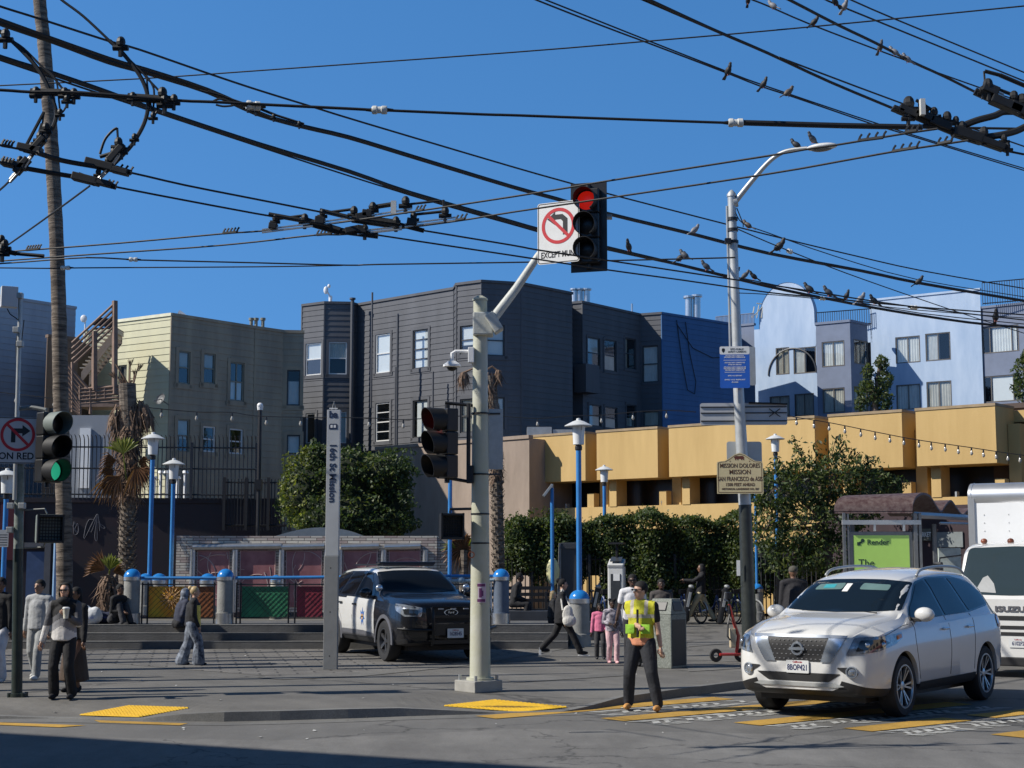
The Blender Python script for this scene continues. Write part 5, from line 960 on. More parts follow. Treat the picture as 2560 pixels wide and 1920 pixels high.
# ------------------------------------------------------------------ overhead wires
def wire(label, pts, z, r, name='overhead_wire', grp=None, m=None):
    q = [Q(a, b, z) for a, b in pts]; e_ = MB(); o = thing_mesh = None
    c = q[len(q) // 2]; mb = MB(); mb.tube([p - c for p in spline(q, 3)], r, 6); ob = mb.build(name, m or M_wire); ob.location = c; return tag(ob, label, 'cable', grp)
ZF, ZT_, ZH = 8.5, 6.0, 10.
WF1 = [(-120, 15), (0, 58), (135, 104), (270, 154), (366, 181), (521, 229.5), (640, 283), (756, 316), (871, 343), (1026, 390), (1280, 467), (1388, 496), (1519, 534), (1735, 586), (1920, 633), (2151, 676.6), (2306, 709), (2560, 752), (2700, 775)]
WF2 = [(-120, 95), (0, 143), (135, 185), (270, 231.5), (386, 274), (640, 358), (871, 428), (1026, 482), (1280, 554.6), (1345, 573), (1519, 619), (1704, 663), (1920, 716), (2074, 748), (2229, 777), (2421, 806), (2560, 819), (2700, 832)]
wire('thick black feeder cable crossing the whole sky, upper of the two', WF1, ZF, .036, 'feeder_cable'); wire('thick black feeder cable with most of the pigeons, lower of the two', WF2, ZF, .036, 'feeder_cable')
wire('second strand lashed close to the upper feeder cable at the left', [(-120, 2), (0, 48), (270, 144), (366, 172), (521, 223), (640, 277), (700, 300)], ZF, .018); wire('second strand lashed along the lower feeder cable', [(-120, 103), (0, 150), (640, 364), (1026, 488), (1280, 561), (1519, 625), (1920, 709), (2074, 741), (2300, 783), (2560, 810)], ZF, .014)
wire('thin wire running just above the upper feeder cable from the left edge', [(-120, -25), (0, 16), (96, 46), (270, 102), (347, 123.5), (513, 181), (640, 223.5), (771, 264), (910, 307), (1280, 416.7), (1426, 458), (1519, 484), (1920, 587), (2140, 640), (2306, 677), (2560, 721), (2700, 742)], 9.2, .016)
wire('thin wire rising gently from the left edge to the upper right corner', [(-150, 222), (0, 214), (347, 197), (640, 177), (1280, 131), (1619, 103), (1920, 77), (2236, 47), (2560, 15), (2750, -4)], 9.6, .011)
wire('thin span wire with white insulators across the sky, left of the hardware', [(-150, 220), (0, 225), (77, 230), (200, 232), (440, 251), (528, 254.6), (671, 262), (879, 272), (929, 275)], 6.7, .016); wire('thin span wire between the two white insulators near the top', [(968, 276), (1207, 286), (1280, 288), (1500, 296), (1758, 305), (1820, 307)], 6.7, .015); wire('thick black span cable running right from the right hand insulator', [(1859, 307), (1928, 309), (2100, 314), (2306, 318)], 6.7, .032); wire('short span wire leaving the right hand crossing to the edge', [(2306, 318), (2491, 321), (2560, 322), (2700, 324)], 6.7, .014)
A6 = [(-150, 330), (0, 363), (93, 382), (154, 401), (231, 415), (328, 432), (463, 463), (640, 498), (794, 528.5), (887, 548), (1026, 571), (1280, 613), (1345, 625), (1519, 651), (1789, 692), (2036, 729), (2151, 748), (2344, 775), (2560, 800), (2700, 815)]
B6 = [(-150, 375), (0, 405), (62, 420.5), (231, 449.5), (278, 465), (640, 534), (775, 555.6), (891, 579), (956, 589.5), (1280, 638.5), (1519, 674.7), (1704, 700), (1920, 731), (2055, 744), (2290, 767), (2560, 787), (2700, 798)]
A7 = [(-100, 638), (23, 629), (297, 608), (555, 584.5), (640, 578.7), (786, 565), (1064, 524.7), (1280, 492), (1422, 469), (1515, 453), (1920, 389.7), (2012, 374), (2097, 361.5), (2252, 335.6), (2344, 322)]
B7 = [(-100, 660), (193, 638.5), (482, 619), (640, 604.7), (786, 588), (887, 584.5), (1122, 555.6), (1280, 530.5), (1515, 495.8), (1920, 435), (2113, 401), (2229, 380), (2344, 362.7), (2421, 351)]
wire('upper trolley wire falling from the left edge towards the right', A6, ZT_, .0115, 'trolley_wire'); wire('lower trolley wire falling from the left edge towards the right', B6, ZT_, .0115, 'trolley_wire'); wire('upper trolley wire climbing from lower left to the right hand crossing', A7, ZT_ + .05, .011, 'trolley_wire'); wire('lower trolley wire climbing from lower left to the right hand crossing', B7, ZT_ + .05, .011, 'trolley_wire')
for lb, pts in (('sleeved black stretch of the upper trolley wire between the two left switches', [(93, 382), (154, 401), (231, 415), (328, 432)]), ('sleeved black stretch of the lower trolley wire between the two left switches', [(62, 420.5), (150, 436), (231, 449.5), (278, 465)])): wire(lb, pts, ZT_, .026, 'wire_sleeve')
wire('span wire from the left edge past a small insulator to the street light pole', [(-100, 664), (0, 659), (85, 653), (216, 644), (322, 648.5), (347, 650), (640, 657), (867, 663), (948, 661), (1280, 656), (1523, 651.6), (1812, 644.6), (1829, 644)], 7.2, .014); wire('lowest span wire at the left, joining the other at mid sky', [(-100, 670), (0, 669.7), (135, 671), (200, 669.7), (640, 667), (856, 663.5)], 7.2, .012)
wire('short slanting wire from the second left switch down to the left edge', [(-60, 665), (19, 613), (135, 530.5), (224, 465)], ZT_, .011); wire('short slanting wire leaving the first left switch at the left edge', [(-60, 520), (0, 474.5), (23, 453)], ZT_, .012)
wire('left wire of the close pair slanting down from the top centre', [(1300, -17), (1341, 0), (1473, 52), (1565, 87), (1619, 107), (1808, 179), (1897, 214), (1985, 243), (2182, 310.6), (2252, 332), (2560, 426), (2700, 466)], ZH, .013); wire('right wire of the close pair slanting down from the top centre', [(1320, -17), (1365, 0), (1619, 101), (1808, 175), (1920, 217), (2252, 328), (2560, 421), (2700, 460)], ZH + .05, .012)
wire('thicker wire slanting from top right of centre into the right hand crossing', [(1570, -24), (1623, 0), (1781, 73), (1920, 133), (2074, 204.5), (2240, 274)], 8., .018); wire('thin wire joining the thicker slanting wire from the left near the top', [(1555, -22), (1608, 0), (1777, 73)], 8., .011); wire('thin wire splitting off above the right hand crossing to the edge', [(1947, 143), (2259, 260), (2560, 366), (2700, 415)], 8., .011)
wire('thin wire with three pigeons slanting to the second crossing', [(1830, -20), (1882, 0), (1920, 15), (2024, 60), (2190, 123.5), (2279, 156)], ZH, .012); wire('thick wire slanting down to the upper right crossing', [(1920, -25), (1974, 0), (2090, 60), (2190, 108), (2279, 154), (2356, 189), (2437, 229.5)], ZH, .022); wire('thin wire parallel over the upper right crossing', [(2336, 179), (2452, 220), (2560, 256.6), (2700, 305)], ZH, .012)
wire('lower of the two thin wires across the upper right corner', [(2010, -22), (2066, 0), (2120, 23), (2560, 202.5), (2700, 260)], ZH, .013); wire('topmost thin wire across the upper right corner', [(2080, -20), (2128, 0), (2236, 47), (2560, 181), (2700, 238)], ZH, .012)
wire('upper wire dropping right from the street light pole', [(1839, 532), (1858, 559), (1920, 582), (2086, 640), (2290, 698), (2560, 742), (2700, 765)], 8.8, .011); wire('steeper wire dropping right from the street light pole', [(1845, 573), (1920, 605.7), (2005, 640), (2113, 682), (2267, 736.5), (2437, 794), (2560, 833), (2700, 875)], 8.4, .012); wire('short wire leaving the street light pole above the blue notice', [(1847, 732.6), (1920, 736), (2055, 748), (2290, 775), (2560, 795)], 7.0, .009)
# insulators
M_ins = mat('insulator_white', (.62, .62, .58), .35, 0, .1, 6)
def insulator(label, a, b, z, r):
    A_, B_ = Q(*a, z), Q(*b, z); c = (A_ + B_) / 2; e_ = thing('insulator', label, 'insulator', c, 0, 'insulators in the span wires'); d = (B_ - A_); L_ = d.length; M = T(c) @ aim(d)
    mb = MB(); mb.lathe([(0, -L_ / 2), (r, -L_ / 2), (r, L_ / 2), (0, L_ / 2)] if False else [(0, -L_ / 2), (r * .85, -L_ / 2), (r, -L_ * .42), (r, -L_ * .2), (r * .8, -L_ * .15), (r * .8, L_ * .1), (r, L_ * .15), (r, L_ * .45), (r * .85, L_ / 2), (0, L_ / 2)], M, 14); mb.build('barrel', M_ins, e_, world=True, smooth=40)
    mb = MB(); mb.lathe([(0, L_ * .5), (r * .5, L_ * .5), (r * .3, L_ * .9), (0, L_ * .95)], M, 8); mb.lathe([(0, -L_ * .95), (r * .3, -L_ * .9), (r * .5, -L_ * .5), (0, -L_ * .5)], M, 8); mb.build('end_fitting', M_black, e_, world=True)
insulator('white barrel insulator on the span wire, near the top left of centre', (930, 275), (968, 275), 6.7, .045); insulator('white barrel insulator on the span wire right of the overhead light, near the top', (1821, 307), (1858, 307), 6.7, .047); insulator('small white insulator on the lower left span wire, above the roof stairs', (323, 648.5), (344, 649), 7.2, .04); insulator('small white insulator right beside the tall palm trunk', (153, 670), (175, 669.5), 7.2, .04); insulator('grey insulator at the left end of the top span wire', (616, 262), (650, 266), 6.7, .05)
insulator('tiny pale insulator right of the black pigeon near the street light', (1970, 627), (1978, 630), 8.4, .05); insulator('small insulator under the row of five pigeons', (2050, 746), (2062, 747), 6.0, .03); insulator('small grey insulator on the low wires right of the row of pigeons', (2276, 768), (2292, 769), 6.0, .035)
# trolley wire hardware
M_hw = mat('black_hardware', (.02, .02, .02), .55, .2, .2, 10); M_bar = mat('bright_runner', (.5, .5, .48), .35, .6, .1, 8)
def hardware(name, label, Y, bars, rods, knobs, blocks=(), box=None, curved=None):
    kf = {'wire_crossover': 1.5, 'wire_crossing': .82}.get(name, 1.); rods = [(a, b, r * kf) for a, b, r in rods]; knobs = [(a, b, r * kf) for a, b, r in knobs]; blocks = [(a, b, w_, h_ * kf, g_) for a, b, w_, h_, g_ in blocks]
    c = P(*bars[0][0], Y); e_ = thing(name, label, 'trolley wire hardware', c); pt = lambda p, dy=0: P(p[0], p[1], Y + dy)
    mb = MB()
    for a, b in bars: mb.tube([pt(a, -.03), pt(b, -.03)], .012, 5); mb.tube([pt((a[0], a[1] + 7), -.03), pt((b[0], b[1] + 7), -.03)], .013, 5)
    mb.build('runner', M_bar, e_, world=True)
    mb = MB()
    for a, b, r in rods: mb.tube([pt(a), pt(b)], r, 6)
    mb.build('rod', M_hw, e_, world=True)
    for x_, y_, r in knobs:
        p = pt((x_, y_), -.02); mb = MB(); mb.ell(tuple(p), (r, r, r * 1.3), None, 8, 6); mb.cyl(p + Vector((0, 0, -r * 3.)), p, r * .5, 6); mb.cyl(p + Vector((-r * 1.6, 0, -r * 1.2)), p + Vector((r * 1.6, 0, -r * 1.2)), r * .6, 6); mb.build('clamp', M_hw, e_, world=True)
    for (x_, y_, w_, h_, a) in blocks:
        mb = MB(); mb.M = T(pt((x_, y_))) @ Matrix.Rotation(R(a), 4, 'Y'); mb.box((0, 0, 0), (w_, .12, h_), bev=.01); mb.M = None; mb.build('frog_block', M_hw, e_, world=True)
    if curved:
        mb = MB()
        for pts, r in curved: mb.tube(spline([pt(p) for p in pts], 5), r, 7)
        mb.build('curved_pipe', M_hw, e_, world=True, smooth=40)
    if box: mb = MB(); p = pt(box[:2], -.1); mb.box(tuple(p), (box[2], .06, box[3])); mb.build('white_box', M_ins, e_, world=True)
    return e_
hardware('wire_crossover', 'black trolley wire crossover with bright runners and a small white box, left of centre', 18.,
    [((655, 574), (782, 558)), ((795, 556), (915, 538)), ((918, 540), (1030, 521)), ((893, 578), (1005, 566)), ((1012, 560), (1140, 543))],
    [((690, 548), (765, 538), .012), ((806, 533), (890, 522), .012), ((922, 520), (985, 510), .02), ((1030, 537), (1115, 528), .012), ((1000, 513), (1100, 502), .01), ((1108, 500), (1112, 530), .012), ((672, 536), (760, 552), .02), ((760, 552), (850, 578), .035), ((800, 526), (880, 545), .02), ((880, 545), (1000, 562), .04), ((850, 578), (945, 590), .025), ((1000, 562), (1060, 577), .02)],
    [(762, 545, .03), (885, 527, .032), (932, 516, .03), (1014, 503, .034), (1113, 528, .032), (806, 532, .025), (688, 546, .025), (912, 572, .03), (990, 552, .03), (1034, 540, .028)],
    [(683, 566, .1, .05, 8), (800, 552, .12, .06, 8), (918, 535, .12, .06, 8), (905, 574, .12, .06, 8), (1030, 556, .12, .06, 8), (880, 575, .16, .05, -12), (905, 542, .14, .06, -12)], box=(984, 519, .065, .16))
hardware('wire_switch', 'curved trolley wire switch hanging left of the tall palm trunk', 15.2, [((99, 358), (92, 374)), ((78, 385), (62, 412)), ((48, 420), (25, 448))],
    [((110, 280), (62, 370), .018), ((110, 280), (106, 310), .01), ((108, 310), (96, 350), .03), ((60, 372), (92, 380), .04), ((30, 410), (62, 420), .04)],
    [(115, 318, .04), (100, 340, .04), (80, 365, .035), (50, 400, .035), (14, 86, .05), (162, 230, .04), (168, 245, .035), (150, 280, .03), (90, 232, .035)], [(95, 362, .2, .06, -50), (55, 415, .2, .06, -50), (75, 372, .25, .07, 12), (35, 412, .25, .07, 12)],
    curved=[([(-30, 60), (0, 79), (27, 100), (77, 150), (108, 193), (131, 247), (141, 289), (127, 328), (96, 366), (58, 417), (23, 455)], .022), ([(27, 100), (60, 122), (108, 170), (135, 195), (170, 240)], .012), ([(108, 170), (140, 200), (152, 280), (172, 252)], .01)])
hardware('wire_switch', 'curved trolley wire switch with a bowed rod, right of the tall palm trunk', 15.2, [((300, 380), (278, 412)), ((266, 424), (242, 450))],
    [((77, 230), (175, 232), .04), ((175, 232), (320, 243), .028), ((320, 243), (430, 251), .045), ((250, 392), (318, 372), .02), ((236, 410), (262, 418), .045), ((196, 440), (238, 456), .045), ((290, 420), (328, 432), .03), ((245, 455), (290, 468), .03), ((293, 320), (295, 352), .012)],
    [(296, 356, .045), (304, 370, .04), (284, 378, .035), (270, 400, .035), (246, 430, .03), (302, 106, .05), (406, 232, .05), (412, 250, .05), (435, 247, .04), (90, 228, .04), (185, 232, .04), (332, 240, .035), (336, 342, .03), (383, 288, .03)], [(290, 385, .2, .07, -50), (250, 412, .3, .08, 14), (300, 428, .18, .06, 14), (215, 448, .28, .08, 14), (260, 458, .18, .06, 14)],
    curved=[([(130, -25), (154, 0), (208, 40.5), (274, 102)], .014), ([(274, 102), (308.6, 135), (347, 185), (366.5, 227.6), (370, 270), (358.8, 312.5), (332, 359), (308.6, 386), (278, 417), (236, 458)], .022), ([(250, 385), (262, 350), (280, 328), (293, 320)], .014), ([(308, 135), (350, 175), (372, 200), (410, 240)], .012), ([(366, 190), (385, 225), (383, 290), (400, 262)], .011), ([(366, 188), (372, 240), (383, 285)], .01)])
hardware('wire_crossing', 'heavy black trolley wire crossing with spiky clamps at the upper right', 14.6, [((2282, 272), (2300, 280)), ((2330, 282), (2345, 290))],
    [((2240, 272), (2380, 330), .04), ((2380, 330), (2440, 350), .05), ((2440, 350), (2520, 378), .03), ((2520, 378), (2560, 386), .014), ((2290, 250), (2330, 275), .02), ((2306, 316), (2350, 318), .03), ((2421, 351), (2470, 340), .03)],
    [(2272, 258, .07), (2305, 262, .05), (2335, 280, .05), (2368, 292, .055), (2270, 285, .05), (2405, 315, .05), (2460, 330, .055), (2390, 300, .04), (2510, 345, .04), (2518, 365, .04)], [(2270, 280, .2, .1, 22), (2310, 290, .2, .09, 25), (2350, 310, .22, .1, 22), (2420, 338, .3, .12, 18), (2480, 360, .25, .08, 20), (2245, 275, .12, .05, 22)],
    curved=[([(2390, 322), (2440, 302), (2485, 290), (2510, 280), (2560, 278), (2620, 260)], .035), ([(2450, 345), (2500, 338), (2540, 328), (2580, 310), (2650, 290)], .035)], box=(2306, 268, .045, .16))
hardware('wire_crossing', 'second black trolley wire crossing cut off by the right edge', 13.6, [((2490, 226), (2510, 236))],
    [((2437, 228), (2560, 285), .045), ((2460, 178), (2462, 205), .012), ((2462, 178), (2500, 188), .022), ((2500, 188), (2580, 222), .025), ((2480, 218), (2540, 240), .02), ((2560, 285), (2620, 310), .05)],
    [(2470, 212, .06), (2535, 240, .05), (2555, 250, .06), (2455, 225, .035), (2570, 270, .06)], [(2475, 225, .15, .1, 24), (2515, 262, .3, .1, 24), (2550, 275, .2, .12, 24)])
hardware('wire_clamp', 'small black clamp cluster at the left edge below the switches', 16.8, [((8, 612), (14, 618))], [((0, 625), (40, 634), .03), ((8, 600), (10, 625), .02), ((40, 634), (110, 640), .022)], [(4, 598, .04), (12, 610, .045), (6, 622, .05)], [])
hardware('wire_clamp', 'bowed connector in the upper feeder cable below the second switch', 16.5, [((640, 262), (650, 262))], [((500, 226), (560, 240), .012), ((520, 228), (620, 262), .012), ((640, 268), (690, 288), .016), ((690, 288), (760, 310), .014)], [(620, 262, .03), (640, 270, .03), (684, 290, .022), (748, 308, .022)], [], curved=[([(528, 256), (545, 248), (565, 250), (585, 262), (560, 266), (540, 262)], .012)])
def clips(label, pts, z, Yf=None):   # little upright ears along a wire
    e_ = None; q = [Q(a, b, z) for a, b in pts]; mb = MB()
    for p in q: mb.tube([p, p + Vector((.012, 0, .035)), p + Vector((.03, 0, .06))], [.014, .011, .012], 5)
    mb.tube([q[0], q[-1]], .018, 5); c = q[0]; mb2 = MB(); mb2.v = [tuple(Vector(v) - c) for v in mb.v]; mb2.f = mb.f; mb2.mi = mb.mi; o = mb2.build('wire_ear', M_hw); o.location = c; tag(o, label, 'wire fitting', 'ear fittings on the trolley wires')
def row(x0, y0, x1, y1, n): return [(x0 + (x1 - x0) * k / (n - 1), y0 + (y1 - y0) * k / (n - 1)) for k in range(n)]
for lb, a in (('spiked clip row on the upper climbing trolley wire, right of mid sky, near the crossing', row(2147, 351, 2208, 343, 4)), ('spiked clip row on the lower climbing trolley wire, near the crossing', row(2232, 378, 2292, 368, 4)), ('spiked clips just left of the crossing on the upper wire', row(2264, 330, 2292, 326, 3)), ('spiked clips just left of the crossing on the lower wire', row(2345, 359, 2378, 353, 3)),
    ('spiked clip row on the climbing wire left of the crossover', row(558, 583, 592, 580, 5)), ('spiked clip row on the lower climbing wire under the crossover', row(792, 587, 828, 584, 5)), ('spiked clip row beside the left edge low wire', row(66, 625, 98, 622, 6)), ('spiked clips right of the second left switch, upper wire', row(300, 425, 326, 431, 3)), ('spiked clips right of the second left switch, lower wire', row(268, 462, 288, 467, 3)), ('spiked clips at the left edge, upper falling wire', row(4, 363, 28, 367, 4)), ('spiked clips at the left edge, lower falling wire', row(4, 405, 28, 411, 4)), ('spiked clips right of the crossover on the upper climbing wire', row(1040, 527, 1058, 524, 3)), ('spiked clips right of the crossover on the lower climbing wire', row(1140, 550, 1162, 546, 3))): clips(lb, a, ZT_ + .02)
# string lights
def lights(label, pts, Y, bulbs, drop):
    q = [P(a, b, Y) for a, b in pts]; e_ = thing('string_light', label, 'string lights', q[0]); sp_ = spline(q, 6); mb = MB(); mb.tube(sp_, .014, 5); mb.build('wire', M_wire, e_, world=True)
    for bx in bulbs:
        p = min(sp_, key=lambda v: abs((v.x / v.y) - (P(bx, 1100, Y).x / Y))); p = Vector((P(bx, 1100, Y).x, p.y, p.z)); mb = MB(); mb.tube([p, p + Vector((0, 0, -drop * .55))], [.02, .03], 6); s_ = mb.build('socket', M_black, e_, world=True)
        mb = MB(); mb.lathe([(0, -drop * 1.35), (.035, -drop * 1.2), (.05, -drop), (.03, -drop * .7), (.02, -drop * .55)], T(p), 10); mb.build('bulb', mat('bulb_glass', (.38, .36, .32), .15, 0, .05), s_, world=True, smooth=True)
lights('string of hanging bulbs in front of the two right hand yellow blocks', [(1960, 1036), (1989, 1043), (2074, 1056.7), (2190, 1080), (2290, 1099), (2421, 1118), (2514, 1132), (2600, 1143)], 46, [1920 + v * .3858 for v in (187, 300, 398, 500, 602, 695, 790, 880, 977, 1057, 1147, 1231, 1316, 1393, 1475, 1550, 1628)], .19)
lights('string of hanging bulbs in front of the cream house and left sky', [(-60, 974), (0, 981), (131, 995), (260, 1006), (382, 1020), (490, 1029.6), (580, 1031), (663, 1041), (929, 1045), (1008, 1049), (1150, 1040)], 44, [36, 132, 402, 490, 579, 665, 751, 922, 1008], .2)
lights('string of hanging bulbs above the left yellow blocks', [(1250, 1040), (1344, 1046), (1420, 1040), (1504, 1038), (1583, 1030), (1667, 1026), (1740, 1030)], 50, [1344, 1504, 1583, 1667], .2)
# ------------------------------------------------------------------ pigeons
mb = MB(); mb.ell((0, 0, 0), (.065, .115, .07), Matrix.Rotation(R(38), 4, 'X')); mb.ell((0, .085, .085), (.04, .045, .06)); mb.ell((0, .105, .135), (.031, .037, .033)); mb.add(*(lambda b: (b.v, b.f))(MB().prism([(-.03, -.08), (.03, -.08), (.042, -.235), (-.042, -.235)], -.012, .012)), Matrix.Rotation(R(32), 4, 'X')); mb.tube([(0, .135, .133), (0, .165, .125)], [.011, .003], 6)
pv = baked(mb, .012, 3)
def pg(name, c): return mat(name, c, .6, 0, .3, 30)
PM = {'dark': pg('pigeon_charcoal', (.018, .02, .024)), 'grey': pg('pigeon_grey', (.07, .075, .085)), 'pale': pg('pigeon_pale', (.22, .22, .23)), 'brown': pg('pigeon_brown', (.11, .085, .065)), 'black': pg('pigeon_black', (.012, .012, .014))}
pmesh = {}
for k, m in PM.items():
    b = MB(); b.add(*pv); o = b.build('pigeon', m, smooth=True); pmesh[k] = o.data; bpy.data.objects.remove(o)
b = MB(); b.tube([(-.02, .01, -.05), (-.02, .02, -.105)], .005, 4); b.tube([(.02, .01, -.05), (.02, .02, -.105)], .005, 4); o = b.build('leg', mat('pigeon_leg', (.35, .1, .09))); legm = o.data; bpy.data.objects.remove(o)
PL = [(1820, 178, ZH, 'dark', 200, 34, 'dark pigeon on the close wire pair, left one right of top centre'), (1908, 211, ZH, 'dark', 215, 30, 'dark pigeon on the close wire pair, next along to the right'), (1970, 231, ZH, 'brown', 285, 32, 'brownish pigeon on the close wire pair, rightmost'),
 (1736, 575, ZF, 'pale', 290, 28, 'pale grey pigeon alone on the upper feeder cable'), (1870, 563, 8.8, 'brown', 75, 26, 'brown pigeon on the thin wire just right of the street light pole'), (1572, 617, ZF, 'dark', 160, 32, 'dark upright pigeon on the lower feeder, first right of the overhead light'), (1700, 645, ZF, 'dark', 250, 28, 'dark pigeon, left of the huddled pair'), (1712, 638, ZF, 'grey', 70, 28, 'grey pigeon, right of the huddled pair'),
 (1766, 666, ZF, 'grey', 100, 28, 'grey pigeon right of the huddled pair, before the pole'), (1839, 682, ZF, 'dark', 240, 24, 'dark pigeon in front of the street light pole, left of three'), (1862, 688, ZF, 'grey', 260, 24, 'grey pigeon beside the street light pole, middle of three'), (1885, 691, ZF, 'black', 100, 24, 'black pigeon beside the street light pole, right of three'),
 (1933, 14, ZH, 'pale', 60, 28, 'pale pigeon at the top edge, right of centre'), (2035, 55, ZH, 'dark', 240, 28, 'dark pigeon where two wires cross near the top'), (2088, 5, ZH, 'dark', 130, 30, 'dark pigeon cut by the top edge, left of two'), (2111, 16, ZH, 'pale', 200, 32, 'pale pigeon at the top edge, right of two'), (1870, 2, ZH, 'black', 180, 26, 'black pigeon tail poking in at the top edge'),
 (2200, 119, ZH, 'grey', 190, 30, 'grey pigeon, left of three on the slanting wires at upper right'), (2237, 130, ZH, 'pale', 80, 28, 'pale pigeon, middle of three on the slanting wires at upper right'), (2269, 148, ZH, 'pale', 100, 28, 'pale pigeon, right of three on the slanting wires at upper right'), (1947, 616, 8.4, 'black', 240, 36, 'large black pigeon on the steep wire right of the street light'),
 (2024, 722, ZF, 'dark', 75, 30, 'dark pigeon, first of the row of five in front of the arched gable'), (2072, 731, ZF, 'grey', 100, 30, 'grey pigeon, second of the row of five'), (2116, 740, ZF, 'dark', 200, 26, 'dark pigeon, third of the row of five'), (2151, 748, ZF, 'pale', 300, 32, 'pale pigeon, fourth of the row of five'), (2186, 752, ZF, 'dark', 110, 28, 'dark pigeon, last of the row of five'),
 (2296, 704, ZF, 'black', 250, 26, 'black pigeon alone on the upper feeder above the pale blue wall'), (2489, 792, ZF, 'black', 170, 34, 'black pigeon near the right edge over the slate bay')]
def pigeon(px, py, z, tone, yaw, size, label, at=None):
    p = at or Q(px, py, z); s_ = size * p.y / F / .27; o = bpy.data.objects.new('pigeon', pmesh[tone]); col.objects.link(o); o.location = p; o.rotation_euler = (0, 0, R(yaw)); o.scale = (s_,) * 3; tag(o, label, 'pigeon', 'pigeons on the wires and the lamp')
    l = bpy.data.objects.new('leg', legm); col.objects.link(l); l.parent = o
for a in PL: pigeon(*a)
pigeon(0, 0, 0, 'dark', 70, 30, 'dark pigeon on the street light arm, left one', P(1991, 362, Yr - .5)); pigeon(0, 0, 0, 'grey', 120, 32, 'grey pigeon standing on top of the street light head', P(2032, 348, Yr - .65))
mb = MB(); mb.ell((0, 0, 0), (.06, .11, .07), Matrix.Rotation(R(38), 4, 'X'))
# ------------------------------------------------------------------ plants
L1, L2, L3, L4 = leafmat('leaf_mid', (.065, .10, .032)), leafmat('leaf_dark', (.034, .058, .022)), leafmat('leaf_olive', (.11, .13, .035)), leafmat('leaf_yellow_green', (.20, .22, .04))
M_core = mat('inner_shade_green', (.018, .026, .012), .9, 0, .4, 3); M_bark = mat('bark', (.12, .09, .07), .9, 0, .3, 6, .6, 20); M_twig = mat('twig', (.07, .05, .035), .9, 0, .2)
rng = np.random.default_rng(11)
def blob(els, n, shell=.30, seed=1, noise=.16):
    r_ = np.random.default_rng(seed); vol = np.array([e[3] * e[4] * e[5] for e in els]) ** (2 / 3); cnt = (vol / vol.sum() * n).astype(int); out = []
    for (x, y, z, a, b, c), k in zip(els, cnt):
        d = r_.normal(size=(k, 3)); d /= np.linalg.norm(d, axis=1)[:, None]; rr = 1 - shell * r_.random(k) ** 1.3
        lump = 1 + noise * np.sin(d[:, 0] * 7 + x) * np.cos(d[:, 2] * 6 + z * 2) + noise * .6 * np.sin(d[:, 1] * 13 + d[:, 2] * 11)
        out.append(np.array([x, y, z]) + d * np.array([a, b, c]) * (rr * lump)[:, None])
    p = np.concatenate(out); keep = np.ones(len(p), bool)
    for (x, y, z, a, b, c) in els:
        q = (p - np.array([x, y, z])) / np.array([a, b, c]); keep &= (np.linalg.norm(q, axis=1) > .62)
    return p[keep & (p[:, 2] > .15)]
def pe(px, py, Y, rx, rz, ry=None):
    p = P(px, py, Y); k = Y / F; return (p.x, p.y, p.z, rx * k, ry or rx * k, rz * k)
def core(els, par, f_=.72):  # dark fill keeps the foliage opaque and carries its inner shade in colour
    mb = MB()
    for (x, y, z, a, b, c) in els: mb.ell((x, y, z), (a * f_, b * f_, c * f_), None, 12, 8)
    v = baked(mb, .18, 1); m2 = MB(); m2.add(*v); m2.build('inner_shade_mass', M_core, par, world=True)
# ivy mound
Y_ = 46; els = [pe(770, 1225, Y_, 68, 95), pe(860, 1190, Y_, 90, 75), pe(950, 1185, Y_, 80, 55), pe(985, 1250, Y_, 45, 85), pe(860, 1290, Y_, 130, 75), pe(735, 1240, Y_, 35, 70), pe(940, 1310, Y_, 100, 45), pe(800, 1140, Y_, 50, 35)]
iv = thing('ivy_mound', 'big ivy covered mound with left shoulder tinted sunlit yellow green, behind the station pylon', 'shrub', els[4][:2] + (ZP,))
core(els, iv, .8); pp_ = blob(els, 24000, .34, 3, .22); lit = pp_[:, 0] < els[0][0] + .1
leaves('leaf_cover', [L1, L2, L1, L2, L3], pp_[~lit], .13, iv, seed=4); leaves('sunlit_tint_leaves', [L3, L4, L1], pp_[lit], .125, iv, seed=5)  # left leaves coloured yellow green to look sunlit
tr_ = []
for (x0, y0, x1, y1) in ((1000, 1140, 1045, 1190), (1005, 1160, 1050, 1180), (990, 1200, 1030, 1240), (1000, 1250, 1040, 1265), (1000, 1280, 1030, 1320), (960, 1130, 1040, 1125), (700, 1300, 690, 1250), (1000, 1215, 1015, 1300)):
    a, b = P(x0, y0, Y_ - .8), P(x1, y1, Y_ - .8)
    for k in range(40): q = a.lerp(b, random.random()); tr_.append((q.x + random.gauss(0, .06), q.y + random.gauss(0, .06), q.z + random.gauss(0, .06)))
leaves('trailing_leaves', [L1, L2], np.array(tr_), .14, iv, seed=6)
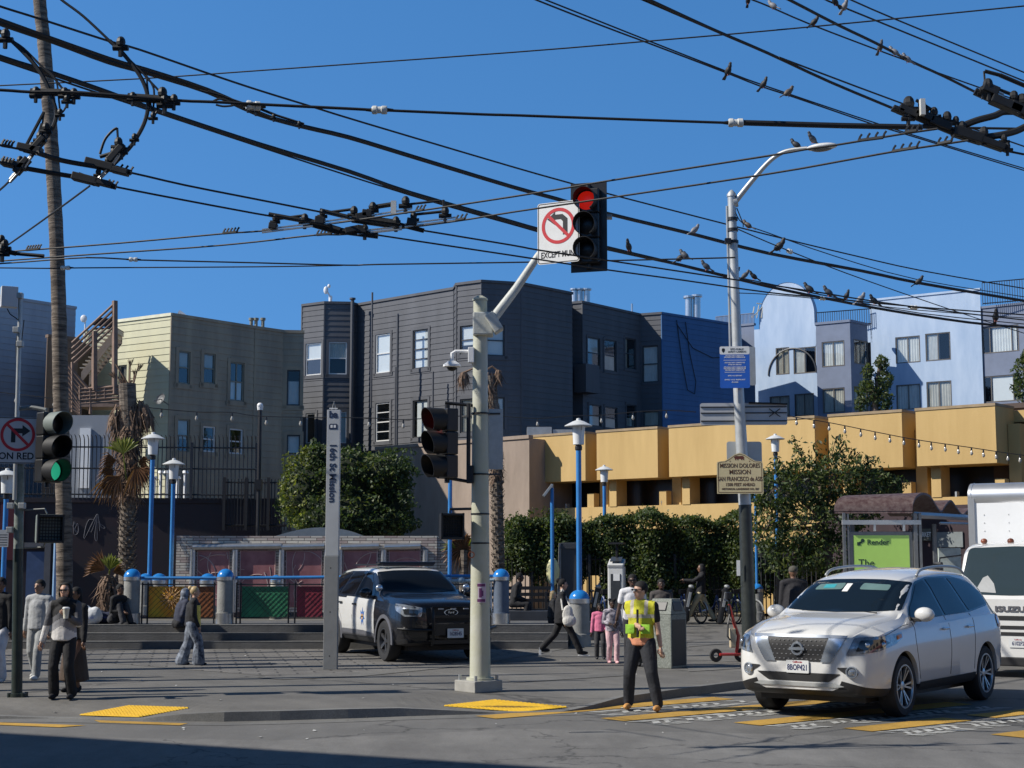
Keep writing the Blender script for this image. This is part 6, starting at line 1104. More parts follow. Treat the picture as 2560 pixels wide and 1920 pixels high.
# hedge
Yh = 52.; hx0, hx1 = P(1262, 1400, Yh).x, P(1880, 1400, Yh).x; ztop = P(1500, 1296, Yh).z
hd_ = thing('hedge', 'long tall leafy hedge grown over the black fence, under the yellow building', 'hedge', ((hx0 + hx1) / 2, Yh + .7, ZP))
n = 42000; u = rng.random(n); xx = hx0 + (hx1 - hx0) * u; face = rng.random(n); bump = .18 * np.sin(xx * 1.7) + .15 * np.sin(xx * 4.1 + 1)
zt_ = ztop + bump * .8 - .25 + .25 * np.clip((xx - hx0) / 3, 0, 1); zb = np.where(xx < P(1500, 1400, Yh).x, 1.35 + .3 * np.sin(xx * 5), .3)
z_ = zb + (zt_ - zb) * rng.random(n) ** .8; y_ = Yh + .1 - bump * .8 - .25 * np.sin(z_ * 3 + xx * 2) * .6 + rng.normal(0, .12, n)
top = face > .8; z_ = np.where(top, zt_ + rng.normal(0, .07, n), z_); y_ = np.where(top, Yh + rng.random(n) * 1.3, y_)
leaves('foliage', [L1, L2, L1, L3], np.stack([xx, y_, z_], 1), .12, hd_, seed=8)
sp_ = []
for k in range(90):
    x0 = random.uniform(hx0, hx1); h_ = random.uniform(.15, .5); z0 = ztop + .18 * sin(x0 * 1.7) * .8 - .15
    for j in range(9): t_ = j / 9; sp_.append((x0 + random.gauss(0, .04) + t_ * .1, Yh + .3, z0 + h_ * t_))
leaves('shoots', [L1, L3], np.array(sp_), .13, hd_, seed=9)
mb = MB()
nx = 40
for i in range(nx):
    xa, xb = hx0 + (hx1 - hx0) * i / nx, hx0 + (hx1 - hx0) * (i + 1) / nx; zt2 = ztop - .45 + .1 * sin(xa * 1.7); zb2 = 1.5 if xa < P(1500, 1400, Yh).x else .3; mb.box(((xa + xb) / 2, Yh + .75, (zt2 + zb2) / 2), (xb - xa - .002, .9, zt2 - zb2))
mb.build('inner_shade_mass', M_core, hd_, world=True)  # dark boxes paint the shade inside the hedge
fence('picket_fence', 'black picket fence under and behind the hedge, plaza side', (P(1258, 1400, Yh - .1).x, Yh - .1), (P(1900, 1400, Yh + .3).x, Yh + .3), ZP, 2.05, .15, .02, False, posts=9)
fence('picket_fence', 'black picket fence behind the blue lamps, beyond the street light', (P(1880, 1400, 49.5).x, 49.5), (P(2140, 1400, 48).x, 48), ZP, 2.2, .15, .02, False, posts=4)
# trees
def tree(label, els, n, size, mats_, trunk, tw=(), seed=1, grp=None, cf=.55):
    e_ = thing('tree', label, 'tree', (trunk[0].x, trunk[0].y, ZP), group=grp); mb = MB(); mb.tube(spline(trunk, 4), [.16 - .1 * i / (len(trunk) * 4 - 4) for i in range(len(trunk) * 4 - 3)], 10)
    for (x, y, z, a, b, c) in els:
        s0 = trunk[len(trunk) // 2]; mb.tube([s0, Vector((x, y, z)).lerp(s0, .5) + Vector((0, 0, .15)), Vector((x, y, z))], [.06, .045, .02], 6)
        for k in range(5): v = Vector((random.gauss(0, 1), random.gauss(0, 1), random.gauss(.3, 1))).normalized(); mb.tube([Vector((x, y, z)), Vector((x + v.x * a * .95, y + v.y * b * .95, z + v.z * c * .95))], [.025, .006], 4)
    mb.build('trunk', M_bark, e_, world=True); pts = blob(els, n, .6, seed, .2); lst = [pts]
    mb = MB()
    for a, b in tw:
        m_ = (a + b) / 2 + Vector((random.gauss(0, .1), 0, .1)); s_ = spline([a, m_, b], 5); mb.tube(s_, .012, 4)
        for v in s_[3:]: lst.append(np.array([[v.x + random.gauss(0, .1), v.y + random.gauss(0, .1), v.z - abs(random.gauss(0, .08))] for _ in range(4)]))
    if tw: mb.build('bare_twig', M_twig, e_, world=True)
    leaves('crown', mats_, np.concatenate(lst), size, e_, seed=seed + 20, droop=.6, aspect=.4); return e_
Yt = 44; els = [pe(1935, 1220, Yt, 70, 60), pe(2010, 1200, Yt, 70, 60), pe(2090, 1190, Yt, 75, 60), pe(2170, 1210, Yt, 62, 45), pe(2225, 1215, Yt, 40, 28), pe(1925, 1310, Yt, 55, 70), pe(2010, 1310, Yt, 80, 70), pe(2095, 1300, Yt, 70, 70), pe(2150, 1270, Yt, 60, 50), pe(2080, 1390, Yt, 90, 50), pe(1975, 1400, Yt, 60, 50)]
TW = [(P(a, b, Yt), P(c, d, Yt - .2)) for a, b, c, d in ((2020, 1170, 1985, 1090), (2080, 1150, 2105, 1100), (2090, 1150, 2130, 1120), (2140, 1180, 2185, 1140), (2160, 1180, 2190, 1150), (2060, 1160, 2045, 1100), (1960, 1180, 1935, 1140), (2120, 1170, 2150, 1130), (2010, 1160, 1998, 1120), (2200, 1200, 2240, 1190), (2080, 1140, 2100, 1085))]
tree('broad dark leaved tree with drooping shoots, between the landmark sign and the bus shelter', els, 15000, .16, [L1, L2, L2, L3], [P(2075, 1400, Yt) * 1 + Vector((0, 0, -1.9)), P(2072, 1400, Yt), P(2060, 1300, Yt), P(2050, 1200, Yt)], TW, 31)
Yt2 = 62; els = [pe(2205, 905, Yt2, 18, 18), pe(2170, 930, Yt2, 16, 20), pe(2212, 950, Yt2, 22, 26), pe(2168, 980, Yt2, 26, 30), pe(2205, 1000, Yt2, 26, 28), pe(2150, 1010, Yt2, 14, 20)]
tree('slim loose leaved tree standing in front of the pale blue apartments', els, 3200, .17, [L1, L2, L3], [Vector((P(2190, 1030, Yt2).x, Yt2, ZP)), P(2190, 1060, Yt2), P(2188, 1000, Yt2), P(2200, 905, Yt2)], (), 41)
Yt3 = 60; els = [pe(2560, 930, Yt3, 28, 40), pe(2550, 975, Yt3, 20, 26), pe(2575, 890, Yt3, 22, 24)]
tree('leafy tree peeking in at the right edge before the slate bay', els, 1600, .17, [L1, L2, L3], [Vector((P(2570, 1030, Yt3).x, Yt3, ZP)), P(2570, 1060, Yt3), P(2568, 940, Yt3)], (), 43)
sh_ = thing('shrub', 'low leafy shrub along the fence, between the street light pole and the bus shelter', 'shrub', (P(2000, 1400, 50).x, 50, ZP)); els = [pe(x_, 1425 - 12 * (i % 2), 50, 48, 75, .8) for i, x_ in enumerate(range(1905, 2140, 38))]; core(els, sh_, .75); leaves('foliage', [L1, L2, L2], blob(els, 6500, .3, 77), .16, sh_, seed=78)
# palms
M_ptr = bpy.data.materials.new('palm_trunk'); M_ptr.use_nodes = True; nt = M_ptr.node_tree; b = nt.nodes['Principled BSDF']; b.inputs['Roughness'].default_value = .9; tc = nt.nodes.new('ShaderNodeTexCoord'); mp = nt.nodes.new('ShaderNodeMapping'); mp.inputs['Scale'].default_value = (1.2, 1.2, 9); nz = nt.nodes.new('ShaderNodeTexNoise'); nz.inputs['Scale'].default_value = 2.2; nz.inputs['Detail'].default_value = 7; nz.inputs['Roughness'].default_value = .7
rp_ = nt.nodes.new('ShaderNodeValToRGB'); rp_.color_ramp.elements[0].position = .38; rp_.color_ramp.elements[1].position = .62; rp_.color_ramp.elements[0].color = (.06, .045, .035, 1); rp_.color_ramp.elements[1].color = (.24, .195, .15, 1); bpn = nt.nodes.new('ShaderNodeBump'); bpn.inputs['Strength'].default_value = .8; bpn.inputs['Distance'].default_value = .05
nt.links.new(tc.outputs['Object'], mp.inputs[0]); nt.links.new(mp.outputs[0], nz.inputs['Vector']); nt.links.new(nz.outputs[0], rp_.inputs[0]); nt.links.new(rp_.outputs[0], b.inputs['Base Color']); nt.links.new(nz.outputs[0], bpn.inputs['Height']); nt.links.new(bpn.outputs[0], b.inputs['Normal'])
M_dead = mat('dead_frond', (.24, .155, .10), .85, 0, .3, 6, c2=(.10, .06, .04)); M_fan = leafmat('fan_green', (.22, .24, .05)); M_fanb = leafmat('fan_brown', (.20, .10, .05), .2)
def fan(mb, c, d, r, spread, n, up=Vector((0, 0, 1)), wid=.5, droop=.15):
    d = Vector(d).normalized(); s_ = d.cross(Vector((0, 1, .15))).normalized(); nrm = s_.cross(d).normalized()
    for i in range(n):
        a = -spread / 2 + spread * i / (n - 1); v = d * cos(a) + s_ * sin(a); w_ = (d * -sin(a) + s_ * cos(a)) * (r * spread / n * .5 * wid); rr = r * random.uniform(.82, 1.05); k = nrm * (.03 if i % 2 else -.03)
        m_ = c + v * rr * .55; t_ = c + v * rr + Vector((0, 0, -droop * rr)) + k
        mb.add([tuple(c), tuple(m_ - w_ + k), tuple(t_), tuple(m_ + w_ - k)], [(0, 1, 2, 3)])
def skirt(mb, p0, p1, r, n, L_, seed=0):
    r_ = random.Random(seed)
    for i in range(n):
        t_ = r_.random(); c = p0.lerp(p1, t_); a = r_.uniform(0, 2 * pi); o = Vector((cos(a), sin(a), 0)); l = L_ * r_.uniform(.5, 1.2); w_ = Vector((-sin(a), cos(a), 0)) * r_.uniform(.008, .024)
        a0 = c + o * r * .7; a1 = c + o * r * r_.uniform(1., 1.5) + Vector((0, 0, -l * .35)); a2 = c + o * r * r_.uniform(.9, 1.8) + Vector((r_.gauss(0, .1), 0, -l))
        mb.add([tuple(a0 - w_), tuple(a0 + w_), tuple(a1 + w_ * 1.2), tuple(a1 - w_ * 1.2), tuple(a2)], [(0, 1, 2, 3), (3, 2, 4)])
def scaly(mb, p0, p1, r, n, seed=0):
    r_ = random.Random(seed)
    for i in range(n):
        c = p0.lerp(p1, i / n); a = i * 2.4; o = Vector((cos(a), sin(a), 0)); w_ = Vector((-sin(a), cos(a), 0)) * .05; a0 = c + o * r * .95; a1 = c + o * (r + .07) + Vector((0, 0, .09)); mb.add([tuple(a0 - w_), tuple(a0 + w_), tuple(a1 + w_ * .6), tuple(a1 - w_ * .6), tuple(c + o * r * .95 + Vector((0, 0, .11)))], [(0, 1, 2, 3), (3, 2, 4)])
Yp1 = 32.5; base = P(166, 1480, Yp1); base.z = ZP; e_ = thing('palm_tree', 'very tall bare ringed palm trunk leaning out of the top of the photo, left', 'palm tree', base)
tk = spline([base, P(160, 1300, Yp1), P(152, 1000, Yp1), P(145, 700, Yp1), P(131, 400, Yp1), P(112, 130, Yp1), P(97, -30, Yp1), P(85, -330, Yp1)], 12); mb = MB(); N_ = len(tk); mb.tube(tk, [(.172 - .04 * i / N_) * (1 + .035 * sin(i * 2.6) + .02 * random.random()) for i in range(N_)], 18); mb.build('trunk', M_ptr, e_, world=True, smooth=True)
mb = MB(); c = tk[-1]
for k in range(26): a = k * 2.4; d = Vector((cos(a), sin(a), random.uniform(-.5, 1.))); q = c + d.normalized() * .9; mb.tube([c, q], .02, 4); fan(mb, q, d, .9, 2.4, 18)
mb.build('crown', L3, e_, world=True)
Yp2 = 42.; base = P(318, 1440, Yp2); base.z = .6; e_ = thing('palm_tree', 'shaggy palm with dead brown fronds and one yellow green fan, behind the railing', 'palm tree', base)
pt_ = [base, P(316, 1350, Yp2), P(322, 1220, Yp2), P(322, 1080, Yp2), P(318, 960, Yp2)]; mb = MB(); mb.tube(spline(pt_, 4), [.21] * 9 + [.24] * 8, 14); scaly(mb, P(317, 1440, Yp2), P(319, 1200, Yp2), .21, 190, 2); mb.build('trunk', M_ptr, e_, world=True)
mb = MB(); skirt(mb, P(322, 1240, Yp2), P(322, 1060, Yp2), .27, 520, .55, 3); skirt(mb, P(322, 1080, Yp2), P(330, 990, Yp2), .17, 260, .7, 4); skirt(mb, P(300, 1080, Yp2), P(306, 1030, Yp2), .2, 120, .9, 14); skirt(mb, P(348, 1000, Yp2), P(340, 1060, Yp2), .16, 110, .9, 15); skirt(mb, P(290, 1040, Yp2), P(300, 1010, Yp2), .2, 90, .8, 5); skirt(mb, P(360, 1010, Yp2), P(372, 1040, Yp2), .15, 90, .7, 6)
for (a, b, c_, d_) in ((355, 1010, 385, 1045), (300, 1000, 330, 950), (320, 960, 290, 910)): mb.tube([P(a, b, Yp2), P(c_, d_, Yp2)], .03, 5)
mb.build('dead_skirt', M_dead, e_, world=True)
mb = MB()
for (x0, y0, x1, y1) in ((318, 985, 290, 935), (322, 985, 326, 905), (326, 985, 346, 915), (330, 990, 336, 930), (322, 985, 312, 950)): mb.tube([P(x0, y0, Yp2), P(x1, y1, Yp2)], [.04, .015], 5); fan(mb, P(x1, y1 + 14, Yp2), (P(x1, y1, Yp2) - P(x0, y0, Yp2)), .35, .7, 7)
mb.build('top_spikes', M_dead, e_, world=True)
mb = MB(); c = P(308, 1135, Yp2 - .6); mb.tube([P(316, 1200, Yp2 - .4), c], .02, 5); fan(mb, c, (-.1, 0, 1), .62, 2.0, 15, wid=1.); mb.build('green_fan', M_fan, e_, world=True)
mb = MB()
for (cx, cy, dx, dz, r) in ((290, 1150, -1, -.15, .55), (285, 1175, -1, -.6, .5), (345, 1155, 1, -.1, .45), (350, 1175, 1, -.5, .4), (300, 1190, -.8, -1, .7), (275, 1200, -.4, -1, .6), (340, 1165, .4, -1, .7)): c = P(cx, cy, Yp2 - .5); mb.tube([P(318, 1180, Yp2 - .2), c], .015, 4); fan(mb, c, (dx, -.1, dz), r, 1.7, 15, wid=.7, droop=.35)
mb.build('dead_fan', M_fanb, e_, world=True)
Yp3 = 37.5; base = P(270, 1535, Yp3); base.z = .6; e_ = thing('palm_tree', 'small stubby palm with a green and brown fan, left of the first railing post', 'palm tree', base)
mb = MB(); tp = P(272, 1440, Yp3); mb.tube([base, tp], [.18, .12], 10); scaly(mb, base, tp, .15, 60, 5); mb.build('trunk', M_ptr, e_, world=True); mb = MB(); skirt(mb, P(270, 1510, Yp3), P(272, 1440, Yp3), .2, 220, .55, 8); mb.build('dead_skirt', M_dead, e_, world=True)
mb = MB(); c = P(274, 1425, Yp3 - .2); mb.tube([tp, c], .018, 5); fan(mb, c, (.12, 0, 1), .48, 1.5, 14, wid=1.); mb.build('green_fan', M_fan, e_, world=True); mb = MB(); fan(mb, P(262, 1425, Yp3 - .1), (-.75, 0, .55), .62, 1.6, 20, wid=.8); fan(mb, P(282, 1430, Yp3), (.9, 0, .3), .4, 1.2, 10, wid=.7); mb.build('brown_fan', M_fanb, e_, world=True)
Yp4 = 45.; base = P(1248, 1500, Yp4); base.z = ZP; e_ = thing('palm_tree', 'palm with a scaly trunk and dead tufts, half hidden behind the big signal pole', 'palm tree', base)
pt_ = [base, P(1247, 1400, Yp4), P(1243, 1250, Yp4), P(1238, 1080, Yp4), P(1225, 940, Yp4)]; mb = MB(); mb.tube(spline(pt_, 4), .17, 12); scaly(mb, base, P(1242, 1150, Yp4), .16, 240, 9); mb.build('trunk', M_ptr, e_, world=True)
mb = MB(); skirt(mb, P(1240, 1200, Yp4), P(1232, 1000, Yp4), .19, 200, .5, 10); skirt(mb, P(1228, 1010, Yp4), P(1225, 930, Yp4), .16, 120, .6, 11); skirt(mb, P(1158, 935, Yp4), P(1160, 930, Yp4), .12, 90, .55, 12); skirt(mb, P(1246, 930, Yp4), P(1246, 925, Yp4), .1, 40, .5, 13)
for (x1, y1) in ((1158, 932), (1246, 928)): mb.tube([P(1215, 925, Yp4), P((1215 + x1) / 2, y1 - 12, Yp4), P(x1, y1, Yp4)], .03, 5)
mb.build('dead_skirt', M_dead, e_, world=True)
Yp5 = 41.5; base = P(1158, 1500, Yp5); base.z = ZP; e_ = thing('palm_tree', 'low dry palm fronds between the tiled enclosure and the big signal pole', 'palm tree', base); mb = MB(); mb.tube([base, P(1160, 1375, Yp5)], .12, 8); mb.build('trunk', M_ptr, e_, world=True); mb = MB()
for k in range(12): a = R(-60 + k * 28); c = P(1160, 1370, Yp5); fan(mb, c, (cos(a), -.2, sin(a)), .62, .9, 8, wid=.6, droop=.3)
mb.build('dead_fan', M_fanb, e_, world=True); mb = MB(); fan(mb, P(1170, 1365, Yp5 - .1), (.8, 0, .6), .5, 1., 8); fan(mb, P(1140, 1370, Yp5 - .1), (-1, 0, .5), .45, 1., 8); mb.build('green_fan', M_fan, e_, world=True)
# ------------------------------------------------------------------ vehicles (local frame: +X forward, +Y the vehicle's left, Z up)
def interp(tab, xs):
    tab = sorted(tab, key=lambda t: t[0]); X_ = [t[0] for t in tab]; out = []
    for x in xs:
        i = max(0, min(len(X_) - 2, sum(1 for q in X_ if q <= x) - 1)); t_ = (x - X_[i]) / (X_[i + 1] - X_[i]); a, b, c, d = tab[max(i - 1, 0)], tab[i], tab[i + 1], tab[min(i + 2, len(tab) - 1)]
        row_ = [x]
        for k in range(1, len(b)):
            def sl(p, q, r):
                if r[0] == p[0]: return 0
                s1 = (q[k] - p[k]) / max(q[0] - p[0], 1e-6) if q is not p else (r[k] - q[k]) / max(r[0] - q[0], 1e-6); s2 = (r[k] - q[k]) / max(r[0] - q[0], 1e-6) if r is not q else s1
                return 0 if s1 * s2 <= 0 else 2 * s1 * s2 / (s1 + s2)
            h = c[0] - b[0]; m0, m1 = sl(a, b, c) * h, sl(b, c, d) * h
            row_.append((2 * t_ ** 3 - 3 * t_ ** 2 + 1) * b[k] + (t_ ** 3 - 2 * t_ ** 2 + t_) * m0 + (-2 * t_ ** 3 + 3 * t_ ** 2) * c[k] + (t_ ** 3 - t_ ** 2) * m1)
        out.append(row_)
    return out
def carbody(tab, n=90, extra=()):
    x0, x1 = min(t[0] for t in tab), max(t[0] for t in tab); xs = sorted(set([x0 + (x1 - x0) * (.5 - .5 * cos(pi * i / n)) for i in range(n + 1)] + list(extra))); rows = interp(tab, xs); secs = []
    for (x, zb, wl, wm, ws, zs, wr, zr, cr) in rows:
        L = lambda a, b, t_: (a[0] + (b[0] - a[0]) * t_, a[1] + (b[1] - a[1]) * t_); s_, r_ = (ws, zs), (wr, zr)
        k = [(wl * .85, zb), (wl, zb + .03), (wm - .015, zb + .12), (wm, zb + (zs - zb) * .45), (wm, zb + (zs - zb) * .68), (wm - .015, zs - .09), (wm - .03 if wm - .03 > ws else ws + .005, zs - .03), s_, L(s_, r_, .3), L(s_, r_, .7), (r_[0] - .004, zr - .05), (r_[0] - .035, zr - .018), (r_[0] - .1, zr), (wr * .5, zr + cr * .75)]
        secs.append([(x, 0, zb)] + [(x, y, z) for y, z in k] + [(x, 0, zr + cr)] + [(x, -y, z) for y, z in reversed(k)])
    m = len(secs[0]); vs = [p for s_ in secs for p in s_]; fs = []
    for i in range(len(secs) - 1):
        for j in range(m): a, b = i * m + j, i * m + (j + 1) % m; fs.append((a, b, b + m, a + m))
    fs.append(tuple(range(m - 1, -1, -1))); fs.append(tuple((len(secs) - 1) * m + j for j in range(m))); return vs, fs
def cutcyl(vs, fs, cyls, boxes=()):
    me = bpy.data.meshes.new('b'); me.from_pydata(vs, [], fs); bm = bmesh.new(); bm.from_mesh(me); bmesh.ops.recalc_face_normals(bm, faces=bm.faces[:]); bm.to_mesh(me); bm.free(); ob = bpy.data.objects.new('b', me); col.objects.link(ob); tmp = []
    for (x, z, r, y0, y1) in cyls:
        b = MB(); b.tube([(x, y0, z), (x, y1, z)], r, 40); o = b.build('c', M_black); tmp.append(o); md = ob.modifiers.new('c', 'BOOLEAN'); md.operation = 'DIFFERENCE'; md.object = o; md.solver = 'EXACT'
    dg = bpy.context.evaluated_depsgraph_get(); ev = ob.evaluated_get(dg); m2 = ev.to_mesh(); r = ([v.co[:] for v in m2.vertices], [tuple(p.vertices) for p in m2.polygons]); ev.to_mesh_clear()
    for o in tmp + [ob]: d = o.data; bpy.data.objects.remove(o)
    return r
class Skin:
    def __init__(s, vs, fs): s.b = BVHTree.FromPolygons([Vector(v) for v in vs], fs)
    def hit(s, o, d): h = s.b.ray_cast(o, d); return h[0], h[1]
    def decal(s, mb, poly, d, tan, off=.004, step=.06, org=Vector((0, 0, 0)), up=Vector((0, 0, 1))):
        d = Vector(d).normalized(); tan = Vector(tan).normalized(); bm = bmesh.new(); vs = [bm.verts.new((p[0], p[1], 0)) for p in poly]; bm.faces.new(vs)
        x0, x1 = min(p[0] for p in poly), max(p[0] for p in poly); z0, z1 = min(p[1] for p in poly), max(p[1] for p in poly)
        x = math.floor(x0 / step) * step + step
        while x < x1: bmesh.ops.bisect_plane(bm, geom=bm.verts[:] + bm.edges[:] + bm.faces[:], plane_co=(x, 0, 0), plane_no=(1, 0, 0)); x += step
        z = math.floor(z0 / step) * step + step
        while z < z1: bmesh.ops.bisect_plane(bm, geom=bm.verts[:] + bm.edges[:] + bm.faces[:], plane_co=(0, z, 0), plane_no=(0, 1, 0)); z += step
        bm.verts.index_update(); co = []; ok = []
        for v in bm.verts:
            o = org + tan * v.co.x + up * v.co.y + d * 5; h, n = s.hit(o, -d)
            if h is None: h = org + tan * v.co.x + up * v.co.y; ok.append(False)
            else: h = h + (n if n.dot(d) > 0 else -n) * off; ok.append(True)
            co.append(tuple(h))
        mb.add(co, [tuple(v.index for v in f.verts) for f in bm.faces if all(ok[v.index] for v in f.verts)]); bm.free(); return s
def roundp(poly, r, n=4):   # round polygon corners
    out = []; m = len(poly)
    for i in range(m):
        a, b, c = Vector(poly[i - 1]), Vector(poly[i]), Vector(poly[(i + 1) % m]); ra = min(r, (a - b).length * .45); rc = min(r, (c - b).length * .45); p, q = b + (a - b).normalized() * ra, b + (c - b).normalized() * rc
        for k in range(n + 1): t_ = k / n; out.append(tuple(p * (1 - t_) ** 2 + b * 2 * t_ * (1 - t_) + q * t_ ** 2))
    return out
M_cglass = mat('car_glass', (.005, .006, .009), .04, 0, 0, spec=.4); M_chrome = mat('chrome', (.55, .60, .66), .2, .75, 0); M_cwhite = mat('car_white', (.66, .655, .63), .22, 0, .02, 2, coat=.8); M_cblack = mat('car_black', (.008, .008, .010), .25, 0, .1, 2, coat=.45); M_plast = mat('black_plastic', (.014, .014, .015), .55, 0, .15, 8)
M_lamp = mat('headlamp_glass', (.26, .28, .30), .08, .3, .6, 14, coat=1.); M_alu = mat('wheel_alloy', (.46, .47, .48), .3, .8, .05, 5); M_amber = mat('amber_lens', (.55, .18, .03), .2); M_redl = mat('red_lens', (.35, .01, .01), .15, coat=.5)
def wheel(par, x, y, r, w_, rimr, spokes, m_rim, side, style='split'):
    c = (x, y, r); M = T(c) @ Matrix.Rotation(-pi / 2 * side, 4, 'X')     # local Z points outwards
    mb = MB(); h = w_ / 2; mb.lathe([(rimr, -h), (rimr + .02, -h), (r - .03, -h * .96), (r - .006, -h * .72), (r, -h * .4), (r, h * .4), (r - .006, h * .72), (r - .03, h * .96), (rimr + .02, h), (rimr, h * .92), (rimr - .01, h * .6)], M, 40); t_ = mb.build('wheel', M_rubber, par, smooth=40); sub = lambda n_, m_, b: b.build(n_, m_, t_, smooth=30)
    mb = MB(); mb.lathe([(rimr + .004, h * .93), (rimr - .012, h * .95), (rimr - .025, h * .7), (rimr - .04, -h * .3), (0, -h * .3)], M, 36); sub('rim_barrel', mat('rim_shadow', (.06, .06, .065), .4, .5, 0), mb)
    mb = MB(); mb.lathe([(rimr + .006, h * .93), (rimr + .004, h * .97), (rimr - .014, h * .97), (rimr - .02, h * .8)], M, 36)
    for k in range(spokes):
        a0 = 2 * pi * k / spokes
        for da in ((-.16, .16) if style == 'split' else (0,)):
            ca, cb_ = cos(a0 + da * .35), sin(a0 + da * .35); ea, eb = cos(a0 + da), sin(a0 + da); wi, wo = (.009, .012) if style == 'split' else (.03, .035)
            p0, p1 = Vector((ca * .04, cb_ * .04, h * .62)), Vector((ea * (rimr - .01), eb * (rimr - .01), h * .86)); n_ = Vector((-(p1 - p0).y, (p1 - p0).x, 0)).normalized(); z_ = Vector((0, 0, .03))
            mb.add([tuple(q) for q in (p0 - n_ * wi, p0 + n_ * wi, p1 + n_ * wo, p1 - n_ * wo, p0 - n_ * wi - z_, p0 + n_ * wi - z_, p1 + n_ * wo - z_, p1 - n_ * wo - z_)], [(0, 1, 2, 3), (0, 3, 7, 4), (1, 5, 6, 2), (3, 2, 6, 7)], M)
    sub('rim', m_rim, mb); mb = MB(); mb.lathe([(.062, h * .55), (.06, h * .66), (.03, h * .72), (0, h * .72)], M, 16); sub('hub_cap', m_rim, mb); return t_
def platetext(par, M, num, w_=.30, h_=.152, top='California'):
    mb = MB(); mb.prism(rrect(w_, h_, .012), -.003, .003, M); p = mb.build('licence_plate', mat('plate_white', (.62, .63, .62), .4, 0, .04), par); mb = MB(); mb.text(num, .095, M @ T(0, -.012, .004), .74, .0025); p2 = mb.build('plate_number', mat('plate_navy', (.02, .03, .1), .5), p)
    mb = MB(); mb.text(top, .032, M @ T(0, .055, .004), 1, .001); mb.build('plate_state', mat('plate_red', (.35, .05, .06), .5), p)
FR = Matrix(((0, 0, 1, 0), (1, 0, 0, 0), (0, 1, 0, 0), (0, 0, 0, 1)))        # XY drawing -> plane facing +X (x -> +Y, y -> Z)
# --- white SUV
f_ = Vector((-.597, -.802)); yaw = math.atan2(f_.y, f_.x); car = thing('white_suv', 'large white SUV crossing the yellow striped crosswalk, nearest vehicle', 'car', (5.16, 21.7, 0), yaw); car.scale = (1.045, 1.045, 1.05)
tab = [(2.42, .36, .52, .58, .52, .74, .40, .93, .015), (2.39, .33, .64, .70, .66, .84, .55, .985, .02), (2.30, .29, .78, .84, .80, .93, .66, 1.045, .03), (2.12, .27, .86, .925, .89, .995, .70, 1.105, .035), (1.9, .26, .90, .96, .925, 1.045, .735, 1.155, .035), (1.55, .26, .905, .975, .93, 1.085, .77, 1.20, .03), (1.30, .26, .905, .975, .93, 1.10, .80, 1.23, .03), (1.05, .26, .905, .975, .925, 1.11, .765, 1.38, .03), (.72, .26, .905, .975, .92, 1.12, .715, 1.56, .035), (.40, .26, .905, .975, .915, 1.13, .68, 1.675, .04), (.0, .26, .905, .98, .915, 1.14, .665, 1.735, .05), (-.7, .26, .905, .985, .92, 1.17, .655, 1.765, .055), (-1.3, .27, .905, .985, .92, 1.19, .645, 1.75, .05), (-1.75, .28, .905, .98, .915, 1.20, .64, 1.70, .035), (-1.98, .29, .89, .965, .895, 1.18, .65, 1.58, .03), (-2.14, .33, .86, .935, .87, 1.12, .69, 1.34, .03), (-2.27, .38, .82, .88, .82, 1.0, .70, 1.10, .02), (-2.33, .42, .72, .80, .72, .88, .62, .98, .01)]
vs, fs = carbody(tab); body0 = Skin(vs, fs); WX = 1.435; vs, fs = cutcyl(vs, fs, [(WX, .38, .425, .62, 1.2), (-WX, .38, .425, .62, 1.2), (WX, .38, .425, -1.2, -.62), (-WX, .38, .425, -1.2, -.62)]); sk = body0
mb = MB(); mb.add(vs, fs)
mb.mi = [1 if (sum(vs[i][2] for i in f) / len(f) < (.47 if sum(vs[i][0] for i in f) / len(f) > 1.75 else .38) or (abs(sum(vs[i][1] for i in f) / len(f)) < .70 and sum(vs[i][2] for i in f) / len(f) < .75 and abs(abs(sum(vs[i][0] for i in f) / len(f)) - WX) < .44)) else 0 for f in fs]
body = mb.build('body', [M_cwhite, M_plast], car, smooth=32)
def D(name, poly, d, tan, m, off=.004, par=car, rd=0., step=.06, skn=None, mir=False):
    mb = MB(); pl_2 = roundp(poly, rd) if rd else poly; (skn or sk).decal(mb, pl_2, d, tan, off, step)
    o = mb.build(name, m, par, smooth=True)
    if mir:
        d2 = Vector(d); d2.y *= -1; t2 = Vector(tan); t2.y *= -1; mb = MB(); (skn or sk).decal(mb, pl_2, d2, t2, off, step); mb.build(name, m, par, smooth=True)
    return o
SIDE = dict(d=(0, 1, 0), tan=(1, 0, 0), mir=True)
D('window_surround', [(1.10, 1.155), (.96, 1.30), (.38, 1.63), (-.05, 1.69), (-.9, 1.70), (-1.5, 1.635), (-1.86, 1.43), (-1.82, 1.29), (-1.0, 1.215)], m=M_cblack, off=.004, rd=.05, **SIDE)
D('front_door_window', [(1.04, 1.18), (.92, 1.305), (.38, 1.60), (.10, 1.655), (-.04, 1.195)], m=M_cglass, off=.009, rd=.03, **SIDE)
D('rear_door_window', [(-.12, 1.2), (.01, 1.665), (-.66, 1.675), (-.90, 1.225)], m=M_cglass, off=.009, rd=.03, **SIDE); D('quarter_window', [(-.99, 1.235), (-.75, 1.675), (-1.1, 1.665), (-1.5, 1.60), (-1.81, 1.42), (-1.78, 1.31)], m=M_cglass, off=.009, rd=.04, **SIDE)
D('windscreen', [(-.80, 1.285), (-.4, 1.262), (0, 1.255), (.4, 1.262), (.80, 1.285), (.745, 1.45), (.675, 1.63), (.35, 1.66), (0, 1.665), (-.35, 1.66), (-.675, 1.63), (-.745, 1.45)], (1, 0, 0), (0, 1, 0), mat('windscreen_glass', (.008, .015, .024), .05, 0, 0, spec=.42), off=.006, rd=.03)
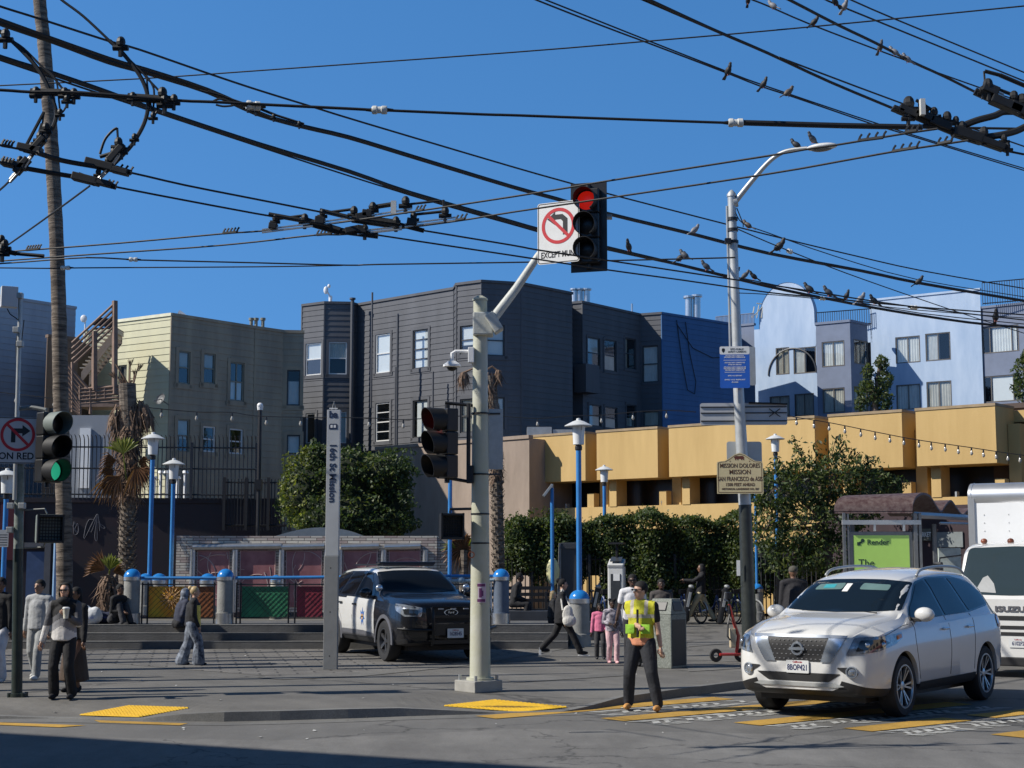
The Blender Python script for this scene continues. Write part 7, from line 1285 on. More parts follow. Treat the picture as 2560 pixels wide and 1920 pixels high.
for sgn in (1, -1): D('sun_visor', [(sgn * .12, 1.53), (sgn * .52, 1.52), (sgn * .50, 1.59), (sgn * .12, 1.61)], (1, 0, 0), (0, 1, 0), mat('sun_visor_grey_green', (.12, .2, .19), .4), off=.009, rd=.03)
D('toll_tag', [(-.40, 1.54), (-.24, 1.545), (-.24, 1.59), (-.40, 1.585)], (1, 0, 0), (0, 1, 0), mat('tag_teal', (.05, .35, .4), .4), off=.012); D('permit_tag', [(-.10, 1.50), (-.02, 1.50), (-.02, 1.60), (-.10, 1.60)], (1, 0, 0), (0, 1, 0), M_signw, off=.012)
FRN = dict(d=(1, 0, 0), tan=(0, 1, 0))
D('grille', [(-.42, .97), (.42, .97), (.33, .70), (-.33, .70)], m=M_plast, off=.010, rd=.02, **FRN)
D('grille_chrome_v', [(-.62, .985), (-.41, .985), (-.30, .69), (-.44, .69)], m=M_chrome, off=.016, **FRN, mir=False); D('grille_chrome_v', [(.62, .985), (.41, .985), (.30, .69), (.44, .69)], m=M_chrome, off=.016, **FRN); D('bonnet_chrome_strip', [(-.62, 1.005), (.62, 1.005), (.60, .975), (-.60, .975)], m=M_chrome, off=.018, **FRN)
mb = MB()
for i in range(13):
    for j in range(5):
        y_ = -.36 + i * .06 + (.03 if j % 2 else 0); z_ = .725 + j * .055
        if abs(y_) < .34 + (z_ - .7) * .25: h_, n_ = sk.hit(Vector((5, y_, z_)), Vector((-1, 0, 0))); mb.box(tuple(h_ + Vector((.013, 0, 0))), (.006, .02, .009)) if h_ else None
mb.build('grille_mesh_studs', mat('stud_grey', (.35, .35, .36), .3, .5), car)
h_, n_ = sk.hit(Vector((5, 0, .845)), Vector((-1, 0, 0))); lc = h_ + Vector((.03, 0, 0)); mb = MB(); mb.lathe([(.052, -.008), (.06, .008), (.078, .008), (.085, -.008)], T(lc) @ FR @ Matrix.Identity(4), 28); mb.M = T(lc) @ FR; mb.box((0, 0, .002), (.2, .034, .016)); mb.M = None; mb.build('badge', M_chrome, car)
HLD = dict(d=(1, .55, 0), tan=(-.55, 1, 0), mir=True); ht = lambda x, y: (-.55 * x + y) / math.hypot(.55, 1)
D('headlight', [(-.62, .775), (-.51, .985), (-.08, 1.005), (.115, 1.03), (.12, .965), (.02, .90), (-.2, .83)], m=M_lamp, off=.008, rd=.02, step=.04, **HLD); D('headlight_inner', [(-.50, .83), (-.44, .95), (-.18, .97), (-.06, .92), (-.2, .86)], m=mat('lamp_dark', (.03, .032, .035), .1, .2, coat=1.), off=.012, rd=.02, step=.04, **HLD); D('indicator_lens', [(.03, .945), (.03, 1.0), (.10, 1.015), (.105, .97)], m=M_amber, off=.013, rd=.01, step=.03, **HLD)
for yy in (-.36, -.16):
    for sgn in (1, -1):
        d_ = Vector((1, .55 * sgn, 0)).normalized(); t_ = Vector((-.55, sgn * 1, 0)).normalized(); h_, n_ = sk.hit(t_ * yy + Vector((0, 0, .905)) + d_ * 5, -d_)
        if h_: mb = MB(); mb.ell(tuple(h_), (.035, .035, .035)); mb.build('projector_lamp', M_chrome, car, smooth=True)
D('lower_intake', [(-.56, .56), (.56, .56), (.40, .46), (-.40, .46)], m=M_plast, off=.006, rd=.02, **FRN)
D('chrome_skid_strip', [(-.50, .445), (.50, .445), (.60, .415), (.50, .40), (-.50, .40), (-.60, .415)], m=M_galv, off=.02, rd=.01, step=.1, **FRN)
for sgn in (1, -1): D('fog_lamp_pocket', [(sgn * .50, .635), (sgn * .74, .645), (sgn * .76, .55), (sgn * .66, .53)], m=M_plast, off=.008, rd=.03, step=.04, **FRN)
for sgn in (1, -1):
    h_, n_ = sk.hit(Vector((5, sgn * .685, .585)), Vector((-1, 0, 0))); M = T(h_ + n_ * .01) @ aim(n_); mb = MB(); mb.lathe([(0, .012), (.045, .01), (.05, 0)], M, 20); fl = mb.build('fog_lamp', M_lamp, car, smooth=True); mb = MB(); mb.lathe([(.05, -.002), (.054, .016), (.068, .016), (.074, -.004)], M, 24); mb.build('chrome_ring', M_chrome, fl)
h_, n_ = sk.hit(Vector((5, 0, .63)), Vector((-1, 0, 0))); platetext(car, T(h_ + Vector((.02, 0, .0))) @ FR, '8BOP421')
# side details
D('rocker_trim', [(.98, .33), (.98, .40), (-.98, .42), (-.98, .33)], m=M_plast, off=.012, **SIDE)
for nm, pts in (('door_seam', [(1.06, 1.14), (1.07, .9), (1.0, .6), (.95, .44)]), ('door_seam', [(-.07, 1.19), (-.1, .8), (-.06, .44)]), ('door_seam', [(-.95, 1.2), (-.98, .95), (-.96, .75), (-.93, .46)]), ('bonnet_seam', [(1.2, 1.12), (1.5, 1.09), (2.05, .985)])):
    for sgn in (1, -1):
        q = []
        for (x_, z_) in [tuple(v)[:2] for v in spline([(a, b, 0) for a, b in pts], 6)]:
            h_, n_ = sk.hit(Vector((x_, sgn * 5, z_)), Vector((0, -sgn, 0)))
            if h_: q.append(h_)
        mb = MB(); mb.tube(q, .0045, 4); mb.build(nm, M_plast, car)
for sgn in (1, -1):
    for x_ in (.08, -.78):
        h_, n_ = sk.hit(Vector((x_, sgn * 5, 1.03)), Vector((0, -sgn, 0))); mb = MB(); mb.box((0, 0, 0), (.19, .03, .03), T(h_ + Vector((0, sgn * .022, 0))), bev=.01); mb.build('door_handle', M_chrome, car)
    mb = MB(); mb.ell((0, 0, 0), (.085, .13, .092), T(.94, sgn * 1.035, 1.235), 18, 12); mr = mb.build('mirror', M_cwhite, car, smooth=True); mb = MB(); mb.box((.95, sgn * .93, 1.17), (.1, .14, .05), bev=.01); mb.build('mirror_foot', M_plast, mr)
    q = [Vector((x_, sgn * y_, z_)) for x_, y_, z_ in ((.2, .645, 1.71), (.0, .635, 1.79), (-.7, .62, 1.83), (-1.35, .61, 1.81), (-1.6, .61, 1.73))]; mb = MB(); mb.tube(spline(q, 6), .02, 8); mb.build('roof_rail', M_galv, car, smooth=True)
    D('tail_light', [(-1.98, 1.20), (-1.86, 1.12), (-1.95, .98), (-2.13, .98), (-2.16, 1.13)], d=(0, sgn, 0), tan=(1, 0, 0), m=M_redl, off=.01, rd=.02)
    for x_ in (WX, -WX): wheel(car, x_, sgn * .845, .375, .235, .262, 6, M_alu, sgn)
    for x_ in (WX, -WX):   # arch liners
        mb = MB(); n = 20; y0, y1 = sgn * .60, sgn * .935; vv = [(x_ + .424 * cos(pi * k / n - .1), y_, .38 + .424 * sin(pi * 1.06 * k / n - .1)) for k in range(n + 1) for y_ in (y0, y1)]; mb.add(vv, [(2 * k, 2 * k + 1, 2 * k + 3, 2 * k + 2) for k in range(n)]); mb.build('wheel_arch_liner', M_plast, car)
mb = MB(); mb.box((.1, 0, .30), (3.9, 1.4, .2)); mb.build('underbody', M_plast, car)
mb = MB(); pts = [(.8, -.55, 1.35), (.95, -.1, 1.275)]; mb.tube([(1.29, .55, 1.255), (1.25, .1, 1.26)], .008, 4); mb.tube([(1.29, 0, 1.255), (1.25, -.5, 1.26)], .008, 4); mb.build('wiper', M_black, car)
# --- police SUV
f_ = Vector((.41, -.91)).normalized(); yaw = math.atan2(f_.y, f_.x); pol = thing('police_suv', 'black and white police SUV parked on the bricks, blue star on its door', 'police car', (-2.13, 30.7, ZP), yaw)
tab = [(2.42, .40, .60, .68, .64, .88, .55, 1.02, .01), (2.38, .36, .72, .80, .76, .96, .66, 1.07, .02), (2.26, .33, .84, .90, .87, 1.02, .72, 1.11, .025), (2.05, .31, .90, .96, .93, 1.06, .75, 1.145, .03), (1.6, .30, .92, .99, .955, 1.10, .78, 1.19, .03), (1.12, .30, .925, .995, .955, 1.13, .80, 1.22, .03), (.95, .30, .925, .995, .955, 1.14, .80, 1.27, .03), (.5, .30, .925, .995, .95, 1.14, .73, 1.55, .035), (.15, .30, .925, .995, .95, 1.15, .69, 1.70, .04), (-.4, .30, .925, 1.0, .95, 1.17, .68, 1.735, .04), (-1.2, .30, .925, 1.0, .95, 1.18, .67, 1.73, .04), (-1.9, .32, .92, .99, .94, 1.20, .66, 1.69, .03), (-2.2, .34, .90, .97, .92, 1.18, .66, 1.6, .03), (-2.42, .38, .86, .93, .88, 1.1, .7, 1.3, .03), (-2.54, .42, .80, .86, .8, .98, .68, 1.08, .02)]
cx = (.93, -2.0); vs, fs = carbody(tab, 90, extra=cx); psk = Skin(vs, fs); WP = 1.5; vs, fs = cutcyl(vs, fs, [(WP, .38, .43, .64, 1.2), (-WP, .38, .43, .64, 1.2), (WP, .38, .43, -1.2, -.64), (-WP, .38, .43, -1.2, -.64)])
def pm_(f):
    x_, y_, z_ = (sum(vs[i][k] for i in f) / len(f) for k in range(3))
    if z_ < .42: return 2
    if abs(y_) < .70 and z_ < .78 and abs(abs(x_) - WP) < .44: return 2
    if z_ > 1.6 or (-2.0 < x_ < .93 and abs(y_) > .6 and z_ < 1.16): return 0
    return 1
mb = MB(); mb.add(vs, fs); mb.mi = [pm_(f) for f in fs]; mb.build('body', [M_cwhite, M_cblack, M_plast], pol, smooth=32)
DP = lambda *a, **k: D(*a, **dict(k, par=pol, skn=psk))
DP('window_surround', [(.80, 1.19), (.66, 1.32), (.10, 1.65), (-.3, 1.68), (-1.3, 1.675), (-1.9, 1.62), (-2.2, 1.4), (-2.15, 1.24), (-1.2, 1.2)], m=M_cblack, off=.004, rd=.04, **SIDE)
DP('front_door_window', [(.74, 1.205), (.62, 1.32), (.10, 1.62), (-.24, 1.65), (-.34, 1.21)], m=M_cglass, off=.009, rd=.03, **SIDE); DP('rear_door_window', [(-.44, 1.215), (-.33, 1.65), (-1.05, 1.645), (-1.25, 1.22)], m=M_cglass, off=.009, rd=.03, **SIDE); DP('quarter_window', [(-1.38, 1.23), (-1.18, 1.64), (-1.85, 1.59), (-2.1, 1.42), (-2.08, 1.27)], m=M_cglass, off=.009, rd=.03, **SIDE)
DP('windscreen', [(-.80, 1.31), (-.4, 1.28), (0, 1.27), (.4, 1.28), (.80, 1.31), (.745, 1.46), (.675, 1.66), (.35, 1.69), (0, 1.695), (-.35, 1.69), (-.675, 1.66), (-.745, 1.46)], (1, 0, 0), (0, 1, 0), mat('police_windscreen', (.007, .009, .012), .05, 0, 0, spec=.35), off=.006, rd=.03)
DP('grille', [(-.50, 1.02), (.50, 1.02), (.46, .74), (-.46, .74)], m=M_plast, off=.008, rd=.03, **FRN)
HLP = dict(d=(1, .4, 0), tan=(-.4, 1, 0), mir=True); DP('headlight', [(-.36, .86), (-.38, 1.02), (-.05, 1.07), (.13, 1.09), (.12, .97), (-.05, .86)], m=M_lamp, off=.008, rd=.03, step=.04, **HLP); DP('headlight_inner', [(-.30, .88), (-.30, .98), (-.02, 1.0), (-.05, .9)], m=mat('lamp_dark', (.03, .032, .035), .1, .2), off=.012, rd=.02, step=.04, **HLP)
h_, n_ = psk.hit(Vector((5, 0, .93)), Vector((-1, 0, 0))); lc = h_ + Vector((.02, 0, 0)); mb = MB(); M = T(lc) @ FR @ Matrix.Diagonal((1.9, .78, 1, 1)); mb.lathe([(.062, .0), (.066, .006), (.072, .006), (.075, 0)], M, 28); mb.text('Ford', .055, T(lc + Vector((.004, 0, 0))) @ FR, 1.1, .001); mb.build('badge', M_chrome, pol)
platetext(pol, T(psk.hit(Vector((5, 0, .56)), Vector((-1, 0, 0)))[0] + Vector((.24, 0, 0.0))) @ FR, '1628545', .32, .17)
mb = MB()   # push bumper
for sgn in (1, -1): mb.tube(spline([(2.50, sgn * .40, 1.02), (2.58, sgn * .41, .9), (2.60, sgn * .41, .6), (2.56, sgn * .41, .34)], 4), .028, 8); mb.tube(spline([(2.58, sgn * .41, .62), (2.50, sgn * .72, .62), (2.25, sgn * .98, .64)], 5), .026, 8)
mb.box((2.58, 0, .62), (.06, .86, .2)); mb.box((2.58, 0, .40), (.05, .86, .07)); mb.box((2.56, 0, .86), (.04, .8, .05)); mb.tube([(2.52, -.4, 1.03), (2.52, .4, 1.03)], .02, 6); mb.build('push_bumper', mat('push_bar_black', (.012, .012, .013), .3, .2), pol)
mb = MB()
for y_ in (-.25, 0, .25): mb.box((2.55, y_, 1.0), (.03, .1, .02))
mb.build('grille_marker_light', mat('marker_grey', (.4, .4, .42), .3), pol)
for sgn in (1, -1):
    for (x_, z_) in ((-.22, 1.03), (-1.1, 1.05)):
        h_, n_ = psk.hit(Vector((x_, sgn * 5, z_)), Vector((0, -sgn, 0))); mb = MB(); mb.box((0, 0, 0), (.2, .03, .035), T(h_ + Vector((0, sgn * .022, 0))), bev=.01); mb.build('door_handle', M_plast, pol)
    mb = MB(); mb.ell((0, 0, 0), (.08, .13, .1), T(.66, sgn * 1.06, 1.26), 18, 12); mb.box((.68, sgn * .95, 1.19), (.08, .14, .05)); mb.build('mirror', M_cblack, pol, smooth=30)
    mb = MB(); mb.ell((0, 0, 0), (.05, .07, .07), T(.98, sgn * .90, 1.36), 14, 10); mb.tube([(.93, sgn * .86, 1.2), (.97, sgn * .89, 1.34)], .012, 5); mb.build('spotlight', M_chrome, pol, smooth=True)
    for pts in ([(.93, 1.15), (.93, .9), (.9, .5)], [(-.36, 1.18), (-.38, .8), (-.36, .5)], [(-1.28, 1.18), (-1.2, .9), (-1.06, .75), (-1.03, .52)]):
        q = [psk.hit(Vector((x_, sgn * 5, z_)), Vector((0, -sgn, 0)))[0] for x_, z_ in pts]; mb = MB(); mb.tube([v for v in q if v], .005, 4); mb.build('door_seam', M_plast, pol)
    DP('sill_cladding', [(.95, .50), (.98, .42), (-.98, .42), (-1.0, .54), (.3, .54)], d=(0, sgn, 0), tan=(1, 0, 0), m=mat('grey_cladding', (.10, .10, .11), .5), off=.008, rd=.03)
    # wheel arch flares
    for x_ in (WP, -WP):
        mb = MB(); n = 22; R0, R1 = .43, .50; q = [(x_ + r_ * cos(pi * k / n * 1.06 - .1), sgn * yy, .38 + r_ * sin(pi * k / n * 1.06 - .1)) for k in range(n + 1) for r_, yy in ((R0, .985), (R0, 1.005), (R1, .998), (R1, .97))]; mb.add(q, [(4 * k + j, 4 * k + (j + 1) % 4, 4 * k + 4 + (j + 1) % 4, 4 * k + 4 + j) for k in range(n) for j in range(4)]); mb.build('arch_flare', mat('grey_cladding', (.10, .10, .11), .5), pol)
        wheel(pol, x_, sgn * .87, .385, .25, .235, 5, mat('steel_wheel_grey', (.05, .05, .052), .4, .3), sgn, 'solid')
        mb = MB(); n = 20; y0, y1 = sgn * .62, sgn * .96; vv = [(x_ + .429 * cos(pi * k / n - .1), y_, .38 + .429 * sin(pi * 1.06 * k / n - .1)) for k in range(n + 1) for y_ in (y0, y1)]; mb.add(vv, [(2 * k, 2 * k + 1, 2 * k + 3, 2 * k + 2) for k in range(n)]); mb.build('wheel_arch_liner', M_plast, pol)
    # seven pointed star
    st_ = [(.27 + (.15 if k % 2 == 0 else .065) * sin(pi * k / 7), .80 + (.19 if k % 2 == 0 else .08) * cos(pi * k / 7)) for k in range(14)]
    s_ = D('door_star', st_, d=(0, sgn, 0), tan=(1, 0, 0), m=mat('star_blue', (.03, .13, .42), .4), off=.006, par=pol, skn=psk)
    D('star_centre', [(.27 + .055 * cos(2 * pi * k / 14), .80 + .06 * sin(2 * pi * k / 14)) for k in range(14)], d=(0, sgn, 0), tan=(1, 0, 0), m=mat('star_gold', (.55, .32, .12), .4), off=.009, par=s_, skn=psk)
mb = MB(); h_, n_ = psk.hit(Vector((.27, -5, .80)), Vector((0, 1, 0))); mb.text('S.F. POLICE', .028, T(h_ + Vector((0, -.012, 0))) @ FACE, 1, .001); mb.build('star_lettering', M_ink, pol)
mb = MB(); mb.box((0, 0, 1.80), (.30, 1.10, .05), bev=.02); mb.box((.0, 0, 1.84), (.22, 1.2, .045), bev=.02); mb.build('light_bar', mat('lightbar_dark', (.03, .03, .035), .2, .2), pol)
mb = MB(); mb.box((-.9, -.5, 1.80), (1.5, .035, .035)); mb.box((-.9, .5, 1.80), (1.5, .035, .035)); mb.build('roof_rail', M_black, pol)
mb = MB(); mb.box((0, 0, .32), (4.2, 1.4, .2)); mb.build('underbody', M_plast, pol)
# --- box truck
f_ = Vector((-.55, -.835)).normalized(); yaw = math.atan2(f_.y, f_.x); tr = thing('box_truck', 'white cab over box truck behind the SUV, cut off by the right edge', 'truck', (8.60, 26.5, 0), yaw)   # origin: ground under the cab front
tab = [(0.02, .34, .86, .92, .92, 1.2, .78, 1.34, .0), (-.04, .30, .94, .98, .97, 1.3, .88, 1.42, .0), (-.2, .30, .96, 1.0, .98, 1.35, .90, 1.75, .01), (-.42, .30, .96, 1.0, .98, 1.40, .89, 2.18, .02), (-.58, .30, .96, 1.0, .98, 1.40, .88, 2.27, .03), (-.9, .30, .96, 1.0, .98, 1.4, .88, 2.31, .03), (-1.55, .3, .96, 1.0, .98, 1.4, .88, 2.31, .03), (-1.6, .3, .95, .99, .97, 1.4, .87, 2.28, .02)]
vs, fs = carbody(tab, 50); tsk = Skin(vs, fs); vs, fs = cutcyl(vs, fs, [(-1.0, .40, .45, .6, 1.3), (-1.0, .40, .45, -1.3, -.6)]); mb = MB(); mb.add(vs, fs); mb.build('cab', M_cwhite, tr, smooth=32)
DT = lambda *a, **k: D(*a, **dict(k, par=tr, skn=tsk))
DT('windscreen', [(-.90, 1.42), (0, 1.40), (.90, 1.42), (.84, 1.9), (.80, 2.22), (0, 2.25), (-.80, 2.22), (-.84, 1.9)], m=mat('truck_glass', (.03, .045, .05), .04, 0, 0, spec=.8), off=.008, rd=.07, **FRN)
mb = MB(); tsk.decal(mb, [(-.62, 1.46), (-.25, 1.44), (-.3, 1.6), (-.42, 1.74), (-.5, 1.7)], (1, 0, 0), (0, 1, 0), .012); mb.build('windscreen_reflection', mat('reflection_grey', (.28, .29, .29), .5), tr)  # pale triangular reflection on the glass, painted as a flat decal
DT('side_window', [(-.55, 1.5), (-.72, 2.12), (-1.35, 2.12), (-1.35, 1.45)], m=M_cglass, off=.008, rd=.05, **SIDE)
for z_, h2_ in ((1.02, .075), (.86, .06), (.75, .06)): DT('grille_slot', [(-.7, z_ - h2_ / 2), (.7, z_ - h2_ / 2), (.7, z_ + h2_ / 2), (-.7, z_ + h2_ / 2)], m=M_plast, off=.008, rd=.02, **FRN)
h_, n_ = tsk.hit(Vector((5, 0, 1.17)), Vector((-1, 0, 0))); mb = MB(); mb.text('ISUZU', .125, T(h_ + Vector((.012, 0, 0))) @ FR, 1.5, .006, .004); mb.build('lettering', mat('letter_grey', (.10, .10, .11), .4), tr)
h_, n_ = tsk.hit(Vector((5, .12, .60)), Vector((-1, 0, 0))); platetext(tr, T(h_ + Vector((.015, 0, 0))) @ FR, '6102F2', .32, .16)
for sgn in (1, -1): DT('headlight', [(sgn * .62, .52), (sgn * .90, .52), (sgn * .90, .72), (sgn * .62, .70)], m=M_lamp, off=.01, rd=.03, **FRN)
mb = MB(); mb.box((-.05, 0, .28), (.16, 1.9, .16), bev=.02); mb.build('bumper', M_plast, tr)
mb = MB(); mb.tube([(-.1, -.55, 1.37), (-.12, -.9, 1.46)], .012, 4); mb.tube([(-.02, .1, 1.37), (-.05, -.3, 1.42)], .012, 4); mb.build('wiper', M_black, tr)
for sgn in (1, -1):
    mb = MB(); mb.tube([(-.45, sgn * .95, 2.1), (.0, sgn * 1.2, 2.05), (.1, sgn * 1.22, 1.75), (-.2, sgn * 1.0, 1.5)], .016, 5); mb.box((.05, sgn * 1.22, 1.82), (.09, .17, .32), bev=.03); mb.build('mirror', M_black, tr)
    wheel(tr, -1.0, sgn * .82, .40, .24, .24, 8, M_alu, sgn, 'solid'); wheel(tr, -4.4, sgn * .9, .40, .3, .24, 8, M_alu, sgn, 'solid')
for y_ in (-.62, -.15, .15, .62):
    mb = MB(); mb.ell((-.72, y_, 2.35), (.05, .06, .05)); mb.build('roof_marker', mat('marker_brown', (.2, .06, .03), .3), tr, smooth=True)
mb = MB(); mb.box((-4.4, 0, 2.05), (5.3, 2.3, 2.3), bev=.02); mb.build('cargo_box', mat('box_white', (.74, .75, .75), .35, 0, .03, 2, .05, 3), tr)
mb = MB(); mb.lathe([(.26, -1.19), (.26, 1.19)], T(-1.98, 0, 3.19) @ Matrix.Rotation(pi / 2, 4, 'X'), 24)
for sgn in (1, -1): mb.box((-1.76, sgn * 1.13, 2.0), (.09, .12, 2.3))
for sgn in (1, -1): mb.box((-4.4, sgn * 1.155, 3.15), (5.3, .02, .12)); mb.ell((-1.98, sgn * 1.13, 3.19), (.27, .06, .27))
mb.build('box_trim', mat('bright_metal', (.62, .63, .64), .3, .75, .08, 3), tr, smooth=30)
mb = MB()
for j in range(5):
    for k in range(12): mb.ell((-1.745, -.9 + j * .45, 1.2 + k * .15), (.006, .012, .012), None, 6, 4)
tag(mb.build('rivet', M_galv, tr), kind='stuff')
mb = MB(); mb.box((-3.6, 0, .6), (6.2, .9, .25)); mb.build('chassis', M_plast, tr)
# ------------------------------------------------------------------ people (local frame: facing +Y, X to the person's right)
def ik(a, b, l1, l2, pole):
    a, b = Vector(a), Vector(b); d = b - a; L = min(d.length, (l1 + l2) * .999); d.normalize(); b = a + d * L; c = (l1 * l1 - l2 * l2 + L * L) / (2 * L); h = math.sqrt(max(l1 * l1 - c * c, 0)); p = Vector(pole); p = (p - d * p.dot(d)).normalized(); return a + d * c + p * h, b
def limb(mb, pts, rr):
    for i in range(len(pts) - 1):
        mb.tube([pts[i], Vector(pts[i]).lerp(Vector(pts[i + 1]), .5), pts[i + 1]], [rr[i], (rr[i] + rr[i + 1]) / 2 * (1.06 if i == 0 else 1.03), rr[i + 1]], 10)
    for p, r in zip(pts, rr): mb.ell(tuple(p), (r, r, r), None, 10, 7)
SK = {k: mat('skin_' + k, c, .5, 0, .08, 12) for k, c in dict(light=(.50, .30, .21), tan=(.36, .21, .14), brown=(.17, .09, .055), dark=(.07, .038, .026)).items()}
def cl(name, c, **k): return mat('cloth_' + name, c, .85, 0, k.pop('var', .2), 5, .8, 11, **k)
HB = mat('hair_black', (.008, .007, .007), .85, 0, .3, 20); HBL = mat('hair_blond', (.50, .36, .18), .5, 0, .2, 20); HBR = mat('hair_brown', (.12, .06, .03), .5, 0, .2, 20)
def person(label, px, py, ytop, yaw, skin='tan', top=None, bottom=None, shoes=None, hair=HB, lf=(-.1, 0, .08), rf=(.1, 0, .08), lh=(-.27, .06, .82), rh=(.27, .06, .82), z=ZP, lean=0., sleeve='long', bulk=1., skirt=None, head=0., sit=None, style='short', topfn=None, Y=None, H=None, glasses=False, hat=None, legr=1., flare=0., coat=0., eb=(0, -1, 0), grp=None, at=None):
    p = at or (P(px, py, Y) if Y else Q(px, py, z)); p = Vector((p.x, p.y, z)); H = H or (py - ytop) / F * p.y; s = H / 1.75
    e_ = thing('person', label, 'person', p, R(yaw), grp); V = Vector; hz = sit if sit else .93; ln = V((0, lean, 0))
    pel = V((0, 0, hz)); ch = pel + V((0, lean * .6, .36)); nk = pel + V((0, lean, .53)); hd_c = pel + V((0, lean * 1.15 + .02, .69))
    hipL, hipR = pel + V((-.095 * bulk, 0, -.02)), pel + V((.095 * bulk, 0, -.02)); shL, shR = nk + V((-.185 * bulk ** .5, 0, -.055)), nk + V((.185 * bulk ** .5, 0, -.055))
    kp = (0, 1, .1) if not sit else (0, .6, 1); kL, fL = ik(hipL, lf, .43, .43, kp); kR, fR = ik(hipR, rf, .43, .43, kp); eL, wL = ik(shL, lh, .29, .26, V(eb) + V((-.35, 0, -.2))); eR, wR = ik(shR, rh, .29, .26, V(eb) + V((.35, 0, -.2)))
    def torso(mb, g, low=True):
        if low: mb.ell(tuple(pel), (.155 * bulk + g, .115 * bulk + g, .125))
        mb.ell(tuple(pel.lerp(ch, .45)), (.135 * bulk + g, .105 * bulk ** 1.5 + g, .16)); mb.ell(tuple(ch), (.165 * bulk ** .7 + g, .115 * bulk + g, .165)); limb(mb, [shL, nk + V((0, 0, -.03)), shR], [.062 + g, .075 + g, .062 + g])
    def arms(mb, g, cut=1.):
        for a, b_, c in ((shL, eL, wL), (shR, eR, wR)):
            if cut >= 1: limb(mb, [a, b_, c], [.056 + g, .043 + g, .032 + g * .8])
            else: limb(mb, [a, a.lerp(b_, cut)], [.056 + g, .05 + g])
    def legs(mb, g, ank=0.):
        for a, b_, c in ((hipL, kL, fL), (hipR, kR, fR)): limb(mb, [a, b_, c + V((0, 0, .01))], [(.09 + g) * legr, (.064 + g) * (legr ** .8), (.044 + g + ank) * (1.25 if g and not ank else 1)])
    hx = Matrix.Translation(hd_c) @ rotz(R(head)); mb = MB(); torso(mb, 0); arms(mb, 0); legs(mb, 0); mb.tube([nk, hd_c + V((0, 0, -.05))], [.058, .052], 10)
    mb.ell((0, 0, .012), (.077, .095, .105), hx); mb.ell((0, .028, -.06), (.055, .06, .058), hx); mb.tube([(0, .09, .012), (0, .112, -.022), (0, .09, -.03)], [.012, .017, .012], 6, M=hx)
    for k in (-1, 1): mb.ell((k * .078, -.005, -.005), (.014, .022, .03), hx)
    v, f = baked(mb, .015, 2, .5); b = MB(); b.M = Matrix.Diagonal((s, s, s, 1)); b.add(v, f)
    for (el, wr, sg) in ((eL, wL, -1), (eR, wR, 1)):      # hands
        d = (wr - el).normalized(); side = d.cross(V((0, 1, 0))).normalized() if abs(d.y) < .9 else V((1, 0, 0)); nrm = d.cross(side); pc = wr + d * .055; b.ell(tuple(pc), (.04, .022, .05), T(pc) @ aim(d, side) @ T(-pc), 10, 7)
        for k in range(4):
            o = wr + d * .088 + side * ((k - 1.5) * .02); L_ = (.068, .078, .072, .056)[k]; cu = nrm * .022 * (1 + k * .2); b.tube([o, o + d * L_ * .5 + cu * .3, o + d * L_ + cu * 1.2], [.0095, .009, .0075], 6)
        o = wr + d * .035 + side * (-.033 * sg); b.tube([o, o + d * .03 - side * .018 * sg + nrm * .008, o + d * .062 - side * .02 * sg + nrm * .02], [.012, .011, .009], 6)
    b.build('body', SK[skin], e_, smooth=True)
    def part(name, mb, m, vox=.017, fn=None, it=2):
        v, f = baked(mb, vox, it, .5); b = MB(); 
        if fn: b.mi = [fn(*(sum(v[i][k] for i in q) / len(q) for k in range(3))) for q in f]; b.v = [tuple(V(q) * s) for q in v]; b.f = f
        else: b.M = Matrix.Diagonal((s, s, s, 1)); b.add(v, f)
        return b.build(name, m, e_, smooth=True)
    mb = MB(); torso(mb, .018, False); arms(mb, .016, 1. if sleeve == 'long' else .62 if sleeve == 'short' else .12)
    dz_ = Matrix.Translation((0, lean * .3, 0)) @ Matrix.Diagonal((1, .72, 1, 1)); mb.tube([ch - V((0, lean * .3, 0)), (0, 0, hz - .06)], [.165 * bulk + .01, .172 * bulk + .03], 14, M=dz_)
    if coat: mb.tube([ch, (0, 0, hz), (0, 0, hz - coat)], [.155 * bulk, .165 * bulk + .02, .18 * bulk], 14)
    part('top', mb, top, fn=topfn)
    mb = MB(); mb.ell(tuple(pel), (.155 * bulk + .01, .115 * bulk + .01, .12)); 
    if skirt:
        mb.tube([pel, (0, 0, skirt)], [.15, .26], 14); mb.ell((0, 0, skirt), (.25, .2, .04))
    else: legs(mb, .016, flare)
    part('trousers' if not skirt else 'skirt', mb, bottom)
    for q in (fL, fR): mq = MB(); mq.ell((q.x, q.y + .06, q.z - .045), (.05, .135, .045)); mq.ell((q.x, q.y - .02, q.z - .01), (.048, .06, .06)); part('shoe', mq, shoes or cl('shoe_black', (.02, .02, .02)), .014)
    mb = MB()
    if style != 'none':
        mb.ell((0, -.02, .04), (.093, .104, .104), hx)
        if style == 'bun': mb.ell((0, -.12, .1), (.05, .05, .05), hx)
        if style == 'long': mb.ell((0, -.06, -.06), (.09, .07, .15), hx); mb.ell((0, -.08, -.16), (.075, .05, .12), hx)
        if style == 'puffs': mb.ell((-.07, 0, .12), (.045, .045, .045), hx); mb.ell((.07, 0, .12), (.045, .045, .045), hx)
        if style == 'braids':
            for k in (-1, 1): mb.tube([(k * .08, 0, .02), (k * .095, .02, -.1)], .022, 6, M=hx)
        if style == 'hood': mb.ell((0, -.03, -.02), (.11, .11, .14), hx); mb.ell((0, -.05, -.13), (.12, .1, .07), hx)
        mb2 = MB(); v, f = baked(mb, .013, 1); fc = hx @ V((0, .118, -.0)); mb2.M = Matrix.Diagonal((s, s, s, 1)); inv = hx.inverted()
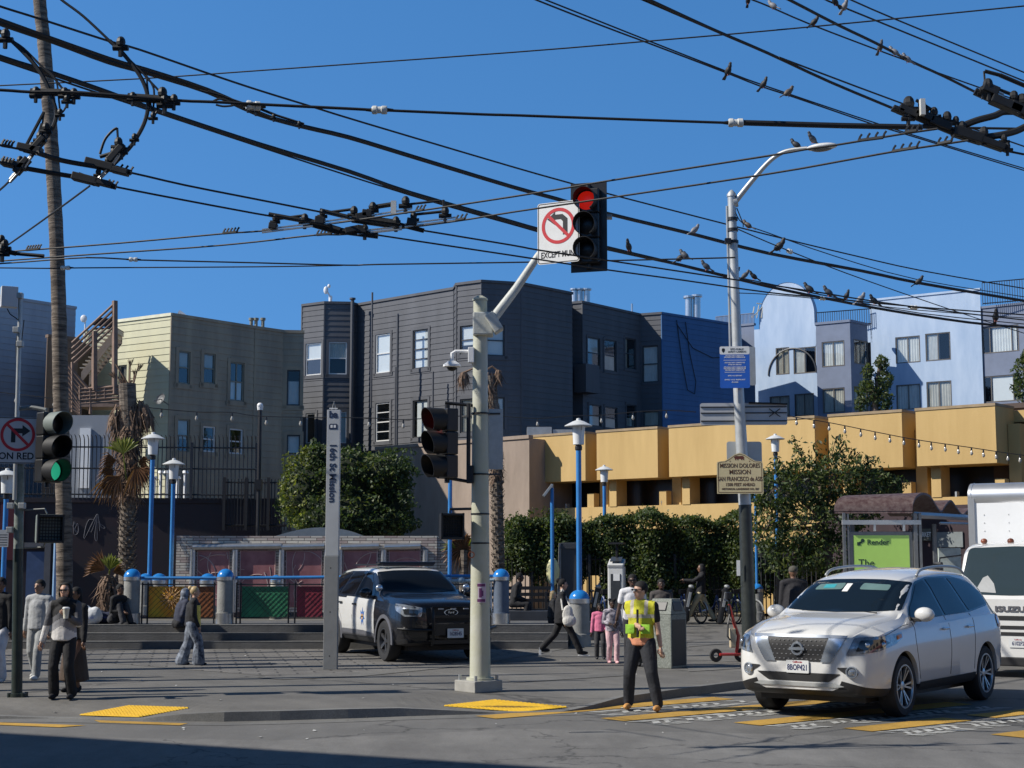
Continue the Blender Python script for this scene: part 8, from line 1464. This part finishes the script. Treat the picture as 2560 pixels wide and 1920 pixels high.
        def inface(q): w_ = inv @ V(q); return w_.y > .035 and w_.z < (.062 if style != 'hood' else .1) and abs(w_.x) < .08
        f = [q for q in f if not any(inface(v[i]) for i in q)]; mb2.add(v, f); mb2.build('hair' if style != 'hood' else 'hood', hair, e_, smooth=True)
    if hat: mb = MB(); mb.ell((0, -.01, .055), (.094, .108, .08), hx); mb.ell((0, .1, .055), (.06, .06, .012), hx) if hat[1] else None; part('cap', mb, hat[0], .013)
    mb = MB(); mb.M = Matrix.Diagonal((s, s, s, 1)) @ hx
    if glasses: mb.box((-.033, .098, .018), (.05, .012, .028)); mb.box((.033, .098, .018), (.05, .012, .028)); mb.box((0, .1, .026), (.13, .008, .008)); mb.box((-.078, .05, .024), (.006, .1, .008)); mb.box((.078, .05, .024), (.006, .1, .008)); mb.build('sunglasses', M_black, e_)
    else:
        for k in (-1, 1): mb.ell((k * .03, .088, .016), (.012, .008, .007)); mb.ell((k * .03, .09, .034), (.018, .006, .004))
        mb.build('eyes', HB, e_)
    mb = MB(); mb.M = Matrix.Diagonal((s, s, s, 1)) @ hx; mb.ell((0, .086, -.056), (.022, .006, .005)); mb.build('mouth', mat('lips', (.25, .09, .07), .5), e_)
    return e_, s, dict(wL=wL, wR=wR, hd=hd_c, nk=nk, ch=ch, pel=pel, eR=eR, eL=eL)
def addp(e_, s, name, m, fn, smooth=True): mb = MB(); mb.M = Matrix.Diagonal((s, s, s, 1)); fn(mb); return mb.build(name, m, e_, smooth=smooth)
bk, dk, jean = cl('black', (.012, .012, .014)), cl('charcoal', (.04, .04, .045)), cl('dark_denim', (.018, .02, .026)); wsh = cl('shoe_white', (.6, .6, .58)); lime, org, yel = cl('lime', (.30, .58, .05)), cl('orange', (.65, .27, .15)), cl('hi_vis_yellow', (.60, .58, .04))
# crossing worker
def vest(x, y, z):
    if abs(x) > .215: return 1
    if z < .985: return 3
    if 1.25 < z < 1.30 or (abs(abs(x) - .1) < .022 and z > 1.25): return 2
    return 0
e_, s, j = person('person in a yellow hi vis vest, sunglasses and tan boots, standing on the crosswalk edge', 1604, 1773, 1462, 160, 'light', [yel, bk, cl('reflective', (.55, .5, .4)), org], jean, cl('boot_tan', (.55, .27, .08)), lf=(-.26, .10, .08), rf=(.20, -.05, .08), rh=(-.06, .30, 1.14), lh=(-.30, .04, .80), z=.02, sleeve='short', bulk=.98, legr=1.15, head=-40, glasses=True, topfn=vest, hair=HB)
[addp(e_, s, 'vest_pocket', lime, lambda m: m.box((k * .11, .155, 1.1), (.13, .03, .13), bev=.008)) for k in (-1, 1)]; addp(e_, s, 'black_placket', bk, lambda m: m.box((0, .168, 1.18), (.03, .02, .38), bev=.005))
addp(e_, s, 'whistle_strap', M_signw, lambda m: m.tube([(j['hd'] + Vector((.07, .05, .03))), (j['hd'] + Vector((.06, .09, .0)))], .01, 5))
# cup woman
def chev(x, y, z):
    q = z + (-.0 if y < 0 else .0) + abs(x) * .55
    if abs(x) > .2: return 1 if z > 1.1 else 2
    return 2 if q < 1.10 else 3 if q < 1.22 else 1 if q < 1.32 else 0
e_, s, j = person('person in a black grey and white chevron sweater holding a pale cup, left', 155, 1746, 1464, 176, 'light', [bk, cl('mid_grey', (.10, .10, .11)), cl('off_white', (.62, .6, .58)), cl('light_grey', (.26, .26, .28))], bk, bk, lf=(-.15, 0, .08), rf=(.13, 0, .08), lh=(-.15, .27, 1.25), rh=(.34, .02, .86), glasses=True, style='hood', hair=HB, topfn=chev, flare=.025)
wl_ = j['wL']; cupm = cl('cup_cream', (.6, .58, .48)); addp(e_, s, 'scarf', bk, lambda m: m.ell(tuple(j['nk'] + Vector((0, .05, .02))), (.1, .1, .07)))
cu = thing('paper_cup', 'pale takeaway cup held up by the person in the chevron sweater', 'cup', e_.location + rotz(e_.rotation_euler.z) @ (Vector((wl_.x + .0, wl_.y + .09, wl_.z - .03)) * s)); mb = MB(); mb.lathe([(0, 0), (.033, 0), (.045, .13), (.047, .135)], None, 16); mb.build('cup_body', cupm, cu, smooth=40); mb = MB(); mb.lathe([(.049, .13), (.049, .145), (.035, .155), (0, .155)], None, 16); mb.build('lid', M_white, cu)
gy = cl('heather_grey', (.36, .37, .38)); person('person in a light grey hooded tracksuit walking, behind the street pole at the left', 92, 1697, 1455, 168, 'tan', gy, cl('grey_sweat', (.27, .28, .28)), wsh, lf=(-.07, .16, .08), rf=(.09, -.12, .10), lh=(-.26, .12, .80), rh=(.3, -.05, .82), bulk=1.05, head=-15, style='short')
person('person in long dark clothes standing right behind the chevron sweater', 183, 1730, 1475, 150, 'brown', bk, cl('dark_brown_cloth', (.07, .045, .03)), bk, skirt=.2, style='long', Y=22.3)
person('person in white trousers and a dark jacket cut off by the left edge', -6, 1704, 1450, 165, 'brown', bk, cl('white_trousers', (.62, .62, .64)), wsh, lf=(-.16, .12, .08), rf=(.12, -.1, .1), flare=.02)
# woman in yellow
flo = mat('floral_cloth', (.30, .34, .40), .85, 0, 0, 9, .6, 11, c2=(.008, .01, .025)); e_, s, j = person('person in a yellow shirt, black cardigan and floral trousers, before the railing', 478, 1663, 1471, -80, 'light', [bk, cl('yellow_shirt', (.62, .50, .10))], flo, bk, hair=HBL, lf=(-.1, -.22, .08), rf=(.1, .16, .08), lh=(-.2, .14, .84), rh=(.2, .14, .88), bulk=1.32, legr=1.35, flare=.09, style='bun', lean=.03, topfn=lambda x, y, z: 1 if (y > .05 and z < 1.34 and abs(x) < .19) else 0)
person('seated person in dark clothes with a patterned scarf, left of the yellow shirt', 432, 1560, 0, -60, 'brown', cl('night_blue', (.03, .035, .06)), bk, bk, sit=.2, lf=(-.1, .4, .0), rf=(.12, .35, -.2), lh=(-.05, .3, .35), rh=(.1, .3, .32), lean=.16, H=1.62, at=Vector((P(440, 1560, 33.5).x, 33.6, 0)), z=.46, style='hood', hair=flo)
person('seated person in black hunched beside the small palm and bags', 283, 1550, 0, -120, 'brown', bk, dk, bk, sit=.14, lf=(-.1, .45, .06), rf=(.1, .4, .06), lh=(-.05, .3, .3), rh=(.1, .35, .3), lean=.14, H=1.6, at=Vector((P(285, 1550, 34.1).x, 34.1, 0)), z=ZS)
person('small dark seated person far off on the bench, right of the blue domed post', 1290, 1540, 0, -100, 'dark', bk, bk, wsh, sit=.2, lf=(-.1, .42, -.25), rf=(.12, .35, -.25), lh=(-.05, .3, .3), rh=(.1, .35, .3), lean=.16, H=1.6, at=Vector((P(1282, 1550, 38.2).x, 38.2, 0)), z=.77)
# centre pedestrians
tot = cl('tote_white', (.66, .64, .58)); e_, s, j = person('person in black with hair in a bun walking right, carrying a white tote', 1406, 1643, 1452, -88, 'light', bk, bk, bk, lf=(-.08, -.46, .20), rf=(.08, .42, .09), lh=(-.2, .25, .9), rh=(.22, .05, .86), style='bun', coat=.18)
addp(e_, s, 'shoe_soles', M_white, lambda m: (m.box((.08, .48, .045), (.08, .26, .02)), m.box((-.08, -.50, .13), (.08, .05, .18))), False)
tb = thing('tote_bag', 'white canvas tote hanging at the side of the walker in black', 'bag', e_.location + Vector((.10, -.27, .80)), R(2)); mb = MB(); mb.ell((0, 0, .03), (.11, .04, .19)); mb.ell((.03, 0, -.08), (.14, .06, .12)); mb2 = MB(); mb2.add(*baked(mb, .012, 2)); mb2.build('bag_body', tot, tb, smooth=True); mb = MB(); mb.tube(spline([(-.1, 0, .12), (-.12, .08, .35), (-.10, .14, .52), (-.02, .1, .35), (.08, .0, .12)], 5), .018, 6); mb.build('strap', tot, tb)
person('person with long blond hair and black backpack, behind the tote carrier', 1378, 1612, 1480, -78, 'light', bk, bk, bk, hair=HBL, lf=(-.08, -.2, .12), rf=(.08, .2, .08), style='long', lean=.05)
person('small child in a pink jacket with braids, left of the two children', 1500, 1648, 1512, 178, 'dark', cl('pink', (.68, .18, .30)), dk, dk, style='braids', lf=(-.12, .02, .08), rf=(.1, -.05, .08), lh=(-.2, .12, .95), grp='two children walking'); person('small child with hair puffs, dark spotted top and pink trousers, right of two', 1531, 1658, 1502, 190, 'dark', mat('spotted_cloth', (.012, .012, .03), .8, 0, 0, 16, 0, 40, c2=(.6, .55, .6)), cl('pale_pink', (.70, .45, .47)), cl('pink_shoe', (.7, .4, .42)), style='puffs', lf=(-.1, .1, .08), rf=(.08, -.08, .08), rh=(.15, .2, 1.1), grp='two children walking')
person('person in a white t shirt and dark glasses walking behind the children', 1583, 1664, 1441, 178, 'dark', cl('white_tee', (.66, .66, .68)), dk, bk, sleeve='short', rh=(.33, .0, .82), glasses=True, lf=(-.1, .15, .08), rf=(.1, -.1, .08)); person('person in a dark striped jacket behind the granite litter bin', 1655, 1640, 1452, 178, 'dark', cl('brown_black', (.035, .03, .03), c2=(.08, .07, .065)), bk, bk, bulk=1.1)
e_, s, j = person('person in black top and tan trousers striding left while holding up a phone', 1752, 1560, 1413, 88, 'brown', bk, cl('khaki', (.42, .36, .23)), bk, lf=(.0, .42, .11), rf=(.06, -.42, .12), lh=(-.1, .46, 1.28), rh=(.12, .42, 1.22), style='hood', hair=bk, lean=-.04, bulk=1.05); addp(e_, s, 'phone', M_black, lambda m: m.box((-.02, .56, 1.34), (.09, .012, .16)), False)
person('person in a thick dark coat seen from behind, left of the white SUV windscreen', 1988, 1640, 1416, 8, 'brown', cl('coat_black', (.02, .019, .022)), bk, bk, bulk=1.3, style='none', hat=(cl('grey_brown_knit', (.08, .075, .06)), False), coat=.22, Y=30.5, H=1.78)
# bags on the steps
for label, (px, py, Y), r3, m in (('white plastic bag with blue print on the steps, left of the blue holdall', (226, 1552, 34.3), (.28, .2, .2), cl('plastic_white', (.66, .68, .7))), ('dark blue holdall on the steps between the white bag and seated person', (262, 1558, 34.5), (.3, .18, .14), cl('navy_bag', (.015, .02, .05)))):
    p = P(px, py, Y); e_ = thing('bag', label, 'bag', (p.x, p.y, ZS)); mb = MB(); mb.ell((0, 0, r3[2] * .8), r3); mb.ell((.1, 0, r3[2] * 1.1), (r3[0] * .5, r3[1] * .7, r3[2] * .8)); mb.ell((-.1, .02, r3[2] * 1.2), (r3[0] * .4, r3[1] * .6, r3[2] * .9)); mb2 = MB(); mb2.add(*baked(mb, .02, 1)); mb2.build('bag_body', m, e_, smooth=True)
    mb = MB()
    if 'white' in label: mb.text('THANK YOU', .055, T(0, -.215, .14) @ FACE, .8, .001); mb.build('print', mat('print_blue', (.03, .06, .3), .6), e_)
    else: mb.tube(spline([(-.15, 0, .24), (0, 0, .36), (.15, 0, .24)], 4), .012, 5); mb.build('handle', M_black, e_)
# ------------------------------------------------------------------ plaza furniture
p = GR(1672, 1672); bn = thing('litter_bin', 'square grey green granite litter bin with dark sloped mouth, behind the worker', 'bin', (p.x, p.y + .35, ZP), R(-38)); M_gran = mat('granite', (.19, .205, .18), .75, 0, .4, 40, .3, 60); wb, hb = .52, 1.12
mb = MB(); mb.box((0, 0, hb * .42), (wb, wb, hb * .84), bev=.015); mb.build('granite_body', M_gran, bn); mb = MB(); mb.add([(x_, y_, z_) for x_, y_, z_ in ((-wb / 2, -wb / 2, hb * .845), (wb / 2, -wb / 2, hb * .845), (wb / 2, wb / 2, hb * .845), (-wb / 2, wb / 2, hb * .845), (-wb / 2 + .06, -wb / 2 + .13, hb * 1.08), (wb / 2 - .06, -wb / 2 + .13, hb * 1.08), (wb / 2 - .06, wb / 2 - .13, hb * 1.08), (-wb / 2 + .06, wb / 2 - .13, hb * 1.08))], [(0, 1, 5, 4), (1, 2, 6, 5), (2, 3, 7, 6), (3, 0, 4, 7), (4, 5, 6, 7)]); mb.build('sloped_hood', M_gran, bn)
mb = MB(); mb.box((.256, 0, hb * .4), (.02, wb * .86, hb * .72), bev=.005); mb.M = T(0, -.19, hb * .96) @ Matrix.Rotation(R(-30), 4, 'X'); mb.box((0, -.012, 0), (.28, .02, .17), bev=.01); mb.M = T(.22, 0, hb * .96) @ Matrix.Rotation(R(-15), 4, 'Y'); mb.box((.01, 0, 0), (.02, .28, .17), bev=.01); mb.M = None; mb.build('door_and_mouth', M_black, bn)
p = G(1418, 1545); kb_ = thing('information_booth', 'dark grey upright booth with a pale angled side wall, behind the nearest blue lamp', 'booth', (P(1424, 1500, 47).x, 47, ZP)); k = 47 / F; mb = MB(); mb.box((0, 0, 1.28), (42 * k, .8, 2.3), bev=.02); mb.box((0, -.02, 2.3), (46 * k, .86, .1)); mb.build('booth_body', mat('booth_grey', (.05, .055, .06), .5, 0, .15, 2), kb_); mb = MB(); mb.add([(-34 * k, -.5, 0), (-21 * k, -.42, 0), (-21.5 * k, -.42, 2.42), (-27 * k, -.5, 2.42), (-34 * k, -.3, 0), (-21 * k, -.2, 0), (-21.5 * k, -.2, 2.42), (-27 * k, -.3, 2.42)], [(0, 1, 2, 3), (4, 7, 6, 5), (0, 3, 7, 4), (1, 5, 6, 2), (3, 2, 6, 7)]); mb.build('side_wall', M_conc, kb_)
mb = MB(); mb.ell((-43 * k, -.9, 1.55), (.2, .1, .42)); mb.build('yellow_balloon_sign', mat('pale_yellow_sign', (.7, .66, .35), .5), kb_, smooth=True)
ki = thing('ticket_kiosk', 'white ticket kiosk with a slanted solar top, between the short lamp and hedge', 'kiosk', (P(1542, 1500, 44).x, 44, ZP), R(-12)); k = 44 / F; w_ = 40 * k; h_ = P(1542, 1395, 44).z - ZP
mb = MB(); mb.box((0, 0, h_ * .48), (w_, .42, h_ * .8), bev=.04); mb.M = T(0, 0, h_ * .92) @ Matrix.Rotation(R(20), 4, 'X'); mb.box((0, 0, 0), (w_, .5, .12), bev=.03); mb.M = None; mb.box((0, 0, .2), (w_ * .8, .34, .4)); mb.build('cabinet', mat('kiosk_white', (.6, .6, .58), .5, 0, .05), ki); mb = MB(); mb.box((0, -.215, h_ * .52), (w_ * .62, .02, h_ * .5), bev=.005); mb.M = T(0, -.02, h_ * .96) @ Matrix.Rotation(R(20), 4, 'X'); mb.box((0, 0, .045), (w_ * .7, .36, .02)); mb.M = None; mb.build('dark_screen', mat('screen_dark', (.05, .055, .06), .15), ki); mb = MB(); mb.box((.03, -.232, h_ * .72), (w_ * .4, .006, h_ * .1)); mb.build('display_label', M_signw, ki)
mb = MB(); mb.box((0, .1, h_ + .42), (w_ * .95, .5, .05)); mb.tube([(0, .1, h_ * .9), (0, .1, h_ + .42)], .04, 6); mb.build('solar_panel', M_black, ki)
# dark slatted bench behind the blue domed post
bh = thing('park_bench', 'dark slatted bench against the picket fence, right of the blue domed post', 'bench', (P(1295, 1500, 44).x, 44, ZP)); mb = MB()
for z_ in (.75, .92, 1.1): mb.box((0, .2, z_), (1.9, .04, .1))
for y_ in (-.2, -.05, .1): mb.box((0, y_, .5), (1.9, .12, .04))
mb.build('slats', M_black, bh); mb = MB(); mb.box((-.8, 0, .5), (.06, .5, 1.0)); mb.box((.8, 0, .5), (.06, .5, 1.0)); mb.build('bench_frame', M_black, bh)
# hire bikes
def bike(loc, yaw, label):
    e_ = thing('bicycle', label, 'bicycle', loc, yaw, 'hire bikes docked in front of the hedge'); mb = MB(); n = 22
    for x_ in (-.52, .52): mb.tube([(x_ + .33 * cos(2 * pi * k / n), 0, .34 + .33 * sin(2 * pi * k / n)) for k in range(n + 1)], .022, 6)
    mb.build('wheel', M_rubber, e_); mb = MB()
    for x_ in (-.52, .52):
        for k in range(10): a = pi * k / 10; mb.tube([(x_ + .31 * cos(a), 0, .34 + .31 * sin(a)), (x_ - .31 * cos(a), 0, .34 - .31 * sin(a))], .003, 3)
        mb.tube([(x_ + .37 * cos(pi * k / 10 + .2), 0, .34 + .37 * sin(pi * k / 10 + .2)) for k in range(8)], .025, 5)
    mb.build('mudguard', M_galv, e_); mb = MB(); mb.tube([(.52, 0, .34), (.38, 0, .95)], .03, 6); mb.tube(spline([(.40, 0, .82), (.2, 0, .5), (-.05, 0, .38), (-.2, 0, .4)], 4), .045, 8); mb.tube([(-.2, 0, .4), (-.3, 0, .95)], .025, 6); mb.tube([(-.2, 0, .4), (-.52, 0, .34)], .02, 5); mb.build('frame', mat('bike_blue', (.02, .05, .16), .35, 0, .1, coat=.5), e_, smooth=True)
    mb = MB(); mb.tube([(.38, -.3, 1.08), (.40, -.1, 1.02), (.38, 0, .98), (.40, .1, 1.02), (.38, .3, 1.08)], .016, 6); mb.box((.42, 0, .96), (.16, .2, .14), bev=.02); mb.build('handlebar', M_black, e_); mb = MB(); mb.ell((-.32, 0, .97), (.14, .08, .04)); mb.build('saddle', M_black, e_); return e_
b0 = None
for i, px in enumerate((1492, 1545, 1690, 1725, 1775, 1822, 1862)):
    lb = ('hire bike, %s of the row in front of the hedge' % ('leftmost', 'second from left', 'third from left', 'fourth from left', 'third from right', 'second from right', 'rightmost')[i]); Yb = 46.5 + .15 * (i % 2); loc = (P(px, 1500, Yb).x, Yb, ZP)
    b0 = bike(loc, R(-62), lb) if b0 is None else b0; 
    if i: dup(b0, loc, R(-60 - 5 * (i % 3)), lb)
for i, px in enumerate((1476, 1708, 1797)):
    e_ = thing('bike_dock', ['white and grey bike dock, left one behind the lamp', 'white and grey bike dock, middle one beside the tan trousers', 'white and grey bike dock, right one by the scooter'][i], 'bike dock', (P(px, 1500, 45.8).x, 45.8, ZP), 0, 'bike docks'); mb = MB(); mb.M = Matrix.Rotation(R(12), 4, 'Y'); mb.box((0, 0, .55), (.16, .3, 1.1), bev=.05); mb.build('dock_post', M_black, e_); mb = MB(); mb.M = Matrix.Rotation(R(12), 4, 'Y'); mb.box((0, -.16, .75), (.08, .02, .45), bev=.008); mb.ell((0, -.1, 1.14), (.09, .1, .06)); mb.build('dock_face', M_galv, e_)
# red scooter
p = GR(1795, 1655); sc = thing('kick_scooter', 'red electric kick scooter parked in front of the tall dark pole', 'scooter', (P(1800, 1655, p.y).x, p.y, ZP), R(8)); k = p.y / F; SX = lambda px: (px - 1800) * k; SZ = lambda y: (P(1800, y, p.y).z - ZP); mred = mat('scooter_red', (.42, .03, .02), .4, 0, .1, coat=.4)
mb = MB(); mb.tube([(SX(1842), 0, SZ(1640)), (SX(1848), 0, SZ(1590)), (SX(1838), 0, SZ(1560)), (SX(1826), 0, SZ(1510))], [.035, .035, .03, .028], 8); mb.box((SX(1825), 0, SZ(1636)), (.42, .15, .05), bev=.015); mb.build('frame', mred, sc, smooth=30); mb = MB(); mb.box((SX(1832), -.02, SZ(1595)), (.11, .1, .36), bev=.02); mb.build('battery_box', mat('tan_panel', (.5, .42, .28), .5), sc)
for px_ in (1790, 1853): mb = MB(); mb.lathe([(.05, -.03), (.11, -.03), (.125, 0), (.11, .03), (.05, .03)], T(SX(px_), 0, .125) @ Matrix.Rotation(pi / 2, 4, 'X'), 20); mb.build('wheel', M_rubber, sc, smooth=40)
mb = MB(); mb.tube([(SX(1824), -.28, SZ(1500)), (SX(1828), 0, SZ(1505)), (SX(1824), .28, SZ(1500))], .016, 6); mb.tube([(SX(1827), 0, SZ(1535)), (SX(1826), 0, SZ(1480))], .03, 6); mb.box((SX(1824), 0, SZ(1490)), (.1, .12, .14), bev=.02); mb.tube([(SX(1828), 0, SZ(1530)), (SX(1820), -.05, SZ(1560)), (SX(1817), -.08, SZ(1590)), (SX(1824), -.08, SZ(1600))], .016, 5); mb.build('handlebar', M_black, sc)
# dark storefront behind the shelter
e = [(P(2085, 1400, 46.5).x, 47.5), (P(2700, 1400, 40).x, 41)]; sf = thing('storefront', 'dark wine red low storefront behind the bus shelter', 'building', e[0] + (0,)); wallset(sf, e, P(2300, 1272, 44).z, mat('wine_dark', (.03, .014, .018), .6, 0, .3, 1.2), {}, pitch=0, caph=.1); shell(sf, e, 3.3, [(e[1][0] + .7, e[1][1] + 1.2), (e[0][0] + .7, e[0][1] + 1.2)], M_dbr); wl = Wall(*e, 0, 3)
for (r_, t_, m1, m2) in (((2296, 1322, 2330, 1352), 'MARKET', mat('sign_olive', (.10, .10, .08)), M_signw), ((2345, 1330, 2410, 1368), '', mat('sign_greygreen', (.17, .19, .19)), M_ink), ((2425, 1328, 2470, 1350), 'TRANSFER', mat('wine_dark', (.03, .014, .018)), mat('dim_letter', (.2, .18, .17)))):
    u0, u1, z0, z1 = wl.rect(*r_); mb = MB(); wl.lbox(mb, u0, u1, z0, z1, .02, .06); q = mb.build('sign_board', m1, sf, world=True)
    if t_: mb = MB(); c = wl.pt((u0 + u1) / 2, (z0 + z1) / 2, .065); mb.text(t_, (z1 - z0) * .55, T(c) @ rotz(math.atan2(wl.u.y, wl.u.x)) @ FACE, .7, .003); mb.build('lettering', m2, q, world=True)
# bus shelter
Ys = 34.; SH = lambda px, py, dy=0.: P(px, py, Ys + dy); bsx = thing('bus_shelter', 'bus shelter with wavy maroon roof, grey steel frame and a lime green advert', 'bus shelter', (SH(2180, 1400).x, Ys, ZP)); M_sh = mat('shelter_steel', (.17, .175, .18), .4, .4, .15, 5)
mb = MB()
for px, t_ in ((2112, .07), (2122, .05), (2290, .09), (2302, .07)): x_ = SH(px, 1400).x; mb.box((x_, Ys, (ZP + SH(px, 1282).z) / 2), (t_, t_, SH(px, 1282).z - ZP), bev=.01)
for px, dy in ((2335, 3), (2130, 1.3), (2440, 6)): a = SH(px, 1310, dy); mb.box((a.x, Ys + dy, (ZP + a.z) / 2), (.09, .09, a.z - ZP), bev=.01)
mb.each('post', M_sh, bsx, world=True); mb = MB()
a, b = SH(2104, 1306), SH(2300, 1303); mb.box(((a.x + b.x) / 2, Ys - .04, a.z), (b.x - a.x, .08, .1)); mb.tube([SH(2285, 1287), SH(2450, 1296, 4)], .07, 4); mb.tube([SH(2350, 1308, 1), SH(2450, 1310, 4)], .03, 4)
for px in (2185, 2258): a = SH(px, 1319); mb.box((a.x, Ys - .05, a.z), (.05, .05, .16))
mb.build('beam', mat('shelter_beam', (.45, .46, .46), .35, .5, .1, 5), bsx, world=True)
# wavy roof
mb = MB(); mroof = mat('weathered_maroon', (.055, .022, .022), .6, 0, 0, 9, .3, 30, c2=(.15, .11, .10)); A0, A1 = SH(2085, 1278), SH(2275, 1266); prof = [(0, 0), (.05, .16), (.22, .30), (.55, .38), (.9, .34), (1.2, .16), (1.45, .06), (1.7, .2), (2.0, .30), (2.3, .16), (2.6, .03), (2.9, .12), (3.2, .18), (3.5, .1), (3.8, 0)]
pr = spline([(a, b, 0) for a, b in prof], 4); dirb = Vector((.52, .83, 0)); rows_ = []
for q in pr: o = dirb * q.x * 1.55; rows_.append((A0 + o + Vector((0, 0, q.y * 1.0)), Vector((SH(2275, 1275).x, Ys - .2, A0.z)) + o + Vector((0, 0, q.y * 1.15))))
m_ = len(rows_)
for off in (0, -.05): mb.add([tuple(v + Vector((0, 0, off))) for r2 in rows_ for v in r2], [(2 * i, 2 * i + 1, 2 * i + 3, 2 * i + 2) for i in range(m_ - 1)])
for k_ in (0, 1): mb.add([tuple(v) for r2 in rows_ for v in (r2[k_], r2[k_] + Vector((0, 0, -.05)))], [(2 * i, 2 * i + 1, 2 * i + 3, 2 * i + 2) for i in range(m_ - 1)])
mb.build('wavy_roof', mroof, bsx, world=True, smooth=40)
ad = SH(2202, 1400, .1); W2 = (SH(2274, 1400).x - SH(2130, 1400).x); zt, zb = SH(2200, 1336).z, ZP + .5; mb = MB(); mb.box((ad.x, Ys + .08, (zt + zb) / 2), (W2 + .14, .14, zt - zb + .12), bev=.01); fr = mb.build('advert_case', M_sh, bsx, world=True); mb = MB(); mb.box((ad.x, Ys + .004, (zt + zb) / 2), (W2 - .04, .01, zt - zb - .04)); mb.build('advert_poster', mat('lime_poster', (.50, .80, .16), .4, 0, .03), fr, world=True)
mb = MB(); mb.text('Render', .165, T(SH(2195, 1357).x, Ys - .006, SH(2195, 1356).z) @ FACE, 1.0, .003); mb.text('The', .23, T(SH(2166, 1408).x, Ys - .006, SH(2166, 1408).z) @ FACE, 1.0, .0)
a = SH(2152, 1356); mb.box((a.x - .045, Ys - .005, a.z - .03), (.075, .003, .075)); mb.box((a.x, Ys - .005, a.z + .0), (.06, .003, .04)); mb.ell((a.x + .04, Ys - .005, a.z + .04), (.042, .002, .042)); mb.build('advert_print', mat('deep_green_ink', (.015, .05, .03), .5), fr, world=True)
mb = MB(); a, b = SH(2345, 1370, 4), SH(2405, 1500, 4); mb.box(((a.x + b.x) / 2, Ys + 4, (a.z + .5) / 2), (b.x - a.x, .08, a.z - .5)); mb.build('map_case', mat('map_pale', (.5, .55, .5), .4, 0, .2, 6), bsx, world=True)
# unseen poles added left of the frame to streak the pavement with shadow
for i, (x_, y_, r_, h_) in enumerate(((-13.5, 27.4, .2, 11), (-11.5, 25.9, .24, 12), (-10.5, 23.4, .12, 9), (-10, 22.0, .12, 8.5), (-12.5, 28.5, .13, 10), (-13, 30.2, .16, 10))):
    e_ = thing('shadow_pole', 'unseen grey pole added beyond the left edge to cast shadow', 'pole', (x_, y_, ZP), 0, 'unseen shadow casting poles beyond the left edge'); mb = MB(); mb.tube([(0, 0, 0), (0, 0, h_)], [r_, r_ * .8], 10); mb.build('shaft', M_galv, e_); mb = MB(); mb.tube([(0, 0, h_ - .3), (.9, .3, h_)], .05, 6); mb.build('cross_arm', M_galv, e_)
